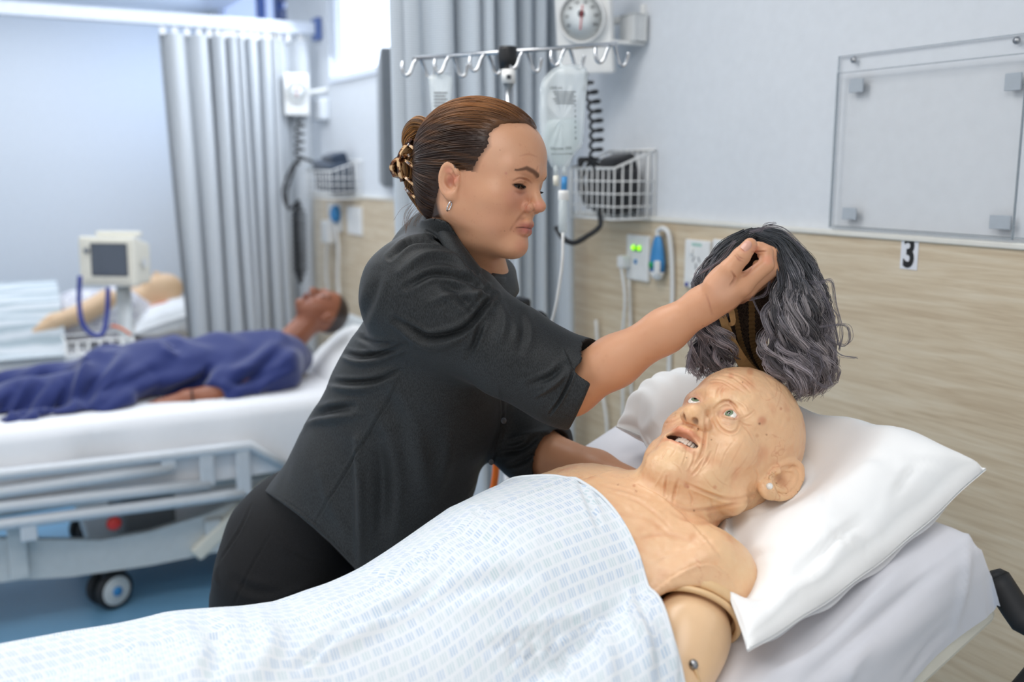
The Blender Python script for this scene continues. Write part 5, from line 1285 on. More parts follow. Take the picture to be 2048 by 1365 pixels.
LM = [
 ([(1424, 758), (1447, 761), (1470, 773), (1491, 787)], 1.8, 0.0009), ([(1438, 750), (1465, 755), (1487, 771), (1502, 786)], 1.8, 0.0009), ([(1421, 766), (1438, 764), (1452, 769), (1468, 780)], 1.6, 0.0008), ([(1455, 745), (1485, 755), (1510, 775)], 1.6, 0.0006),
 ([(1443, 771), (1435, 783), (1433, 796)], 2, 0.0014), ([(1451, 773), (1443, 785), (1442, 797)], 2, 0.0014), ([(1456, 799), (1464, 808)], 2, 0.0012),
 ([(1429, 818), (1438, 809), (1452, 803), (1468, 811), (1480, 832)], 2.6, 0.0022), ([(1429, 825), (1433, 843), (1442, 857), (1459, 866), (1473, 861), (1480, 843)], 2.2, 0.0014), ([(1433, 831), (1449, 837), (1468, 841), (1479, 837)], 1.6, 0.0008),
 ([(1440, 845), (1452, 850), (1468, 850)], 1.4, 0.0006), ([(1479, 843), (1490, 850), (1504, 853)], 1.6, 0.0010), ([(1480, 848), (1496, 863), (1508, 884)], 1.6, 0.0010), ([(1482, 838), (1496, 832), (1508, 822)], 1.6, 0.0009), ([(1470, 800), (1488, 812), (1498, 828)], 2.4, 0.0012, 'r'),
 ([(1414, 824), (1410, 847), (1410, 869), (1407, 896), (1400, 915), (1389, 930)], 3.0, 0.0024), ([(1411, 915), (1402, 928), (1394, 940), (1385, 950)], 2.4, 0.0020), ([(1422, 905), (1413, 922), (1400, 938)], 2.2, 0.0012), ([(1418, 900), (1406, 925), (1392, 945)], 3.0, 0.0012, 'r'),
 ([(1333, 899), (1326, 913), (1320, 921)], 1.8, 0.0012), ([(1373, 897), (1371, 913), (1364, 932)], 1.8, 0.0012), ([(1389, 906), (1387, 922), (1378, 941)], 2.0, 0.0014), ([(1352, 893), (1348, 905), (1340, 915)], 1.6, 0.0008), ([(1345, 925), (1358, 935), (1365, 950)], 1.8, 0.0009),
 ([(1315, 850), (1338, 845), (1362, 834)], 2.0, 0.0012), ([(1322, 835), (1340, 832), (1358, 826)], 1.6, 0.0007), ([(1386, 850), (1382, 862)], 1.6, 0.0006),
 ([(1470, 880), (1452, 905), (1440, 935)], 1.8, 0.0007), ([(1486, 885), (1470, 915), (1452, 945)], 1.8, 0.0007), ([(1440, 880), (1432, 905), (1425, 930)], 1.6, 0.0007), ([(1500, 905), (1485, 930), (1462, 955)], 1.8, 0.0007), ([(1520, 900), (1510, 920), (1494, 940)], 1.6, 0.0006), ([(1425, 945), (1440, 965), (1462, 975)], 1.8, 0.0008), ([(1405, 950), (1420, 972), (1440, 985)], 1.8, 0.0008), ([(1508, 935), (1516, 955), (1510, 978)], 2.0, 0.0009),
 ([(1309, 976), (1318, 960), (1326, 944)], 2.4, 0.0016, 'r'), ([(1330, 992), (1330, 975), (1333, 955)], 2.4, 0.0022), ([(1346, 1005), (1350, 980), (1356, 960)], 2.6, 0.0016), ([(1371, 968), (1420, 989), (1464, 1000), (1508, 990)], 3.0, 0.0020), ([(1334, 1001), (1362, 1018), (1406, 1021), (1464, 1010), (1500, 1002)], 3.2, 0.0020), ([(1345, 1028), (1385, 1045), (1430, 1046), (1475, 1035)], 3.0, 0.0016),
 ([(1378, 985), (1384, 1000), (1382, 1012)], 2.0, 0.0010), ([(1420, 1000), (1425, 1015)], 2.0, 0.0008),
 ([(1280, 971), (1327, 997), (1371, 1037), (1417, 1085), (1462, 1145)], 4.0, 0.0022, 's'), ([(1220, 985), (1270, 1000), (1320, 1035), (1350, 1070)], 3.0, 0.0008), ([(1240, 1030), (1300, 1040), (1350, 1080)], 4.0, 0.0008), ([(1270, 1080), (1330, 1070), (1390, 1085)], 4.0, 0.0010), ([(1290, 1130), (1350, 1105), (1400, 1098)], 4.0, 0.0010, 'r'), ([(1200, 970), (1260, 985), (1300, 1000)], 3.0, 0.0007),
 ([(1310, 1182), (1350, 1152), (1400, 1130), (1436, 1134), (1464, 1165), (1476, 1198)], 5, 0.0030, 's')]
N = vnormals(V, F)
V = V+N*(0.0005*fbm(V*130, 2)+0.0006*fbm(V*55, 2))[:, None]
LM = [l if not (1.5 < l[1] < 1.9 and l[0][0][1] > 870) else (l[0], l[1]*0.9, l[2]*0.55) for l in LM]
V = creases(V, N, LM)
uv, dep = UV(V); q = (V-HT)@HM
front = ((V-CP)*N).sum(1) < 0
base = lin((236, 192, 150)); cols = np.tile(base, (len(V), 1))
blot = fbm(V*38+5, 3); cols += (lin((216, 150, 112))-cols)*np.clip(blot-0.2, 0, 1)[:, None]*0.7
pale = fbm(V*22+31, 2); cols += (lin((240, 206, 160))-cols)*np.clip(pale-0.1, 0, 1)[:, None]*0.6
# veins and broken capillaries: thin lines of a warped noise
vein = np.abs(fbm(V*np.array([26, 30, 34])+0.6*fbm(V*60, 2)[:, None]+3, 2)); cols += (lin((196, 112, 78))-cols)*(np.exp(-(vein/0.03)**2)*np.clip(fbm(V*14+9, 2)+0.2, 0, 1)*0.7)[:, None]
hd_ = np.linalg.norm(q, axis=1) < 0.2
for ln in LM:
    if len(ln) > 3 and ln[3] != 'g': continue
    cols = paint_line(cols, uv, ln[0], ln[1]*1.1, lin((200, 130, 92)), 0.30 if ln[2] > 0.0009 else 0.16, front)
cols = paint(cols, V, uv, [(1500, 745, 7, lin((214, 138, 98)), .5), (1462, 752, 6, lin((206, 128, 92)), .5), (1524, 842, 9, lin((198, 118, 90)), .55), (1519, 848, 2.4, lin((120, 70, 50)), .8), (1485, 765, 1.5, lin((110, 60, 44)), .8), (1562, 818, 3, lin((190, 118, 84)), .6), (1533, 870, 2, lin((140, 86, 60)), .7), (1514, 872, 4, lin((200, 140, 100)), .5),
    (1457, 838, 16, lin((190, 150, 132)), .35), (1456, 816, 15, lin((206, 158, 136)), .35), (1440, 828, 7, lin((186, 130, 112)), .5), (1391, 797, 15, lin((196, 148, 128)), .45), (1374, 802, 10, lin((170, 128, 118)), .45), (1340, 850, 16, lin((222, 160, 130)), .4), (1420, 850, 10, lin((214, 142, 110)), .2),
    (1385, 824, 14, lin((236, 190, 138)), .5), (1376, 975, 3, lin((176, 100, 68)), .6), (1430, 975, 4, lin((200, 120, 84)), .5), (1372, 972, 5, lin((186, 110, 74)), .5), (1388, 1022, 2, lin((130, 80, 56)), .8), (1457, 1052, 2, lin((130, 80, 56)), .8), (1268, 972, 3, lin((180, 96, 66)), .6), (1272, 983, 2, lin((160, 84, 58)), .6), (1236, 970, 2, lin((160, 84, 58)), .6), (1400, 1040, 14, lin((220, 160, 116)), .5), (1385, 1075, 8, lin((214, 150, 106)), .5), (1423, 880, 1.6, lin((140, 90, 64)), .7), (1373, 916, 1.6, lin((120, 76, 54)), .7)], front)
lipr = np.exp(-(((q[:, 0])/0.027)**4+((q[:, 2]+0.0430-0.15*np.abs(q[:, 0]))/0.0058)**4))*(q[:, 1] > 0.06); cols += (lin((206, 108, 74))-cols)*(0.65*lipr)[:, None]
lipr = np.exp(-(((q[:, 0])/0.027)**4+((q[:, 2]+0.0585)/0.004)**4))*(q[:, 1] > 0.06); cols += (lin((206, 112, 80))-cols)*(0.6*lipr)[:, None]
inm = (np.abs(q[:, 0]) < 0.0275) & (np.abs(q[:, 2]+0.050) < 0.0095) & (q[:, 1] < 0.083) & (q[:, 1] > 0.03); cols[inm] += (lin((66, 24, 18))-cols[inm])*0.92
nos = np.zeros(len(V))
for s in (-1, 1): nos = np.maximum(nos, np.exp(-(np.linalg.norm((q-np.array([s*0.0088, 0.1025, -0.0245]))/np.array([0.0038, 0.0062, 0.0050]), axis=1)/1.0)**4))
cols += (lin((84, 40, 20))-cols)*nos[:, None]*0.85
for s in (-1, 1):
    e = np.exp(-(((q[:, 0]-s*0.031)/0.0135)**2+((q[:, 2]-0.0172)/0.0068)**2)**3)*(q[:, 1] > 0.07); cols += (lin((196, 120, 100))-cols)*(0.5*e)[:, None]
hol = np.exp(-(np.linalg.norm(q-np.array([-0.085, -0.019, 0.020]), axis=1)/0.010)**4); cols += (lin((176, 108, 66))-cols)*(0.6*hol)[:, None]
M_old = col_mat('manikin_silicone', 0.36, 0.45, sss=0.08, namt=0.16, nscale=90, bump=0.25, bscale=420, bdist=0.0006, tint=(0.88, 0.60, 0.45, 1))
man1 = thing('patient_manikin', 'bald wrinkled elderly manikin with open mouth lying on the near bed', 'manikin', tuple(HT))
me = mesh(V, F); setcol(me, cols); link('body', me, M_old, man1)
def eyeball(parent, c, r, look, iris, ang=0.50, name='eyeball'):
    bm = bmesh.new(); bmesh.ops.create_uvsphere(bm, u_segments=40, v_segments=64, radius=r)
    Mx = frameM(c, *(lambda z: (nrm(np.cross((0.1, 0.9, 0.3), z)), np.cross(z, nrm(np.cross((0.1, 0.9, 0.3), z))), z))(nrm(look)))
    bmesh.ops.transform(bm, matrix=Mx, verts=bm.verts); me = bm_mesh(bm, True)
    vv = np.array([v.co for v in me.vertices]); a = np.arccos(np.clip(((vv-c)/r)@nrm(look), -1, 1))
    col = np.tile(lin((232, 226, 216)), (len(vv), 1)); col[a > 0.85] = lin((214, 170, 150))
    col[a < ang] = lin(iris); col[(a < ang) & (a > ang*0.86)] = np.array(lin(iris))*0.45; col[a < ang*0.62] = np.array(lin(iris))*1.35; col[a < ang*0.46] = lin((12, 12, 12))
    setcol(me, col); return link(name, me, MATS.get('eye') or col_mat('eye', 0.06, 0.6, namt=0.0), parent)
for s, px in ((-1, (1457.5, 825.5)), (1, (1391, 797.5))):
    c = to_world(HM, HT, EYM[0 if s < 0 else 1]); r = ray(*px); o = CP-c; b = o@r/(r@r); cc = (o@o-0.0129**2)/(r@r)
    disc = b*b-cc; tt = -b-math.sqrt(max(disc, 0)); hit = CP+r*tt

    eyeball(man1, c, 0.0131, hit-c, (112, 132, 104), 0.46)
# teeth: upper row of separate crowns
for i in range(9):
    a = (i-4)*0.19; w = 0.0052 if abs(i-4) < 2 else 0.0045
    tp = to_world(HM, HT, (0.024*math.sin(a), 0.056+0.026*math.cos(a), -0.0455-0.0012*math.cos(i*2)))
    tx = nrm(HM@np.array([math.cos(a), -math.sin(a), 0])); ty = nrm(HM@np.array([math.sin(a), math.cos(a), 0])); tz = HM[:, 2]
    bm = bmesh.new(); add_box(bm, (-w/2, -0.002, -0.0055), (w/2, 0.002, 0.004), 0.0014, 3, frameM(tp, tx, ty, tz))
    link('tooth', bm_mesh(bm, True), MATS.get('tooth') or mat('tooth', rgb(222, 208, 192), 0.2), man1)
bm = bmesh.new(); add_box(bm, (-0.017, -0.02, -0.004), (0.017, 0.012, 0.004), 0.0038, 3, frameM(to_world(HM, HT, (0, 0.055, -0.059)), HM[:, 0], HM[:, 1], HM[:, 2]))
link('tongue', bm_mesh(bm, True), mat('tongue', rgb(96, 40, 34), 0.3), man1)
ep = AX(0, 0, 1) if False else None
er = ray(1539, 973); best = None
oq = HM.T@(CP-HT); rq = HM.T@er; tt = (-0.094-oq[0])/rq[0]; epos = CP+er*tt
lathe('pearl_stud', [(0.0001, 0.0046), (0.0028, 0.0037), (0.0045, 0.0010), (0.0045, -0.0010), (0.0028, -0.0037), (0.0001, -0.0046)], epos, -HM[:, 0], mat('pearl', rgb(240, 238, 232), 0.12, coat=0.5), man1, 20)
# smooth plastic shoulder joint and upper arm
M_shell = mat('arm_plastic', rgb(238, 200, 158), 0.3, sss=0.05, noise=0.02)
M_ring = mat('joint_plastic', rgb(232, 194, 146), 0.32)
a0 = P(1388, 1232, 1.215); a1 = P(1336, 1420, 1.125); adir = nrm(a1-a0)
def sd_arm(p):
    d = d_ell(p, a0+adir*0.030, (0.047, 0.047, 0.062), np.stack([nrm(np.cross(adir, (0, 0, 1))), np.cross(adir, nrm(np.cross(adir, (0, 0, 1)))), adir], 1))
    d = smin(d, d_cap(p, a0+adir*0.03, a1, 0.043, 0.038), 0.02); d = smin(d, d_cap(p, a1, a1+np.array([-0.18, -0.0, -0.05]), 0.040, 0.033), 0.01)
    return d
V, F = sdf_mesh(sd_arm, np.minimum(a0, a1)-np.array([0.25, 0.08, 0.14]), np.maximum(a0, a1)+0.09, 0.006, [], 2)
arm = link('upper_arm', mesh(V, F), M_shell, man1)
for k_, (h_, rr, tr) in enumerate(((-0.012, 0.0530, 0.0085), (0.002, 0.0545, 0.0040))):
    ex = nrm(np.cross(adir, (0, 0, 1))); ey = np.cross(adir, ex); c_ = a0+adir*h_
    ring = [c_+ex*rr*math.cos(t)+ey*rr*math.sin(t) for t in np.linspace(0, 2*math.pi, 49)]
    link('shoulder_ring', tube_mesh(ring, tr, 12, 1), M_ring, man1)
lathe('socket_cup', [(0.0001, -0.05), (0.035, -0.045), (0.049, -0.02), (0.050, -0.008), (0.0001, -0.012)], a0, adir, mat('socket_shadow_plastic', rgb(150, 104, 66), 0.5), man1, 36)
pj = P(1386, 1328, 1.125)
lathe('joint_pin', [(0.0001, 0), (0.0055, 0.001), (0.005, 0.006), (0.0001, 0.007)], pj, -CF, M_steel, man1, 14)
tube('pin_wire', [pj, P(1392, 1345, 1.12), P(1402, 1372, 1.12)], 0.0022, M_ring, man1, 6, 3)
# ------------------------------------------------------------------ the woman
WM = np.array([[-0.7968, 0.5651, 0.2138], [-0.5838, -0.8113, -0.0313], [0.1558, -0.1497, 0.9764]]); WT = P(957, 376, 1.5)
_u, _sv, _v = np.linalg.svd(WM); WM = _u@_v
wl = lambda p: to_world(WM, WT, p)
EYW = [np.array([s*0.031, 0.0712, 0.0130]) for s in (-1, 1)]
NBW = P(922, 548, 1.575)
def sd_whead(q):
    d = d_ell(q, (0, -0.012, 0.046), (0.0735, 0.094, 0.080))
    d = smin(d, d_ell(q, (0, 0.034, 0.050), (0.061, 0.060, 0.056)), 0.03)
    d = smin(d, d_ell(q, (0, 0.030, -0.008), (0.061, 0.058, 0.068)), 0.025)
    d = smin(d, d_ell(q, (0, -0.005, -0.02), (0.062, 0.06, 0.05)), 0.03)
    for s in (-1, 1):
        d = smin(d, d_cap(q, (s*0.053, -0.002, -0.040), (s*0.011, 0.075, -0.073), 0.018, 0.014), 0.020)
        d = smin(d, d_sph(q, (s*0.041, 0.055, -0.013), 0.0235), 0.022)
        d = smin(d, d_ell(q, (s*0.033, 0.053, -0.045), (0.021, 0.023, 0.024)), 0.018)
        d = smin(d, d_cap(q, (s*0.013, 0.089, 0.0335), (s*0.046, 0.068, 0.036), 0.0085, 0.008), 0.016)
        d = smax(d, -d_ell(q, (s*0.031, 0.0965, 0.0135), (0.019, 0.0135, 0.0125)), 0.014)
        d = smin(d, d_sph(q, (s*0.031, 0.0712, 0.0130), 0.0140), 0.004)
        d = smin(d, d_ell(q, (s*0.032, 0.074, 0.0215), (0.016, 0.010, 0.006)), 0.008)
    d = smin(d, d_ell(q, (0, 0.077, -0.0735), (0.019, 0.0185, 0.0155)), 0.016)
    d = smin(d, d_ell(q, (0, 0.036, -0.074), (0.036, 0.042, 0.021)), 0.020)
    d = smin(d, d_ell(q, (0, 0.070, -0.043), (0.030, 0.0185, 0.026)), 0.018)
    d = smin(d, d_cap(q, (0, 0.0865, 0.024), (0, 0.0985, -0.002), 0.0062, 0.0080), 0.008)
    d = smin(d, d_ell(q, (0, 0.1040, -0.0100), (0.0108, 0.0108, 0.0096)), 0.006)
    for s in (-1, 1): d = smin(d, d_ell(q, (s*0.0128, 0.0920, -0.0150), (0.0072, 0.0100, 0.0078)), 0.004)
    for s in (-1, 1): d = smax(d, -d_ell(q, (s*0.0065, 0.0990, -0.0215), (0.0032, 0.0055, 0.0038)), 0.002)
    d = smin(d, d_cap(q, (0, 0.090, -0.022), (0, 0.0915, -0.034), 0.006, 0.006), 0.010)
    for s in (-1, 1):
        d = smin(d, d_cap(q, (s*0.0235, 0.0815, -0.0445), (s*0.006, 0.0935, -0.0385), 0.0030, 0.0050), 0.004)
        d = smin(d, d_cap(q, (s*0.0225, 0.0815, -0.0465), (s*0.006, 0.0920, -0.0500), 0.0030, 0.0056), 0.004)
    d = smin(d, d_cap(q, (-0.006, 0.0935, -0.0385), (0.006, 0.0935, -0.0385), 0.0050, 0.0050), 0.004)
    d = smin(d, d_cap(q, (-0.006, 0.0920, -0.0500), (0.006, 0.0920, -0.0500), 0.0056, 0.0056), 0.004)
    for s in (-1, 1):
        e = EYW[0 if s < 0 else 1]
        d = smax(d, -d_ell(q, (e[0]+s*0.0005, 0.086, 0.0108), (0.0132, 0.0150, 0.0024)), 0.0015)
        d = smin(d, ear_sdf(q, (s*0.0720, -0.0085, -0.0010), s, 0.28, 0.0148, 0.0250, 0.0072, 0.16), 0.006)
    return d
# right arm and hand (pinching the wig), left arm braced behind the manikin
R_ARM = [P(840, 590, 1.50), P(1020, 700, 1.475), P(1140, 775, 1.465), P(1230, 723, 1.43), P(1330, 662, 1.40), P(1405, 612, 1.375)]
def hand_r(p):
    M3 = lambda u, v, d: P(u, v, d)
    ax = nrm(P(1500, 560, 1.37)-P(1410, 612, 1.375)); dep = nrm(CF-ax*(CF@ax)); th = np.cross(ax, dep)
    d = d_ell(p, P(1452, 586, 1.368), (0.040, 0.036, 0.0205), np.stack([ax, dep, th], 1))
    d = smin(d, d_cap(p, P(1405, 610, 1.375), P(1440, 590, 1.37), 0.0245, 0.025), 0.014)
    d = smin(d, d_ell(p, P(1440, 566, 1.352), (0.030, 0.017, 0.018), np.stack([nrm(P(1462, 536, 1.34)-P(1428, 585, 1.355)), dep, np.cross(nrm(P(1462, 536, 1.34)-P(1428, 585, 1.355)), dep)], 1)), 0.014)
    fing = [[(1484, 570, 1.348, .0135), (1532, 531, 1.345, .0105), (1533, 505, 1.350, .0088), (1516, 495, 1.352, .0080)],
            [(1490, 577, 1.366, .0135), (1545, 538, 1.366, .0108), (1545, 508, 1.370, .0090), (1522, 496, 1.371, .0082)],
            [(1488, 583, 1.386, .0128), (1543, 548, 1.390, .0100), (1545, 522, 1.392, .0086), (1526, 510, 1.389, .0078)],
            [(1480, 590, 1.404, .0115), (1526, 562, 1.410, .0088), (1530, 540, 1.412, .0076), (1515, 530, 1.404, .0070)]]
    for f in fing:
        pts = [P(u, v, dd) for u, v, dd, r in f]; rs = [r for *_, r in f]
        g = d_chain(p, pts, rs, 0.003)
        g = smin(g, d_cap(p, P(1440, 588, f[0][2]+0.004), pts[0], 0.018, rs[0]), 0.008)
        d = smin(d, g, 0.0035)
    tp = [(1436, 572, 1.348, .0185), (1458, 541, 1.335, .0142), (1482, 513, 1.330, .0122), (1500, 491, 1.334, .0098)]
    g = d_chain(p, [P(u, v, dd) for u, v, dd, r in tp], [r for *_, r in tp], 0.003)
    d = smin(d, g, 0.006)
    d = smin(d, d_cap(p, P(1464, 548, 1.340), P(1484, 572, 1.350), 0.0075, 0.009), 0.010)     # web
    return d
L_ARM = [P(925, 630, 1.84), P(1000, 800, 1.79), P(1078, 905, 1.72), P(1190, 948, 1.64), P(1290, 985, 1.57)]
def hand_l(p):
    c = P(1335, 1008, 1.545); ax = nrm(P(1335, 1008, 1.545)-P(1290, 985, 1.57)); up = np.array([0, 0, 1.0]); sd = nrm(np.cross(ax, up)); th = np.cross(sd, ax)
    d = d_ell(p, c, (0.042, 0.038, 0.016), np.stack([ax, sd, th], 1))
    for i, L in enumerate((0.066, 0.074, 0.068, 0.052)):
        b = c+ax*0.034+sd*(0.027-i*0.018); m = b+ax*L*0.55-th*0.004; e = b+ax*L-th*0.022
        d = smin(d, d_chain(p, [b, m, e], [0.0095, 0.0085, 0.007], 0.003), 0.006)
    b = c-ax*0.012+sd*0.032; d = smin(d, d_chain(p, [b, b+sd*0.022+ax*0.02-th*0.006, b+sd*0.030+ax*0.048-th*0.014], [0.013, 0.0105, 0.0085], 0.003), 0.01)
    return d
TC = [P(905, 590, 1.63), P(862, 725, 1.67), P(800, 900, 1.73), P(740, 1000, 1.78)]
TF = [camv(.86, -.12, -.50)]*4
def sd_woman(p):
    q = ((p-WT)@WM).astype(p.dtype)
    d = sd_whead(q)
    d = smin(d, d_cap(p, wl((0, -0.018, -0.035)), NBW, 0.050, 0.052), 0.018)
    d = smin(d, d_cap(p, wl((0, 0.012, -0.065)), NBW+camv(0.035, 0, 0.0), 0.030, 0.040), 0.025)
    tor = d_loft(p, None, TC, TF, [.135, .14, .115, .11], [.08, .105, .085, .07])
    tor = smin(tor, d_cap(p, NBW+camv(0, 0, -0.03), R_ARM[0], 0.055, 0.05), 0.04); tor = smin(tor, d_cap(p, NBW+camv(0, 0, -0.03), L_ARM[0], 0.055, 0.05), 0.04)
    d = smin(d, tor, 0.02)
    arm = d_chain(p, R_ARM, [.052, .044, .0395, .0345, .0285, .0245], 0.02)
    d = smin(d, smin(arm, hand_r(p), 0.012), 0.01)
    arm = d_chain(p, L_ARM, [.05, .044, .040, .036, .028], 0.02)
    return smin(d, smin(arm, hand_l(p), 0.012), 0.01)
allp = np.array([WT, wl((0, -.12, .14)), wl((0, .12, -.1)), *R_ARM, P(1555, 480, 1.33), P(1555, 480, 1.42), *L_ARM, P(1420, 1030, 1.5), *TC])
lo = allp.min(0)-0.13; hi = allp.max(0)+0.06
hsel = lambda v: (np.linalg.norm(v-(WT+WM[:, 2]*0.02), axis=1) < 0.165) | (np.linalg.norm(v-P(1480, 555, 1.36), axis=1) < 0.095)
def fsel(v):
    q = (v-WT)@WM
    return ((q[:, 1] > 0.04) & (np.abs(q[:, 2]+0.01) < 0.075) & (np.linalg.norm(q, axis=1) < .14)) | (np.linalg.norm(q-np.array([0.075, -0.012, 0]), axis=1) < 0.045) | (np.linalg.norm(v-P(1485, 545, 1.36), axis=1) < 0.08)
V, F = sdf_mesh(sd_woman, lo, hi, 0.0054, [hsel, fsel], 3)

N = vnormals(V, F); uv, dep = UV(V); q = (V-WT)@WM
face_m = (np.linalg.norm(q, axis=1) < 0.17)
LW = [([(1028, 362), (1040, 357), (1054, 360), (1062, 367)], 1.8, 0.0020), ([(1030, 384), (1042, 387), (1053, 383)], 2.2, 0.0006), ([(1050, 425), (1040, 436), (1031, 449)], 3.0, 0.0008), ([(1060, 404), (1052, 410), (1050, 418)], 2.0, 0.0020),
      ([(1050, 437), (1040, 440)], 2.5, 0.0004), ([(1066, 440), (1066, 432)], 1.6, 0.0005), ([(1032, 456), (1045, 455.5), (1060, 457), (1066, 458)], 1.1, 0.0012), ([(1058, 473), (1048, 474), (1038, 470)], 2.6, 0.0008), ([(1026, 452), (1022, 462)], 2.2, 0.0006),
      ([(1040, 312), (1058, 309), (1074, 314)], 1.4, 0.0003), ([(1076, 333), (1074, 345)], 1.6, 0.0006),
      ([(1463, 544), (1470, 556), (1461, 571)], 2.2, 0.0022), ([(1474, 510), (1480, 516), (1488, 518)], 1.3, 0.0008), ([(1470, 512), (1478, 521), (1484, 523)], 1.3, 0.0006), ([(1504, 505), (1516, 504), (1534, 503)], 1.5, 0.0016), ([(1480, 556), (1495, 548), (1506, 534)], 1.6, 0.0008),
      ([(1412, 590), (1418, 606), (1424, 628)], 1.8, 0.0006), ([(1500, 596), (1480, 612), (1452, 632)], 3.0, 0.0008), ([(1440, 640), (1470, 618), (1500, 590)], 2.2, 0.0006, 'r')]
V = creases(V, N, LW)
base = lin((203, 151, 117)); cols = np.tile(base, (len(V), 1))
cols += (lin((196, 128, 104))-cols)*np.clip(fbm(V*30, 3)*0.5, 0, 1)[:, None]*0.35
fr = np.clip(fbm(V*420, 2)-0.80, 0, 1)*2; cols += (lin((170, 112, 84))-cols)*np.clip(fr, 0, 0.25)[:, None]
front = ((V-CP)*N).sum(1) < 0
armm = ~face_m; cols[armm] += (lin((218, 160, 122))-cols[armm])*0.5
cols = paint(cols, V, uv, [(1035, 400, 26, lin((206, 136, 116)), .4), (1000, 440, 40, lin((204, 140, 112)), .3), (1078, 412, 12, lin((206, 128, 110)), .45), (1055, 418, 7, lin((190, 112, 94)), .4), (1045, 492, 16, lin((200, 134, 114)), .4), (1000, 310, 40, lin((220, 172, 142)), .5), (1040, 384, 8, lin((178, 122, 100)), .4),
    (906, 358, 12, lin((196, 112, 92)), .55), (896, 340, 8, lin((206, 124, 104)), .5), (1012, 347, 2.6, lin((196, 132, 112)), .8), (1061, 416, 1.2, lin((140, 84, 60)), .7), (1009, 462, 1.2, lin((140, 84, 60)), .7), (1027, 463, 1.4, lin((150, 90, 66)), .6), (1000, 300, 1.2, lin((140, 90, 66)), .6),
    (1490, 498, 9, lin((226, 160, 138)), .5), (1535, 520, 10, lin((226, 150, 122)), .5), (1510, 498, 8, lin((220, 140, 116)), .5), (1478, 518, 5, lin((190, 126, 104)), .3), (1445, 575, 26, lin((226, 176, 148)), .5), (1405, 652, 1.4, lin((140, 86, 62)), .7)], front)
for ln in LW: cols = paint_line(cols, uv, ln[0], ln[1]*1.2, lin((150, 88, 68)), 0.35, front)
q = np.where(face_m[:, None], q, 9.0)
lipc = lin((168, 92, 86))
for s in (1,):
    lm = np.exp(-((np.abs(q[:, 0])/0.0225)**4+((q[:, 2]+0.0445+0.15*np.abs(q[:, 0]))/0.0092)**4))*(q[:, 1] > 0.07); cols += (lipc-cols)*(0.85*lm)[:, None]
cols = paint_line(cols, uv, [(1033, 456), (1045, 455.5), (1058, 457), (1066, 458)], 1.3, lin((80, 36, 32)), 0.8, front)
for s in (-1, 1):                                          # brows and lash line
    br = [(0.013, 0.031), (0.024, 0.036), (0.036, 0.038), (0.048, 0.032)]
    zb = np.interp(np.abs(q[:, 0]), [b[0] for b in br], [b[1] for b in br]); wdt = np.interp(np.abs(q[:, 0]), [0.010, 0.014, 0.036, 0.052], [0.0008, 0.0040, 0.0034, 0.0012])
    bm_ = np.exp(-((q[:, 2]-zb)/wdt)**4)*(np.abs(q[:, 0]) > 0.011)*(np.abs(q[:, 0]) < 0.051)*(q[:, 1] > 0.05)*(q[:, 0]*s > 0)
    cols += (lin((78, 50, 36))-cols)*(0.88*bm_)[:, None]
    em = np.exp(-(((q[:, 0]-s*0.031)/0.0150)**2+((q[:, 2]-0.0112)/0.0046)**2)**3)*(q[:, 1] > 0.06)*(q[:, 0]*s > 0); cols += (lin((96, 60, 48))-cols)*(0.85*em)[:, None]
    lm = np.exp(-((q[:, 2]-0.0132+ (np.abs(q[:, 0]-s*0.031)/0.013)**2*0.0018)/0.0011)**2)*(np.abs(q[:, 0]-s*0.031) < 0.0145)*(q[:, 1] > 0.06); cols += (lin((26, 18, 16))-cols)*(0.9*lm)[:, None]
hol = np.exp(-(np.linalg.norm(q-np.array([0.0755, -0.008, -0.003]), axis=1)/0.0075)**4); cols += (lin((150, 78, 60))-cols)*(0.6*hol)[:, None]
# scalp under the hair, so no skin shows between strands
def hair_region(q):
    y, z = q[:, 1], q[:, 2]
    zz = [-0.065, -0.0576, -0.0352, -0.0143, 0.0, 0.0174, 0.0175, 0.0386, 0.0569, 0.0749, 0.0931, 0.101, 0.14]
    yh = [-0.030, -0.0147, -0.024, -0.026, -0.024, -0.0127, 0.0304, 0.0352, 0.0443, 0.0380, 0.0470, 0.066, 0.12]
    yb = np.interp(z, zz, yh)
    top = np.clip((0.052-np.abs(q[:, 0]))/0.052, 0, 1)          # midline hairline sits further forward
    yb = np.where(z > 0.08, np.maximum(yb, 0.038+0.042*top), yb)
    # sideburn strip in front of the ear
    return yb-y
SCALP = q[(hair_region(q) > -0.0015) & (hair_region(q) < 0.010) & (q[:, 2] > 0.010) & (np.abs(q[:, 0]) < 0.078) & (np.linalg.norm(q, axis=1) < 0.17) & (q[:, 1] > -0.02)]
sc = np.clip(hair_region(q)/0.012+0.05, 0, 1)*(np.linalg.norm(q, axis=1) < 0.19)*(q[:, 2] > -0.058)*(np.abs(q[:, 0]) < 0.0775)
cols += (lin((58, 38, 26))-cols)*sc[:, None]
M_skin = col_mat('woman_skin', 0.42, 0.4, sss=0.08, namt=0.10, nscale=70, bump=0.12, bscale=500, bdist=0.0004, tint=(0.92, 0.72, 0.62, 1))
wom = thing('woman', 'person in a dark charcoal shirt leaning over the near bed, lifting a grey wig', 'person', tuple(P(585, 1040, 1.85)*np.array([1, 1, 0])))
me = mesh(V, F); setcol(me, cols); link('body', me, M_skin, wom)
for s in (-1, 1): eyeball(wom, wl(EYW[0 if s < 0 else 1]), 0.0127, WM@nrm((0.12*s, 0.9, -0.22)), (34, 25, 20), 0.85)
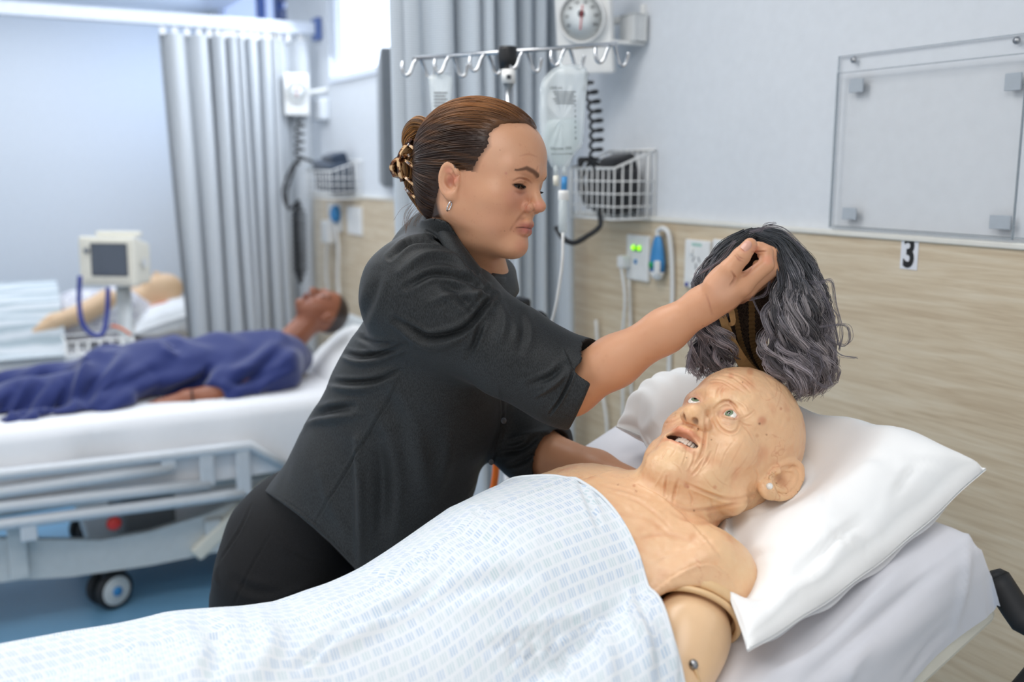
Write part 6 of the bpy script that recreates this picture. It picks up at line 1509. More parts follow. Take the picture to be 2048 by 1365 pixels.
# lashes
M_lash = mat('lash', rgb(20, 15, 14), 0.6)
pa = []; 
for s in (-1, 1):
    e = EYW[0 if s < 0 else 1]
    for i in range(26):
        t = -1+2*i/25; a = t*0.95
        b = np.array([e[0]+0.0133*math.sin(a)*0.98, e[1]+0.0138*math.cos(a), 0.0132-0.0018*t*t]); o = np.array([0.5*math.sin(a)+0.25*s, math.cos(a), -0.30])
        L = 0.0075*(0.75+0.25*random.random()); pa.append([wl(b+nrm(o)*L*k+np.array([0, 0, 0.0018])*(k*k)) for k in np.linspace(0, 1, 5)])
pa = np.array(pa); rr = np.tile(np.linspace(0.0006, 0.00015, 5), (len(pa), 1)); v_, f_ = tubes_np(pa, rr, 4)
o = link('eyelashes', mesh(v_, f_), M_lash, wom); o['kind'] = 'stuff'
# thumb nail
nb = P(1494, 493, 1.3205)
nx = nrm(P(1502, 484, 1.325)-P(1485, 506, 1.322)); nz = nrm(-CF*0.9+CR*0.35+CU*0.2); nz = nrm(nz-nx*(nz@nx)); ny = np.cross(nz, nx)
vv = []
for i in range(9):
    for j in range(9):
        a, b = -1+i/4, -1+j/4
        w = 0.0062*(1-0.25*max(0, a)**3); vv.append(nb+nx*(a*0.0078*(1-0.18*b*b))+ny*(b*w)+nz*(0.0022-0.0032*b*b-0.0006*a*a))
nl = mesh(np.array(vv), grid_faces(9, 9)); link('thumb_nail', nl, mat('nail', rgb(226, 172, 152), 0.22), wom)
# hair: cap plus combed strands to the claw clip
def sd_hcap(q):
    d = d_ell(q, (0, -0.013, 0.046), (0.0785, 0.1005, 0.0870))
    d = smin(d, d_ell(q, (0, -0.045, -0.012), (0.058, 0.052, 0.055)), 0.03)
    d = smin(d, d_ell(q, (0, 0.03, 0.058), (0.060, 0.056, 0.054)), 0.03)
    return d
def sd_cap_cut(q):
    d = sd_hcap(q)
    r = (-0.0025-hair_region(q)).astype(q.dtype)*0.7
    d = smax(d, r, 0.016); d = smax(d, (-0.066-q[:, 2]), 0.01)
    for s in (-1, 1):
        d = smax(d, -d_ell(q, (s*0.075, -0.008, -0.002), (0.022, 0.0155, 0.028)), 0.006)
    return d
V, F = sdf_mesh(lambda p: sd_cap_cut(((p-WT)@WM).astype(p.dtype)), WT-0.19, WT+0.19, 0.004, [], 1)
q = (V-WT)@WM
V = V+vnormals(V, F)*(0.0007*np.sin(q[:, 2]*900+q[:, 1]*200+6*fbm(q*18, 2)))[:, None]
def hair_col(q, t=None):
    w = np.clip((q[:, 2]-0.055)/0.055, 0, 1)*np.clip(1-(q[:, 1]-0.0)/0.09, 0.15, 1); n = fbm(q*np.array([40, 12, 160]), 2)  # caramel towards the crown, with reflected light and highlights painted into the colour
    c = lin((54, 35, 25))+(lin((150, 98, 52))-lin((54, 35, 25)))*np.clip(w*0.8+0.25*n-0.02, 0, 1)[:, None]
    return c
hair = None
M_hair = col_mat('brown_hair', 0.42, 0.35, namt=0.0)
me = mesh(V, F); setcol(me, hair_col(q)*0.8); hair = link('hair', me, M_hair, wom)
BUN = np.array([0.0, -0.116, 0.022])
idx = RNG.choice(len(V), 6000); sq = q[idx]; sq = sq[(hair_region(sq) > 0.001) & (np.abs(sd_hcap(sq)) < 0.0018)]
hl = SCALP; hl = hl[RNG.choice(len(hl), min(len(hl), 1100), replace=len(hl) < 1100)]+RNG.normal(0, 0.0008, (min(len(hl), 1100), 3)); hl = hl[:1]; sq = np.concatenate([sq, hl])
def trace(seeds, n=13, step=0.0065, back=4):
    path = [seeds]; cur = seeds.copy()
    f = lambda x: sd_hcap(x)
    for k in range(n):
        g = grad(f, cur, 0.001); g /= np.linalg.norm(g, axis=1, keepdims=True)
        t = BUN-cur; dist = np.linalg.norm(t, axis=1, keepdims=True); t = t-g*(t*g).sum(1, keepdims=True); t /= np.linalg.norm(t, axis=1, keepdims=True)+1e-9
        t[:, 2] += 0.18*np.clip(cur[:, 1]*8, -0.3, 0.8); t /= np.linalg.norm(t, axis=1, keepdims=True)
        cur = cur+t*np.minimum(step, dist*0.35); g = grad(f, cur, 0.001); cur = cur-g*f(cur)[:, None]/np.maximum((g*g).sum(1), .2)[:, None]
        path.append(cur)
    return np.stack(path, 1)
ps = trace(sq)
lift = RNG.uniform(0.0002, 0.0022, len(ps))[:, None, None]; lift[-1:] *= 0.5
g = np.stack([grad(sd_hcap, ps[:, i], 0.001) for i in range(ps.shape[1])], 1); g /= np.linalg.norm(g, axis=2, keepdims=True)
prof_ = np.sin(np.linspace(0.05, np.pi-0.05, ps.shape[1]))[None, :, None]**0.5
pw = wl((ps+g*(lift*prof_)).reshape(-1, 3)).reshape(ps.shape)
rr = RNG.uniform(0.0003, 0.00062, (len(ps), 1))*np.where(np.arange(len(ps)) > len(ps)-2, 0.42, 1.0)[:, None]*np.sin(np.linspace(0.15, np.pi-0.15, ps.shape[1]))[None]**0.5
v_, f_ = tubes_np(pw, rr, 3); me = mesh(v_, f_); cc = hair_col(ps.reshape(-1, 3)); _fr = (np.arange(len(ps)) > len(ps)-2)[:, None]*np.clip(1-np.arange(ps.shape[1])/5.0, 0, 1)[None]; cc = cc+(lin((150, 108, 82))-cc)*(0.55*_fr.reshape(-1, 1)); cc = cc*np.repeat(RNG.uniform(0.6, 1.45, len(ps)), ps.shape[1])[:, None]; setcol(me, np.repeat(cc, 3, 0))
o = link('hair_strands', me, M_hair, hair); o['kind'] = 'stuff'
# twisted tail held up in the clip
def strand_bundle(name, guide, n, rad, r0, dark, lite, wave=0.0, seed=1, parent=None, tip=0.5):
    rg = np.random.default_rng(seed); gp = smooth_path(guide, 6); S = len(gp); T = np.gradient(gp, axis=0); T /= np.linalg.norm(T, axis=1, keepdims=True)
    A = np.cross(T, nrm((0.3, 0.5, 0.8))); A /= np.linalg.norm(A, axis=1, keepdims=True); B = np.cross(T, A); s = np.linspace(0, 1, S)
    paths = []
    for i in range(n):
        a = rg.uniform(0, 6.28); rr_ = rad*math.sqrt(rg.uniform(0, 1)); sp = (0.55+0.45*np.sin(np.pi*np.clip(s*0.9+0.08, 0, 1)))*rr_
        tw = a+1.2*s
        paths.append(gp+A*(sp*np.cos(tw))[:, None]+B*(sp*np.sin(tw))[:, None])
    return np.array(paths)
tail = []
for gd, n, rd, sd_ in (([(0.0, -0.098, 0.012), (0.004, -0.120, 0.030), (0.004, -0.134, 0.056), (0.004, -0.128, 0.076), (0.006, -0.112, 0.078), (0.008, -0.100, 0.062), (0.012, -0.098, 0.035)], 150, 0.013, 3),
                   ([(0.012, -0.085, -0.040), (0.010, -0.104, -0.018), (0.010, -0.113, 0.008), (0.008, -0.120, 0.030), (0.006, -0.118, 0.05)], 150, 0.016, 4),
                   ([(0.02, -0.05, -0.055), (0.016, -0.078, -0.042), (0.012, -0.100, -0.012), (0.01, -0.110, 0.01)], 90, 0.012, 5)):
    p_ = strand_bundle('t', wl(np.array(gd)), n, rd, 0.0005, None, None, seed=sd_); tail.append(p_)
vs, fs, cs, off = [], [], [], 0
for p_ in tail:
    r_ = np.tile(0.0007*np.sin(np.linspace(0.25, np.pi-0.3, p_.shape[1]))**0.5, (len(p_), 1)); v_, f_ = tubes_np(p_, r_, 4); vs.append(v_); fs.append(f_+off); off += len(v_)
    b = RNG.uniform(0, 1, len(p_)); c_ = lin((62, 40, 26))+(lin((176, 124, 70))-lin((62, 40, 26)))*(b**1.3)[:, None]; cs.append(np.repeat(c_, p_.shape[1]*4, 0))
me = mesh(np.concatenate(vs), np.concatenate(fs)); setcol(me, np.concatenate(cs)); o = link('pinned_tail', me, M_hair, hair)
# loose hairs at the nape and crown
pp = []
for i in range(26):
    b = np.array([0.02*random.uniform(-1, 1.6), -0.075-0.02*random.random(), -0.045+0.01*random.uniform(-1, 1)]); e = b+np.array([random.uniform(-.01, .02), -0.022*random.random(), -0.03-0.02*random.random()])
    pp.append(smooth_path(wl(np.array([b, (b+e)/2+np.array([0, -0.006, 0.002]), e])), 4))
pp = np.array(pp); v_, f_ = tubes_np(pp, np.full(pp.shape[:2], 0.00022), 3); me = mesh(v_, f_); setcol(me, np.tile(lin((110, 74, 44)), (len(v_), 1))); o = link('loose_hairs', me, M_hair, hair); o['kind'] = 'stuff'
# tortoiseshell claw clip
k = NT('tortoiseshell'); tc = k.n('ShaderNodeTexCoord'); nz_ = k.n('ShaderNodeTexNoise'); nz_.inputs['Scale'].default_value = 95; nz_.inputs['Detail'].default_value = 2; k.l(tc.outputs['Object'], nz_.inputs['Vector'])
k.l(k.ramp(nz_.outputs[0], [(0.42, rgb(40, 24, 18)), (0.5, rgb(120, 72, 40)), (0.56, rgb(214, 176, 132))]), k.b.inputs['Base Color']); k.b.inputs['Roughness'].default_value = 0.15; M_tort = k.m
clip = None
def claw(name, pts, w, t):
    pts = smooth_path(wl(np.array(pts)), 5); T = np.gradient(pts, axis=0); T /= np.linalg.norm(T, axis=1, keepdims=True); nv = np.cross(T, WM[:, 0]); nv /= np.linalg.norm(nv, axis=1, keepdims=True); bv = np.cross(T, nv)
    s = np.linspace(0, 1, len(pts)); ww = w*(0.45+0.55*np.sin(np.pi*np.clip(s, 0.08, .95)))
    V = []
    for i in range(len(pts)):
        for a, b in ((-1, -1), (1, -1), (1, 1), (-1, 1)): V.append(pts[i]+nv[i]*a*t/2+bv[i]*b*ww[i]/2)
    F = [tuple(f) for f in grid_faces(len(pts), 4, True).tolist()]+[(3, 2, 1, 0), tuple(range(len(V)-4, len(V)))]
    return link(name, mesh(V, F, False), M_tort, wom)
claw('hair_clip', [(0.018, -0.118, 0.052), (0.024, -0.126, 0.028), (0.026, -0.122, 0.005), (0.022, -0.118, -0.012)], 0.024, 0.005)
claw('hair_clip', [(0.014, -0.120, 0.026), (0.020, -0.130, 0.018), (0.022, -0.136, 0.004), (0.022, -0.131, -0.008)], 0.034, 0.005)
for y, z in ((-0.086, 0.045), (-0.086, 0.020), (-0.082, -0.004), (-0.076, -0.022)):
    claw('clip_tooth', [(0.024, y-0.034, z), (0.036, y-0.020, z-0.004), (0.040, y-0.004, z-0.012)], 0.011, 0.0035)
tube('hoop_earring', [wl(np.array([0.0785+0.001*math.cos(a), 0.0015+0.0015*math.sin(a), -0.0375+0.0072*math.sin(a)])+np.array([0.0035*math.cos(a), 0, 0])) for a in np.linspace(0, 2*math.pi, 25)], 0.0011, M_chrome, wom, 8, 1)

# ---- shirt
k = NT('charcoal_shirt'); tc = k.n('ShaderNodeTexCoord'); mp = k.n('ShaderNodeMapping'); mp.inputs['Scale'].default_value = (900, 900, 260); mp.inputs['Rotation'].default_value = (0.3, 0.5, 0.2); k.l(tc.outputs['Object'], mp.inputs['Vector'])
n1 = k.n('ShaderNodeTexNoise'); n1.inputs['Scale'].default_value = 1; n1.inputs['Detail'].default_value = 2; k.l(mp.outputs[0], n1.inputs['Vector'])
k.l(k.ramp(n1.outputs[0], [(0.38, rgb(18, 20, 21)), (0.64, rgb(41, 44, 46))]), k.b.inputs['Base Color']); k.b.inputs['Roughness'].default_value = 0.62; k.b.inputs['Specular IOR Level'].default_value = 0.35; k.b.inputs['Sheen Weight'].default_value = 0.04
k.bump(n1.outputs[0], 0.15, 0.0003); M_shirt = k.m
cuffA, cuffB = P(1146, 772, 1.465), P(1225, 726, 1.43); cax = nrm(cuffB-cuffA)
cuffL, cuffL2 = P(1100, 912, 1.70), P(1190, 948, 1.64); clx = nrm(cuffL2-cuffL)
def sd_shirt(p):
    d = d_loft(p, None, [P(905, 590, 1.63), P(870, 722, 1.66), P(834, 802, 1.69), P(772, 935, 1.73), P(684, 1080, 1.79), P(620, 1185, 1.84)], [camv(.86, -.12, -.50)]*6, [.160, .166, .162, .158, .178, .185], [.082, .128, .140, .151, .156, .15])
    d = smin(d, d_cap(p, P(890, 520, 1.60), P(840, 590, 1.50), 0.070, 0.075), 0.05)
    d = smin(d, d_cap(p, P(890, 520, 1.62), P(925, 630, 1.82), 0.070, 0.07), 0.05)
    d = smin(d, d_cap(p, P(838, 580, 1.62), P(898, 505, 1.60), 0.066, 0.058), 0.05)
    arm = d_chain(p, [P(838, 592, 1.50), P(920, 640, 1.485), P(1020, 702, 1.475), P(1110, 752, 1.468), P(1168, 782, 1.458)], [.080, .071, .0645, .0605, .0595], 0.03)
    arm = smin(arm, d_cap(p, P(1140, 772, 1.466), P(1178, 760, 1.455), 0.0600, 0.0585), 0.02)
    arm = smax(arm, ((p-P(1176, 772, 1.46))@camv(.92, -.05, -.39)).astype(p.dtype), 0.005)
    # turned-back cuff: notch at the slit and a hollow opening round the forearm
    arm = smax(arm, -d_cap(p, P(1143, 744, 1.405), P(1216, 738, 1.40), 0.002, 0.036), 0.004)
    arm = smax(arm, -d_cap(p, cuffA+cax*0.012, cuffB, 0.046, 0.048), 0.004)
    d = smin(d, arm, 0.05)
    la = d_chain(p, [P(925, 640, 1.82), P(1000, 790, 1.78), P(1062, 890, 1.735), P(1108, 918, 1.70)], [.078, .068, .064, .058], 0.02)
    la = smax(la, ((p-P(1106, 915, 1.70))@clx).astype(p.dtype), 0.006); la = smax(la, -d_cap(p, cuffL-clx*0.005, cuffL2, 0.047, 0.05), 0.004)
    d = smin(d, la, 0.04)
    # neck opening
    d = smax(d, -d_cap(p, NBW+camv(0.01, 0, -0.005), wl((0, 0.0, -0.06)), 0.060, 0.064), 0.012)
    d = smax(d, -d_cap(p, P(985, 560, 1.55), P(1005, 600, 1.57), 0.020, 0.006), 0.012)
    ncap = d_cap(p, wl((0, -0.018, -0.035)), NBW, 0.050, 0.052); uvp = UVf(p)
    vt = np.interp(uvp[:, 0], [840, 862, 880, 897, 927, 956, 980, 1010, 1040], [440, 436, 438, 446, 492, 532, 559, 600, 640])
    st_ = smax(np.abs(ncap-0.011)-0.0035, ((vt-uvp[:, 1])*0.00075).astype(p.dtype), 0.002); st_ = smax(st_, ((uvp[:, 1]-vt-85)*0.00075).astype(p.dtype), 0.004); d = smin(d, st_.astype(p.dtype), 0.012)
    # curved shirt tail
    uvp = UVf(p)
    hy = np.interp(uvp[:, 0], [440, 505, 528, 560, 600, 660, 700, 722, 760, 830, 1000], [940, 965, 984, 1006, 1036, 1086, 1128, 1150, 1140, 1120, 1100])
    d = smax(d, ((uvp[:, 1]-hy)*0.00065).astype(p.dtype), 0.004)
    return d
def UVf(p):
    q = p-CP; dd = q@CF; return np.stack([1024+FPX*(q@CR)/dd, 682.5-FPX*(q@CU)/dd], 1)
LS = [([(815, 728), (782, 790), (744, 857), (687, 952), (630, 1047)], 2.4, 0.0022), ([(677, 704), (725, 714), (772, 704), (815, 690)], 5, 0.005), ([(682, 716), (728, 727), (776, 718)], 6, 0.005, 'r'), ([(658, 764), (706, 766), (753, 761), (801, 741)], 5, 0.005), ([(660, 776), (710, 780), (760, 774)], 7, 0.005, 'r'),
      ([(715, 673), (753, 688), (801, 688)], 5, 0.004), ([(610, 838), (649, 824), (706, 814)], 7, 0.006), ([(600, 850), (650, 842), (720, 830)], 8, 0.004, 'r'), ([(568, 883), (580, 868), (601, 858)], 4, 0.004), ([(602, 836), (592, 850), (598, 862)], 3, 0.003),
      ([(790, 640), (830, 662), (863, 675), (925, 660), (975, 612)], 6, 0.007), ([(800, 655), (860, 692), (930, 680)], 9, 0.005, 'r'), ([(934, 712), (949, 688), (965, 645)], 5, 0.004), ([(1072, 792), (1106, 773), (1136, 748)], 5, 0.004, 'r'), ([(1060, 770), (1100, 755), (1130, 730)], 6, 0.003),
      ([(1128, 698), (1136, 720), (1146, 740)], 2.6, 0.003, 's'), ([(1146, 742), (1140, 760), (1120, 800), (1100, 828)], 2.6, 0.003), ([(1040, 625), (1048, 660), (1040, 700)], 8, 0.003), ([(1000, 600), (1010, 640), (1000, 690)], 9, 0.003, 'r'),
      ([(780, 516), (824, 484), (890, 490), (941, 537)], 5, 0.007), ([(800, 545), (850, 512), (905, 520), (950, 565)], 8, 0.006, 'r'), ([(812, 575), (870, 548), (930, 560), (985, 592)], 6, 0.005), ([(860, 605), (910, 590), (985, 596)], 7, 0.004, 'r'), ([(948, 640), (968, 612), (990, 592)], 5, 0.005), ([(930, 620), (955, 590), (975, 570)], 7, 0.004, 'r'), ([(853, 463), (901, 489), (934, 518), (976, 580)], 2.4, 0.0026), ([(880, 560), (930, 600), (960, 640)], 10, 0.004),
      ([(716, 880), (722, 985), (719, 1145)], 9, 0.010, 'r'), ([(755, 880), (765, 980), (760, 1090)], 16, 0.008), ([(800, 850), (840, 920), (850, 1010)], 20, 0.005, 'r'), ([(760, 780), (800, 850), (820, 930)], 16, 0.004), ([(900, 860), (890, 930), (860, 1010)], 16, 0.004, 'r'), ([(640, 930), (660, 1000), (700, 1080)], 12, 0.003, 'r'),
      ([(1002, 780), (1004, 840), (984, 925), (940, 990)], 2.2, 0.0020), ([(540, 985), (600, 1022), (660, 1076), (712, 1135)], 1.6, 0.0012), ([(760, 545), (742, 600), (720, 650)], 9, 0.003), ([(1000, 905), (1040, 900), (1070, 880)], 5, 0.004), ([(1010, 880), (1060, 870), (1110, 862)], 6, 0.004, 'r'), ([(1020, 930), (1050, 920), (1075, 905)], 5, 0.003)]
lo = np.minimum(np.array([P(500, 1150, 1.9), P(925, 630, 1.9), P(1180, 700, 1.4)]).min(0), np.array([P(720, 1150, 1.6), P(1180, 960, 1.7)]).min(0))-0.14
hi = np.array([P(500, 1150, 1.9), P(925, 420, 1.9), P(1180, 700, 1.4), P(1180, 960, 1.75), P(830, 500, 1.45)]).max(0)+0.12
V, F = sdf_mesh(sd_shirt, lo, hi, 0.0052, [lambda v: ((v-CP)@nrm(CF)) < 1.78, lambda v: (np.linalg.norm(v-P(1160, 768, 1.46), axis=1) < 0.10) | (np.linalg.norm(v-P(1100, 915, 1.70), axis=1) < 0.09) | (np.linalg.norm(v-P(930, 500, 1.55), axis=1) < 0.13)], 3)

N = vnormals(V, F); V = V+N*(0.0016*fbm(V*np.array([9, 9, 14]), 3))[:, None]; V = creases(V, vnormals(V, F), [(l[0], l[1], l[2]*1.5)+tuple(l[3:]) for l in LS])
shirt = link('shirt', mesh(V, F), M_shirt, wom)
def strip(name, top, bot, m, th=0.0035, parent=None, seg=6):
    a = smooth_path([P(*t) for t in top], 6); b = smooth_path([P(*t) for t in bot], 6); n = len(a); V = []
    mid = (a+b)/2; nv = np.cross(np.gradient(a, axis=0), b-a); nv /= np.linalg.norm(nv, axis=1, keepdims=True)
    if (nv@CF).mean() > 0: nv = -nv
    for s in range(seg+1):
        t = s/seg; V.append(a*(1-t)+b*t+nv*(0.006*math.sin(math.pi*t)))
    G = np.array(V); front_ = G; back_ = G-nv[None]*th
    A = np.concatenate([front_.reshape(-1, 3), back_.reshape(-1, 3)]); g = grid_faces(seg+1, n); N0 = (seg+1)*n
    F = [tuple(f) for f in g.tolist()]+[tuple(f[::-1]) for f in (g+N0).tolist()]
    ring = list(range(n))+[s*n+n-1 for s in range(1, seg+1)]+[seg*n+j for j in range(n-2, -1, -1)]+[s*n for s in range(seg-1, 0, -1)]
    for i in range(len(ring)): x, y = ring[i], ring[(i+1) % len(ring)]; F.append((y, x, x+N0, y+N0))
    return link(name, mesh(A, F), m, parent)
strip('collar', [(845, 452, 1.60), (862, 434, 1.545), (880, 434, 1.505), (900, 450, 1.478), (927, 491, 1.463), (956, 529, 1.465), (980, 556, 1.487)], [(840, 476, 1.61), (851, 464, 1.545), (866, 468, 1.49), (886, 490, 1.455), (912, 528, 1.438), (946, 566, 1.440), (990, 592, 1.468)], M_shirt, 0.004, shirt)
strip('collar', [(980, 556, 1.50), (992, 535, 1.55), (1004, 521, 1.60), (1013, 516, 1.66)], [(1000, 606, 1.50), (1022, 602, 1.52), (1038, 584, 1.57), (1034, 560, 1.64)], M_shirt, 0.004, shirt)
strip('collar_stand', [(980, 556, 1.492), (988, 575, 1.50), (996, 600, 1.51), (1003, 640, 1.52)], [(1016, 556, 1.56), (1020, 580, 1.55), (1024, 610, 1.545), (1030, 650, 1.54)], M_shirt, 0.003, shirt)
for u, v, d in ((1007, 842, 1.585), (982, 925, 1.63)):
    lathe('shirt_button', [(0.0001, 0.002), (0.0035, 0.0018), (0.0048, 0.0012), (0.0048, 0)], P(u, v, d-0.01), camv(0.5, -0.8, 0.1), M_dgrey, shirt, 16)
# ---- trousers down to the floor, and shoes
k = NT('black_denim'); tc = k.n('ShaderNodeTexCoord'); n1 = k.n('ShaderNodeTexNoise'); n1.inputs['Scale'].default_value = 700; k.l(tc.outputs['Object'], n1.inputs['Vector'])
k.l(k.ramp(n1.outputs[0], [(0.35, rgb(11, 11, 12)), (0.7, rgb(24, 23, 25))]), k.b.inputs['Base Color']); k.b.inputs['Roughness'].default_value = 0.75; k.b.inputs['Sheen Weight'].default_value = 0.02; k.b.inputs['Specular IOR Level'].default_value = 0.25; M_den = k.m
latR = camv(-.15, -.97, 0.05)
hipc = P(612, 1045, 1.845)
kneeR = P(568, 1265, 1.80); kneeR = np.array([P(560, 1250, 1.79)[0], P(560, 1250, 1.79)[1], P(560, 1250, 1.79)[2]])
def leg_pts(s):
    h = P(588, 1150, 1.845)+latR*s*0.085; kx = h[0]-0.01
    return [h, np.array([kx-0.0, h[1]+0.0, 0.50]), np.array([kx-0.05, h[1]+0.01, 0.09])]
def sd_tr(p):
    d = d_loft(p, None, [P(668, 985, 1.81), P(608, 1085, 1.84), P(592, 1190, 1.85)], [camv(.86, -.12, -.45), camv(.95, -.12, -.25), camv(1, -.1, -.05)], [.155, .175, .178], [.095, .130, .149])
    for s in (1, -1):
        l = leg_pts(s); d = smin(d, d_chain(p, l, [.105, .075, .060], 0.03), 0.03)
    d = smax(d, (0.07-p[:, 2]).astype(p.dtype), 0.005)
    return smax(d, -((p-P(705, 905, 1.78))@nrm(P(595, 1080, 1.84)-P(705, 905, 1.78))).astype(p.dtype), 0.01)
c0 = P(590, 1100, 1.85)
V, F = sdf_mesh(sd_tr, np.array([c0[0]-0.3, c0[1]-0.33, 0.04]), np.array([c0[0]+0.35, c0[1]+0.33, 1.25]), 0.0085, [lambda v: v[:, 2] > 0.72], 2)
N = vnormals(V, F)
V = creases(V, N, [([(548, 1058), (520, 1105), (490, 1160), (462, 1225)], 2.2, 0.0022), ([(546, 1070), (570, 1095), (605, 1115), (645, 1124)], 2.4, 0.0026), ([(550, 1078), (575, 1102), (610, 1120)], 3, 0.002, 'r'), ([(503, 1010), (480, 1060), (440, 1122)], 2.2, 0.0024), ([(600, 1080), (608, 1095), (640, 1105)], 2, 0.0015), ([(470, 1160), (500, 1180), (560, 1190)], 9, 0.003), ([(640, 1160), (600, 1180), (540, 1200)], 9, 0.003, 'r'), ([(436, 1130), (430, 1150), (436, 1170)], 4, 0.003, 'r')])
trous = link('trousers', mesh(V, F), M_den, wom)
lathe('pocket_rivet', [(0.0001, 0.0018), (0.0022, 0.0018), (0.0038, 0.0008), (0.0038, 0)], P(545, 1067, 1.712), camv(-0.3, -1, 0), mat('copper', rgb(186, 112, 76), 0.3, metal=1.0), trous, 16)
for s in (1, -1):
    l = leg_pts(s)[2]
    def sd_sh(p, l=l): return smax(smin(d_ell(p, (l[0]+0.06, l[1], 0.035), (0.135, 0.046, 0.045)), d_cap(p, (l[0], l[1], 0.05), (l[0], l[1], 0.10), 0.044, 0.042), 0.03), (0.002-p[:, 2]).astype(p.dtype), 0.004)
    V, F = sdf_mesh(sd_sh, l+np.array([-0.13, -0.08, -0.11]), l+np.array([0.24, 0.08, 0.09]), 0.008, [], 1); link('shoe', mesh(V, F), M_rubber, wom)
# ------------------------------------------------------------------ the wig held over the manikin
wig = thing('wig', 'wavy grey wig with dark roots held up above the bald manikin', 'wig', tuple(P(1520, 600, 1.44)))
Lr = smooth_path([P(*t) for t in [(1492, 488, 1.395), (1452, 535, 1.40), (1434, 590, 1.405), (1446, 640, 1.41), (1468, 695, 1.425), (1496, 740, 1.45), (1532, 768, 1.475), (1560, 790, 1.49)]], 6)
Rr = smooth_path([P(*t) for t in [(1512, 482, 1.390), (1548, 500, 1.385), (1549, 535, 1.385), (1542, 590, 1.39), (1528, 680, 1.41), (1536, 725, 1.44), (1556, 765, 1.475), (1574, 790, 1.49)]], 6)
nR = len(Lr); V = []; NS = 25
for i in range(nR):
    t = i/(nR-1); bulge = 0.105*math.sin(math.pi*min(1, 0.12+0.85*t))**0.7
    for j in range(NS):
        s = j/(NS-1); b = (4*s*(1-s))**0.6
        _p = Lr[i]*(1-s)+Rr[i]*s; V.append(_p+(_p-CP)/1.42*bulge*b+CR*0.012*(s-0.3)*b)
V = np.array(V); F = grid_faces(nR, NS)
k = NT('wig_net'); tc = k.n('ShaderNodeTexCoord'); vo = k.n('ShaderNodeTexVoronoi'); vo.inputs['Scale'].default_value = 420; k.l(tc.outputs['Object'], vo.inputs['Vector'])
k.l(k.ramp(vo.outputs['Distance'], [(0.2, rgb(60, 48, 42)), (0.6, rgb(110, 90, 76))]), k.b.inputs['Base Color']); k.b.inputs['Roughness'].default_value = 0.9
link('cap_net', mesh(V, F), k.m, wig)
CV = V.reshape(nR, NS, 3)
M_tan = mat('tan_elastic', rgb(178, 138, 88), 0.8, noise=0.12, nscale=120, bump=0.4, bscale=500, bdist=0.0006)
def ribbon(name, pts, w, m=M_tan, th=0.0012, ruff=0.0, face=None):
    pts = smooth_path(pts, 5); n = len(pts); T = np.gradient(pts, axis=0); T /= np.linalg.norm(T, axis=1, keepdims=True); nv = -CF-T*((-CF)@T.T)[:, None]; nv /= np.linalg.norm(nv, axis=1, keepdims=True); bv = np.cross(T, nv)
    w = np.interp(np.linspace(0, 1, n), np.linspace(0, 1, len(np.atleast_1d(w))), np.atleast_1d(w)); V = []
    for i in range(n):
        e = ruff*math.sin(i*1.9)
        for a, b in ((-1, -1), (1, -1), (1, 1), (-1, 1)): V.append(pts[i]+nv[i]*(a*th/2+e*0.5)+bv[i]*b*(w[i]/2+e))
    F = [tuple(f) for f in grid_faces(n, 4, True).tolist()]+[(3, 2, 1, 0), tuple(range(len(V)-4, len(V)))]
    return link(name, mesh(V, F, False), m, wig)
ribbon('edge_band', Lr[10:]-CF*0.003, [0.012, 0.011, 0.013, 0.018, 0.022, 0.018])
ribbon('edge_band', Rr[9:30]-CF*0.002+CR*0.002, [0.004, 0.006, 0.005, 0.004], mat('pale_lace', rgb(204, 170, 140), 0.8))
ribbon('inner_band', CV[12:38, 13]-CF*0.006, [0.009, 0.0095, 0.009], ruff=0.0008)
ribbon('inner_band', CV[14:36, 6]-CF*0.005, [0.008, 0.008], ruff=0.0008)
ribbon('inner_band', CV[26:40, 19]-CF*0.006, [0.008, 0.008], ruff=0.0008)
ribbon('adjust_tab', [P(1452, 600, 1.398), P(1462, 622, 1.396), P(1466, 645, 1.402), P(1458, 650, 1.408)], [0.010, 0.008, 0.005])
rg = np.random.default_rng(21)
def keyset(ks): return [smooth_path(np.array(k_, float), 6) for k_ in ks]
def resample(g, n):
    L = np.concatenate([[0], np.cumsum(np.linalg.norm(np.diff(g[:, :2], axis=0), axis=1))]); L /= L[-1]; t = np.linspace(0, 1, n)
    return np.stack([np.interp(t, L, g[:, k_]) for k_ in range(3)], 1)
SP = 26
KR = [[(1512, 476, 1.395), (1550, 492, 1.375), (1560, 545, 1.365), (1548, 610, 1.365), (1532, 670, 1.37), (1545, 725, 1.385), (1570, 772, 1.40)],
      [(1512, 470, 1.40), (1560, 490, 1.375), (1585, 560, 1.36), (1580, 630, 1.36), (1575, 690, 1.365), (1600, 745, 1.38), (1590, 788, 1.40)],
      [(1512, 466, 1.41), (1570, 485, 1.39), (1612, 560, 1.375), (1622, 640, 1.375), (1625, 700, 1.385), (1640, 750, 1.395), (1615, 788, 1.41)],
      [(1512, 463, 1.43), (1570, 478, 1.43), (1622, 545, 1.43), (1645, 630, 1.43), (1652, 700, 1.43), (1662, 745, 1.44), (1640, 778, 1.45)],
      [(1512, 463, 1.45), (1560, 470, 1.47), (1615, 535, 1.50), (1640, 620, 1.51), (1640, 700, 1.51), (1640, 750, 1.50), (1600, 790, 1.49)],
      [(1510, 464, 1.46), (1540, 480, 1.52), (1575, 560, 1.55), (1590, 640, 1.55), (1590, 720, 1.53), (1590, 780, 1.51), (1565, 800, 1.50)]]
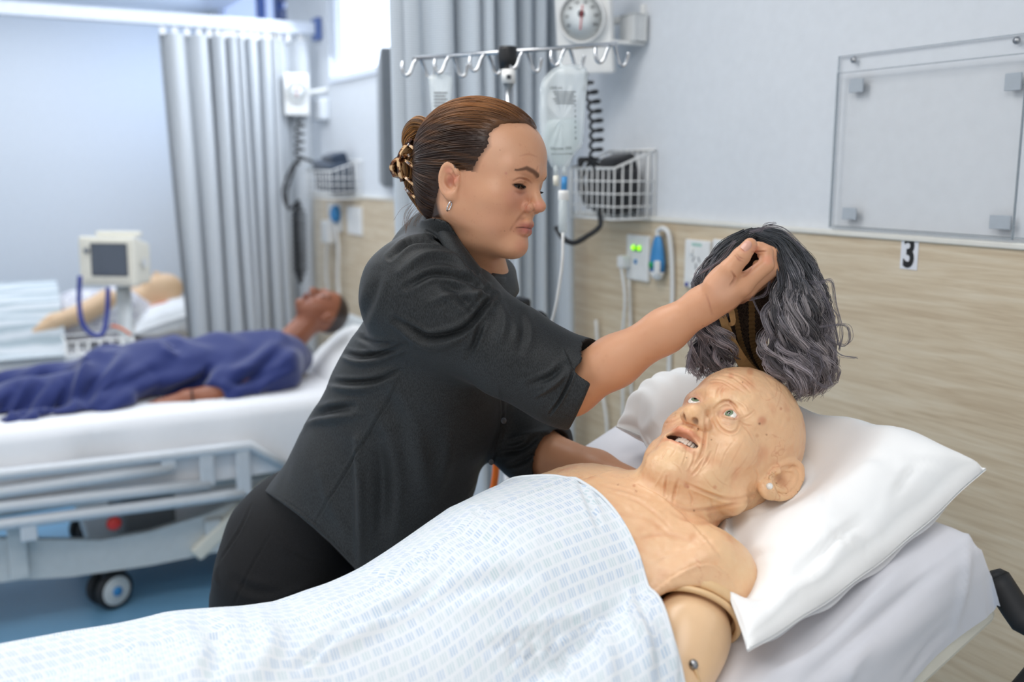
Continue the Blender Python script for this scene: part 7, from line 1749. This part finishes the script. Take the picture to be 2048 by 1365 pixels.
KL = [[(1508, 464, 1.45), (1480, 480, 1.50), (1450, 560, 1.53), (1440, 640, 1.53), (1440, 700, 1.51), (1450, 745, 1.50), (1430, 765, 1.49)],
      [(1506, 465, 1.43), (1455, 490, 1.45), (1410, 560, 1.47), (1400, 630, 1.47), (1402, 690, 1.46), (1400, 725, 1.45), (1412, 752, 1.45)],
      [(1506, 467, 1.41), (1450, 500, 1.42), (1402, 570, 1.43), (1398, 630, 1.44), (1400, 680, 1.44), (1392, 715, 1.44), (1390, 735, 1.44)],
      [(1505, 470, 1.395), (1455, 510, 1.405), (1412, 575, 1.415), (1418, 640, 1.42), (1432, 690, 1.43), (1430, 725, 1.435), (1438, 750, 1.44)],
      [(1505, 473, 1.39), (1462, 520, 1.40), (1428, 585, 1.41), (1440, 650, 1.415), (1458, 700, 1.425), (1470, 730, 1.44), (1485, 752, 1.45)]]
def locks(keys, count, strands, wamp, wlen, spread, seed):
    rg = np.random.default_rng(seed); K = [resample(g, SP) for g in keyset(keys)]; t = np.linspace(0, 1, SP); out = []; cols = []; rad = []
    for i in range(count):
        a = rg.uniform(0, len(K)-1.001); k0 = int(a); f = a-k0
        g = K[k0]*(1-f)+K[k0+1]*f
        g = g+np.array([rg.normal(0, 5), rg.normal(0, 4), rg.normal(0, 0.006)])*(t[:, None]**0.8)+np.array([rg.normal(0, 7), rg.normal(0, 2), rg.normal(0, 0.004)])*(1-t[:, None])
        T = np.gradient(g[:, :2], axis=0); T /= np.linalg.norm(T, axis=1, keepdims=True)+1e-9; nrm2 = np.stack([-T[:, 1], T[:, 0]], 1)
        ph = rg.uniform(0, 6.28); L = t*330/wlen*2*np.pi; env = np.clip((t-0.15)/0.45, 0, 1)**1.0
        am = wamp*rg.uniform(0.5, 1.35)*env
        g[:, :2] += nrm2*(am*np.sin(L+ph))[:, None]; g[:, 2] += 0.0007*am*np.cos(L+ph)
        # curled tip
        cu = np.clip((t-0.84)/0.16, 0, 1)*rg.uniform(-1, 1)*20; g[:, :2] += nrm2*(cu*np.sin(cu*0.09+1))[:, None]
        rr = spread*rg.uniform(0.6, 1.3); lk = rg.uniform(0, 1)
        hl = rg.uniform(0, 1)
        for s in range(strands):
            an = rg.uniform(0, 6.28); r_ = rr*math.sqrt(rg.uniform(0, 1)); pf = (0.45+0.75*np.sin(np.pi*np.clip(t*0.95, 0, 1)))*(1-0.45*t)
            jit = np.cumsum(rg.normal(0, 0.35, SP))*t
            q = g.copy(); ang = an+t*2.0
            q[:, :2] += nrm2*(r_*pf*np.cos(ang)+jit)[:, None]; q[:, 2] += 0.0008*r_*pf*np.sin(ang); q[:, 1] += rg.normal(0, 3)*t
            end = rg.uniform(0.86, 1.0); q = np.stack([np.interp(t*end, t, q[:, k_]) for k_ in range(3)], 1)
            out.append(q); rad.append(rg.uniform(0.00032, 0.00058))
            root = np.array([50, 53, 59.]); mid = np.array([104, 103, 110.]); tip = np.array([168, 158, 164.]); lite = np.array([218, 206, 206.])
            tt = t*end; c = np.where(tt[:, None] < 0.42, root+(mid-root)*(np.clip((tt-0.12)/0.30, 0, 1)**1.2)[:, None], mid+(tip-mid)*np.clip((tt-0.42)/0.4, 0, 1)[:, None])
            if hl > 0.58 or rg.uniform() < 0.14: c = c+(lite-c)*(0.7*np.exp(-((tt-rg.uniform(.4, .75))/0.22)**2))[:, None]
            if hl < 0.22: c = c*0.68
            cols.append(lin(c*rg.uniform(0.82, 1.12)))
    q = np.array(out); flat = q.reshape(-1, 3); r_ = CF+CR*((flat[:, :1]-1024)/FPX)+CU*((682.5-flat[:, 1:2])/FPX); W = (CP+r_*flat[:, 2:3]).reshape(q.shape)
    return W, np.array(rad)[:, None]*np.sin(np.linspace(0.5, np.pi-0.35, SP))[None]**0.5, np.array(cols)
M_wig = col_mat('grey_wig_fibre', 0.30, 0.6, namt=0.0)
def hair_obj(name, sets):
    vs, fs, cs, off = [], [], [], 0
    for W, R_, C_ in sets:
        v_, f_ = tubes_np(W, R_, 3); vs.append(v_); fs.append(f_+off); off += len(v_); cs.append(np.repeat(C_.reshape(-1, 3), 3, 0))
    me = mesh(np.concatenate(vs), np.concatenate(fs)); setcol(me, np.concatenate(cs)); return link(name, me, M_wig, wig)
o = hair_obj('hair', [locks(KR, 120, 30, 17, 105, 10, 5), locks(KL, 64, 30, 13, 84, 9, 6)]); o['kind'] = 'stuff'
# loose curls and flyaways
fl = []
for pts in ([(1618, 560), (1640, 566), (1664, 562), (1672, 610), (1684, 660), (1678, 700)], [(1625, 565), (1652, 600), (1668, 650), (1676, 690)], [(1640, 655), (1690, 650), (1700, 675), (1690, 692), (1668, 685), (1650, 670)], [(1660, 690), (1680, 710), (1712, 716)], [(1610, 745), (1640, 770), (1662, 772), (1658, 752)], [(1590, 780), (1600, 792), (1600, 800)], [(1385, 690), (1378, 720), (1376, 745)], [(1580, 640), (1585, 690), (1630, 700), (1645, 730), (1640, 745)], [(1585, 690), (1615, 700), (1640, 715), (1648, 735)], [(1612, 700), (1625, 730), (1622, 760)], [(1500, 464), (1560, 455), (1610, 500)], [(1470, 480), (1440, 520), (1400, 545)], [(1520, 463), (1530, 450), (1550, 446)], [(1490, 560), (1510, 610), (1530, 650)], [(1500, 600), (1530, 590), (1540, 560)]):
    for r_ in range(7):
        j = rg.normal(0, 2.2, 2); g = smooth_path(np.array([(u+j[0]+rg.normal(0, 1), v+j[1]+rg.normal(0, 1), 1.365+rg.normal(0, 0.004)) for u, v in pts]), 8); g = resample(g, SP)
        fl.append(np.array([P(*x) for x in g]))
fl = np.array(fl); C_ = np.tile(lin((112, 106, 114)), (len(fl)*SP, 1)).reshape(len(fl), SP, 3)*rg.uniform(0.6, 1.5, (len(fl), 1, 1))
o = hair_obj('loose_curls', [(fl, np.full(fl.shape[:2], 0.00035), C_)]); o['kind'] = 'stuff'
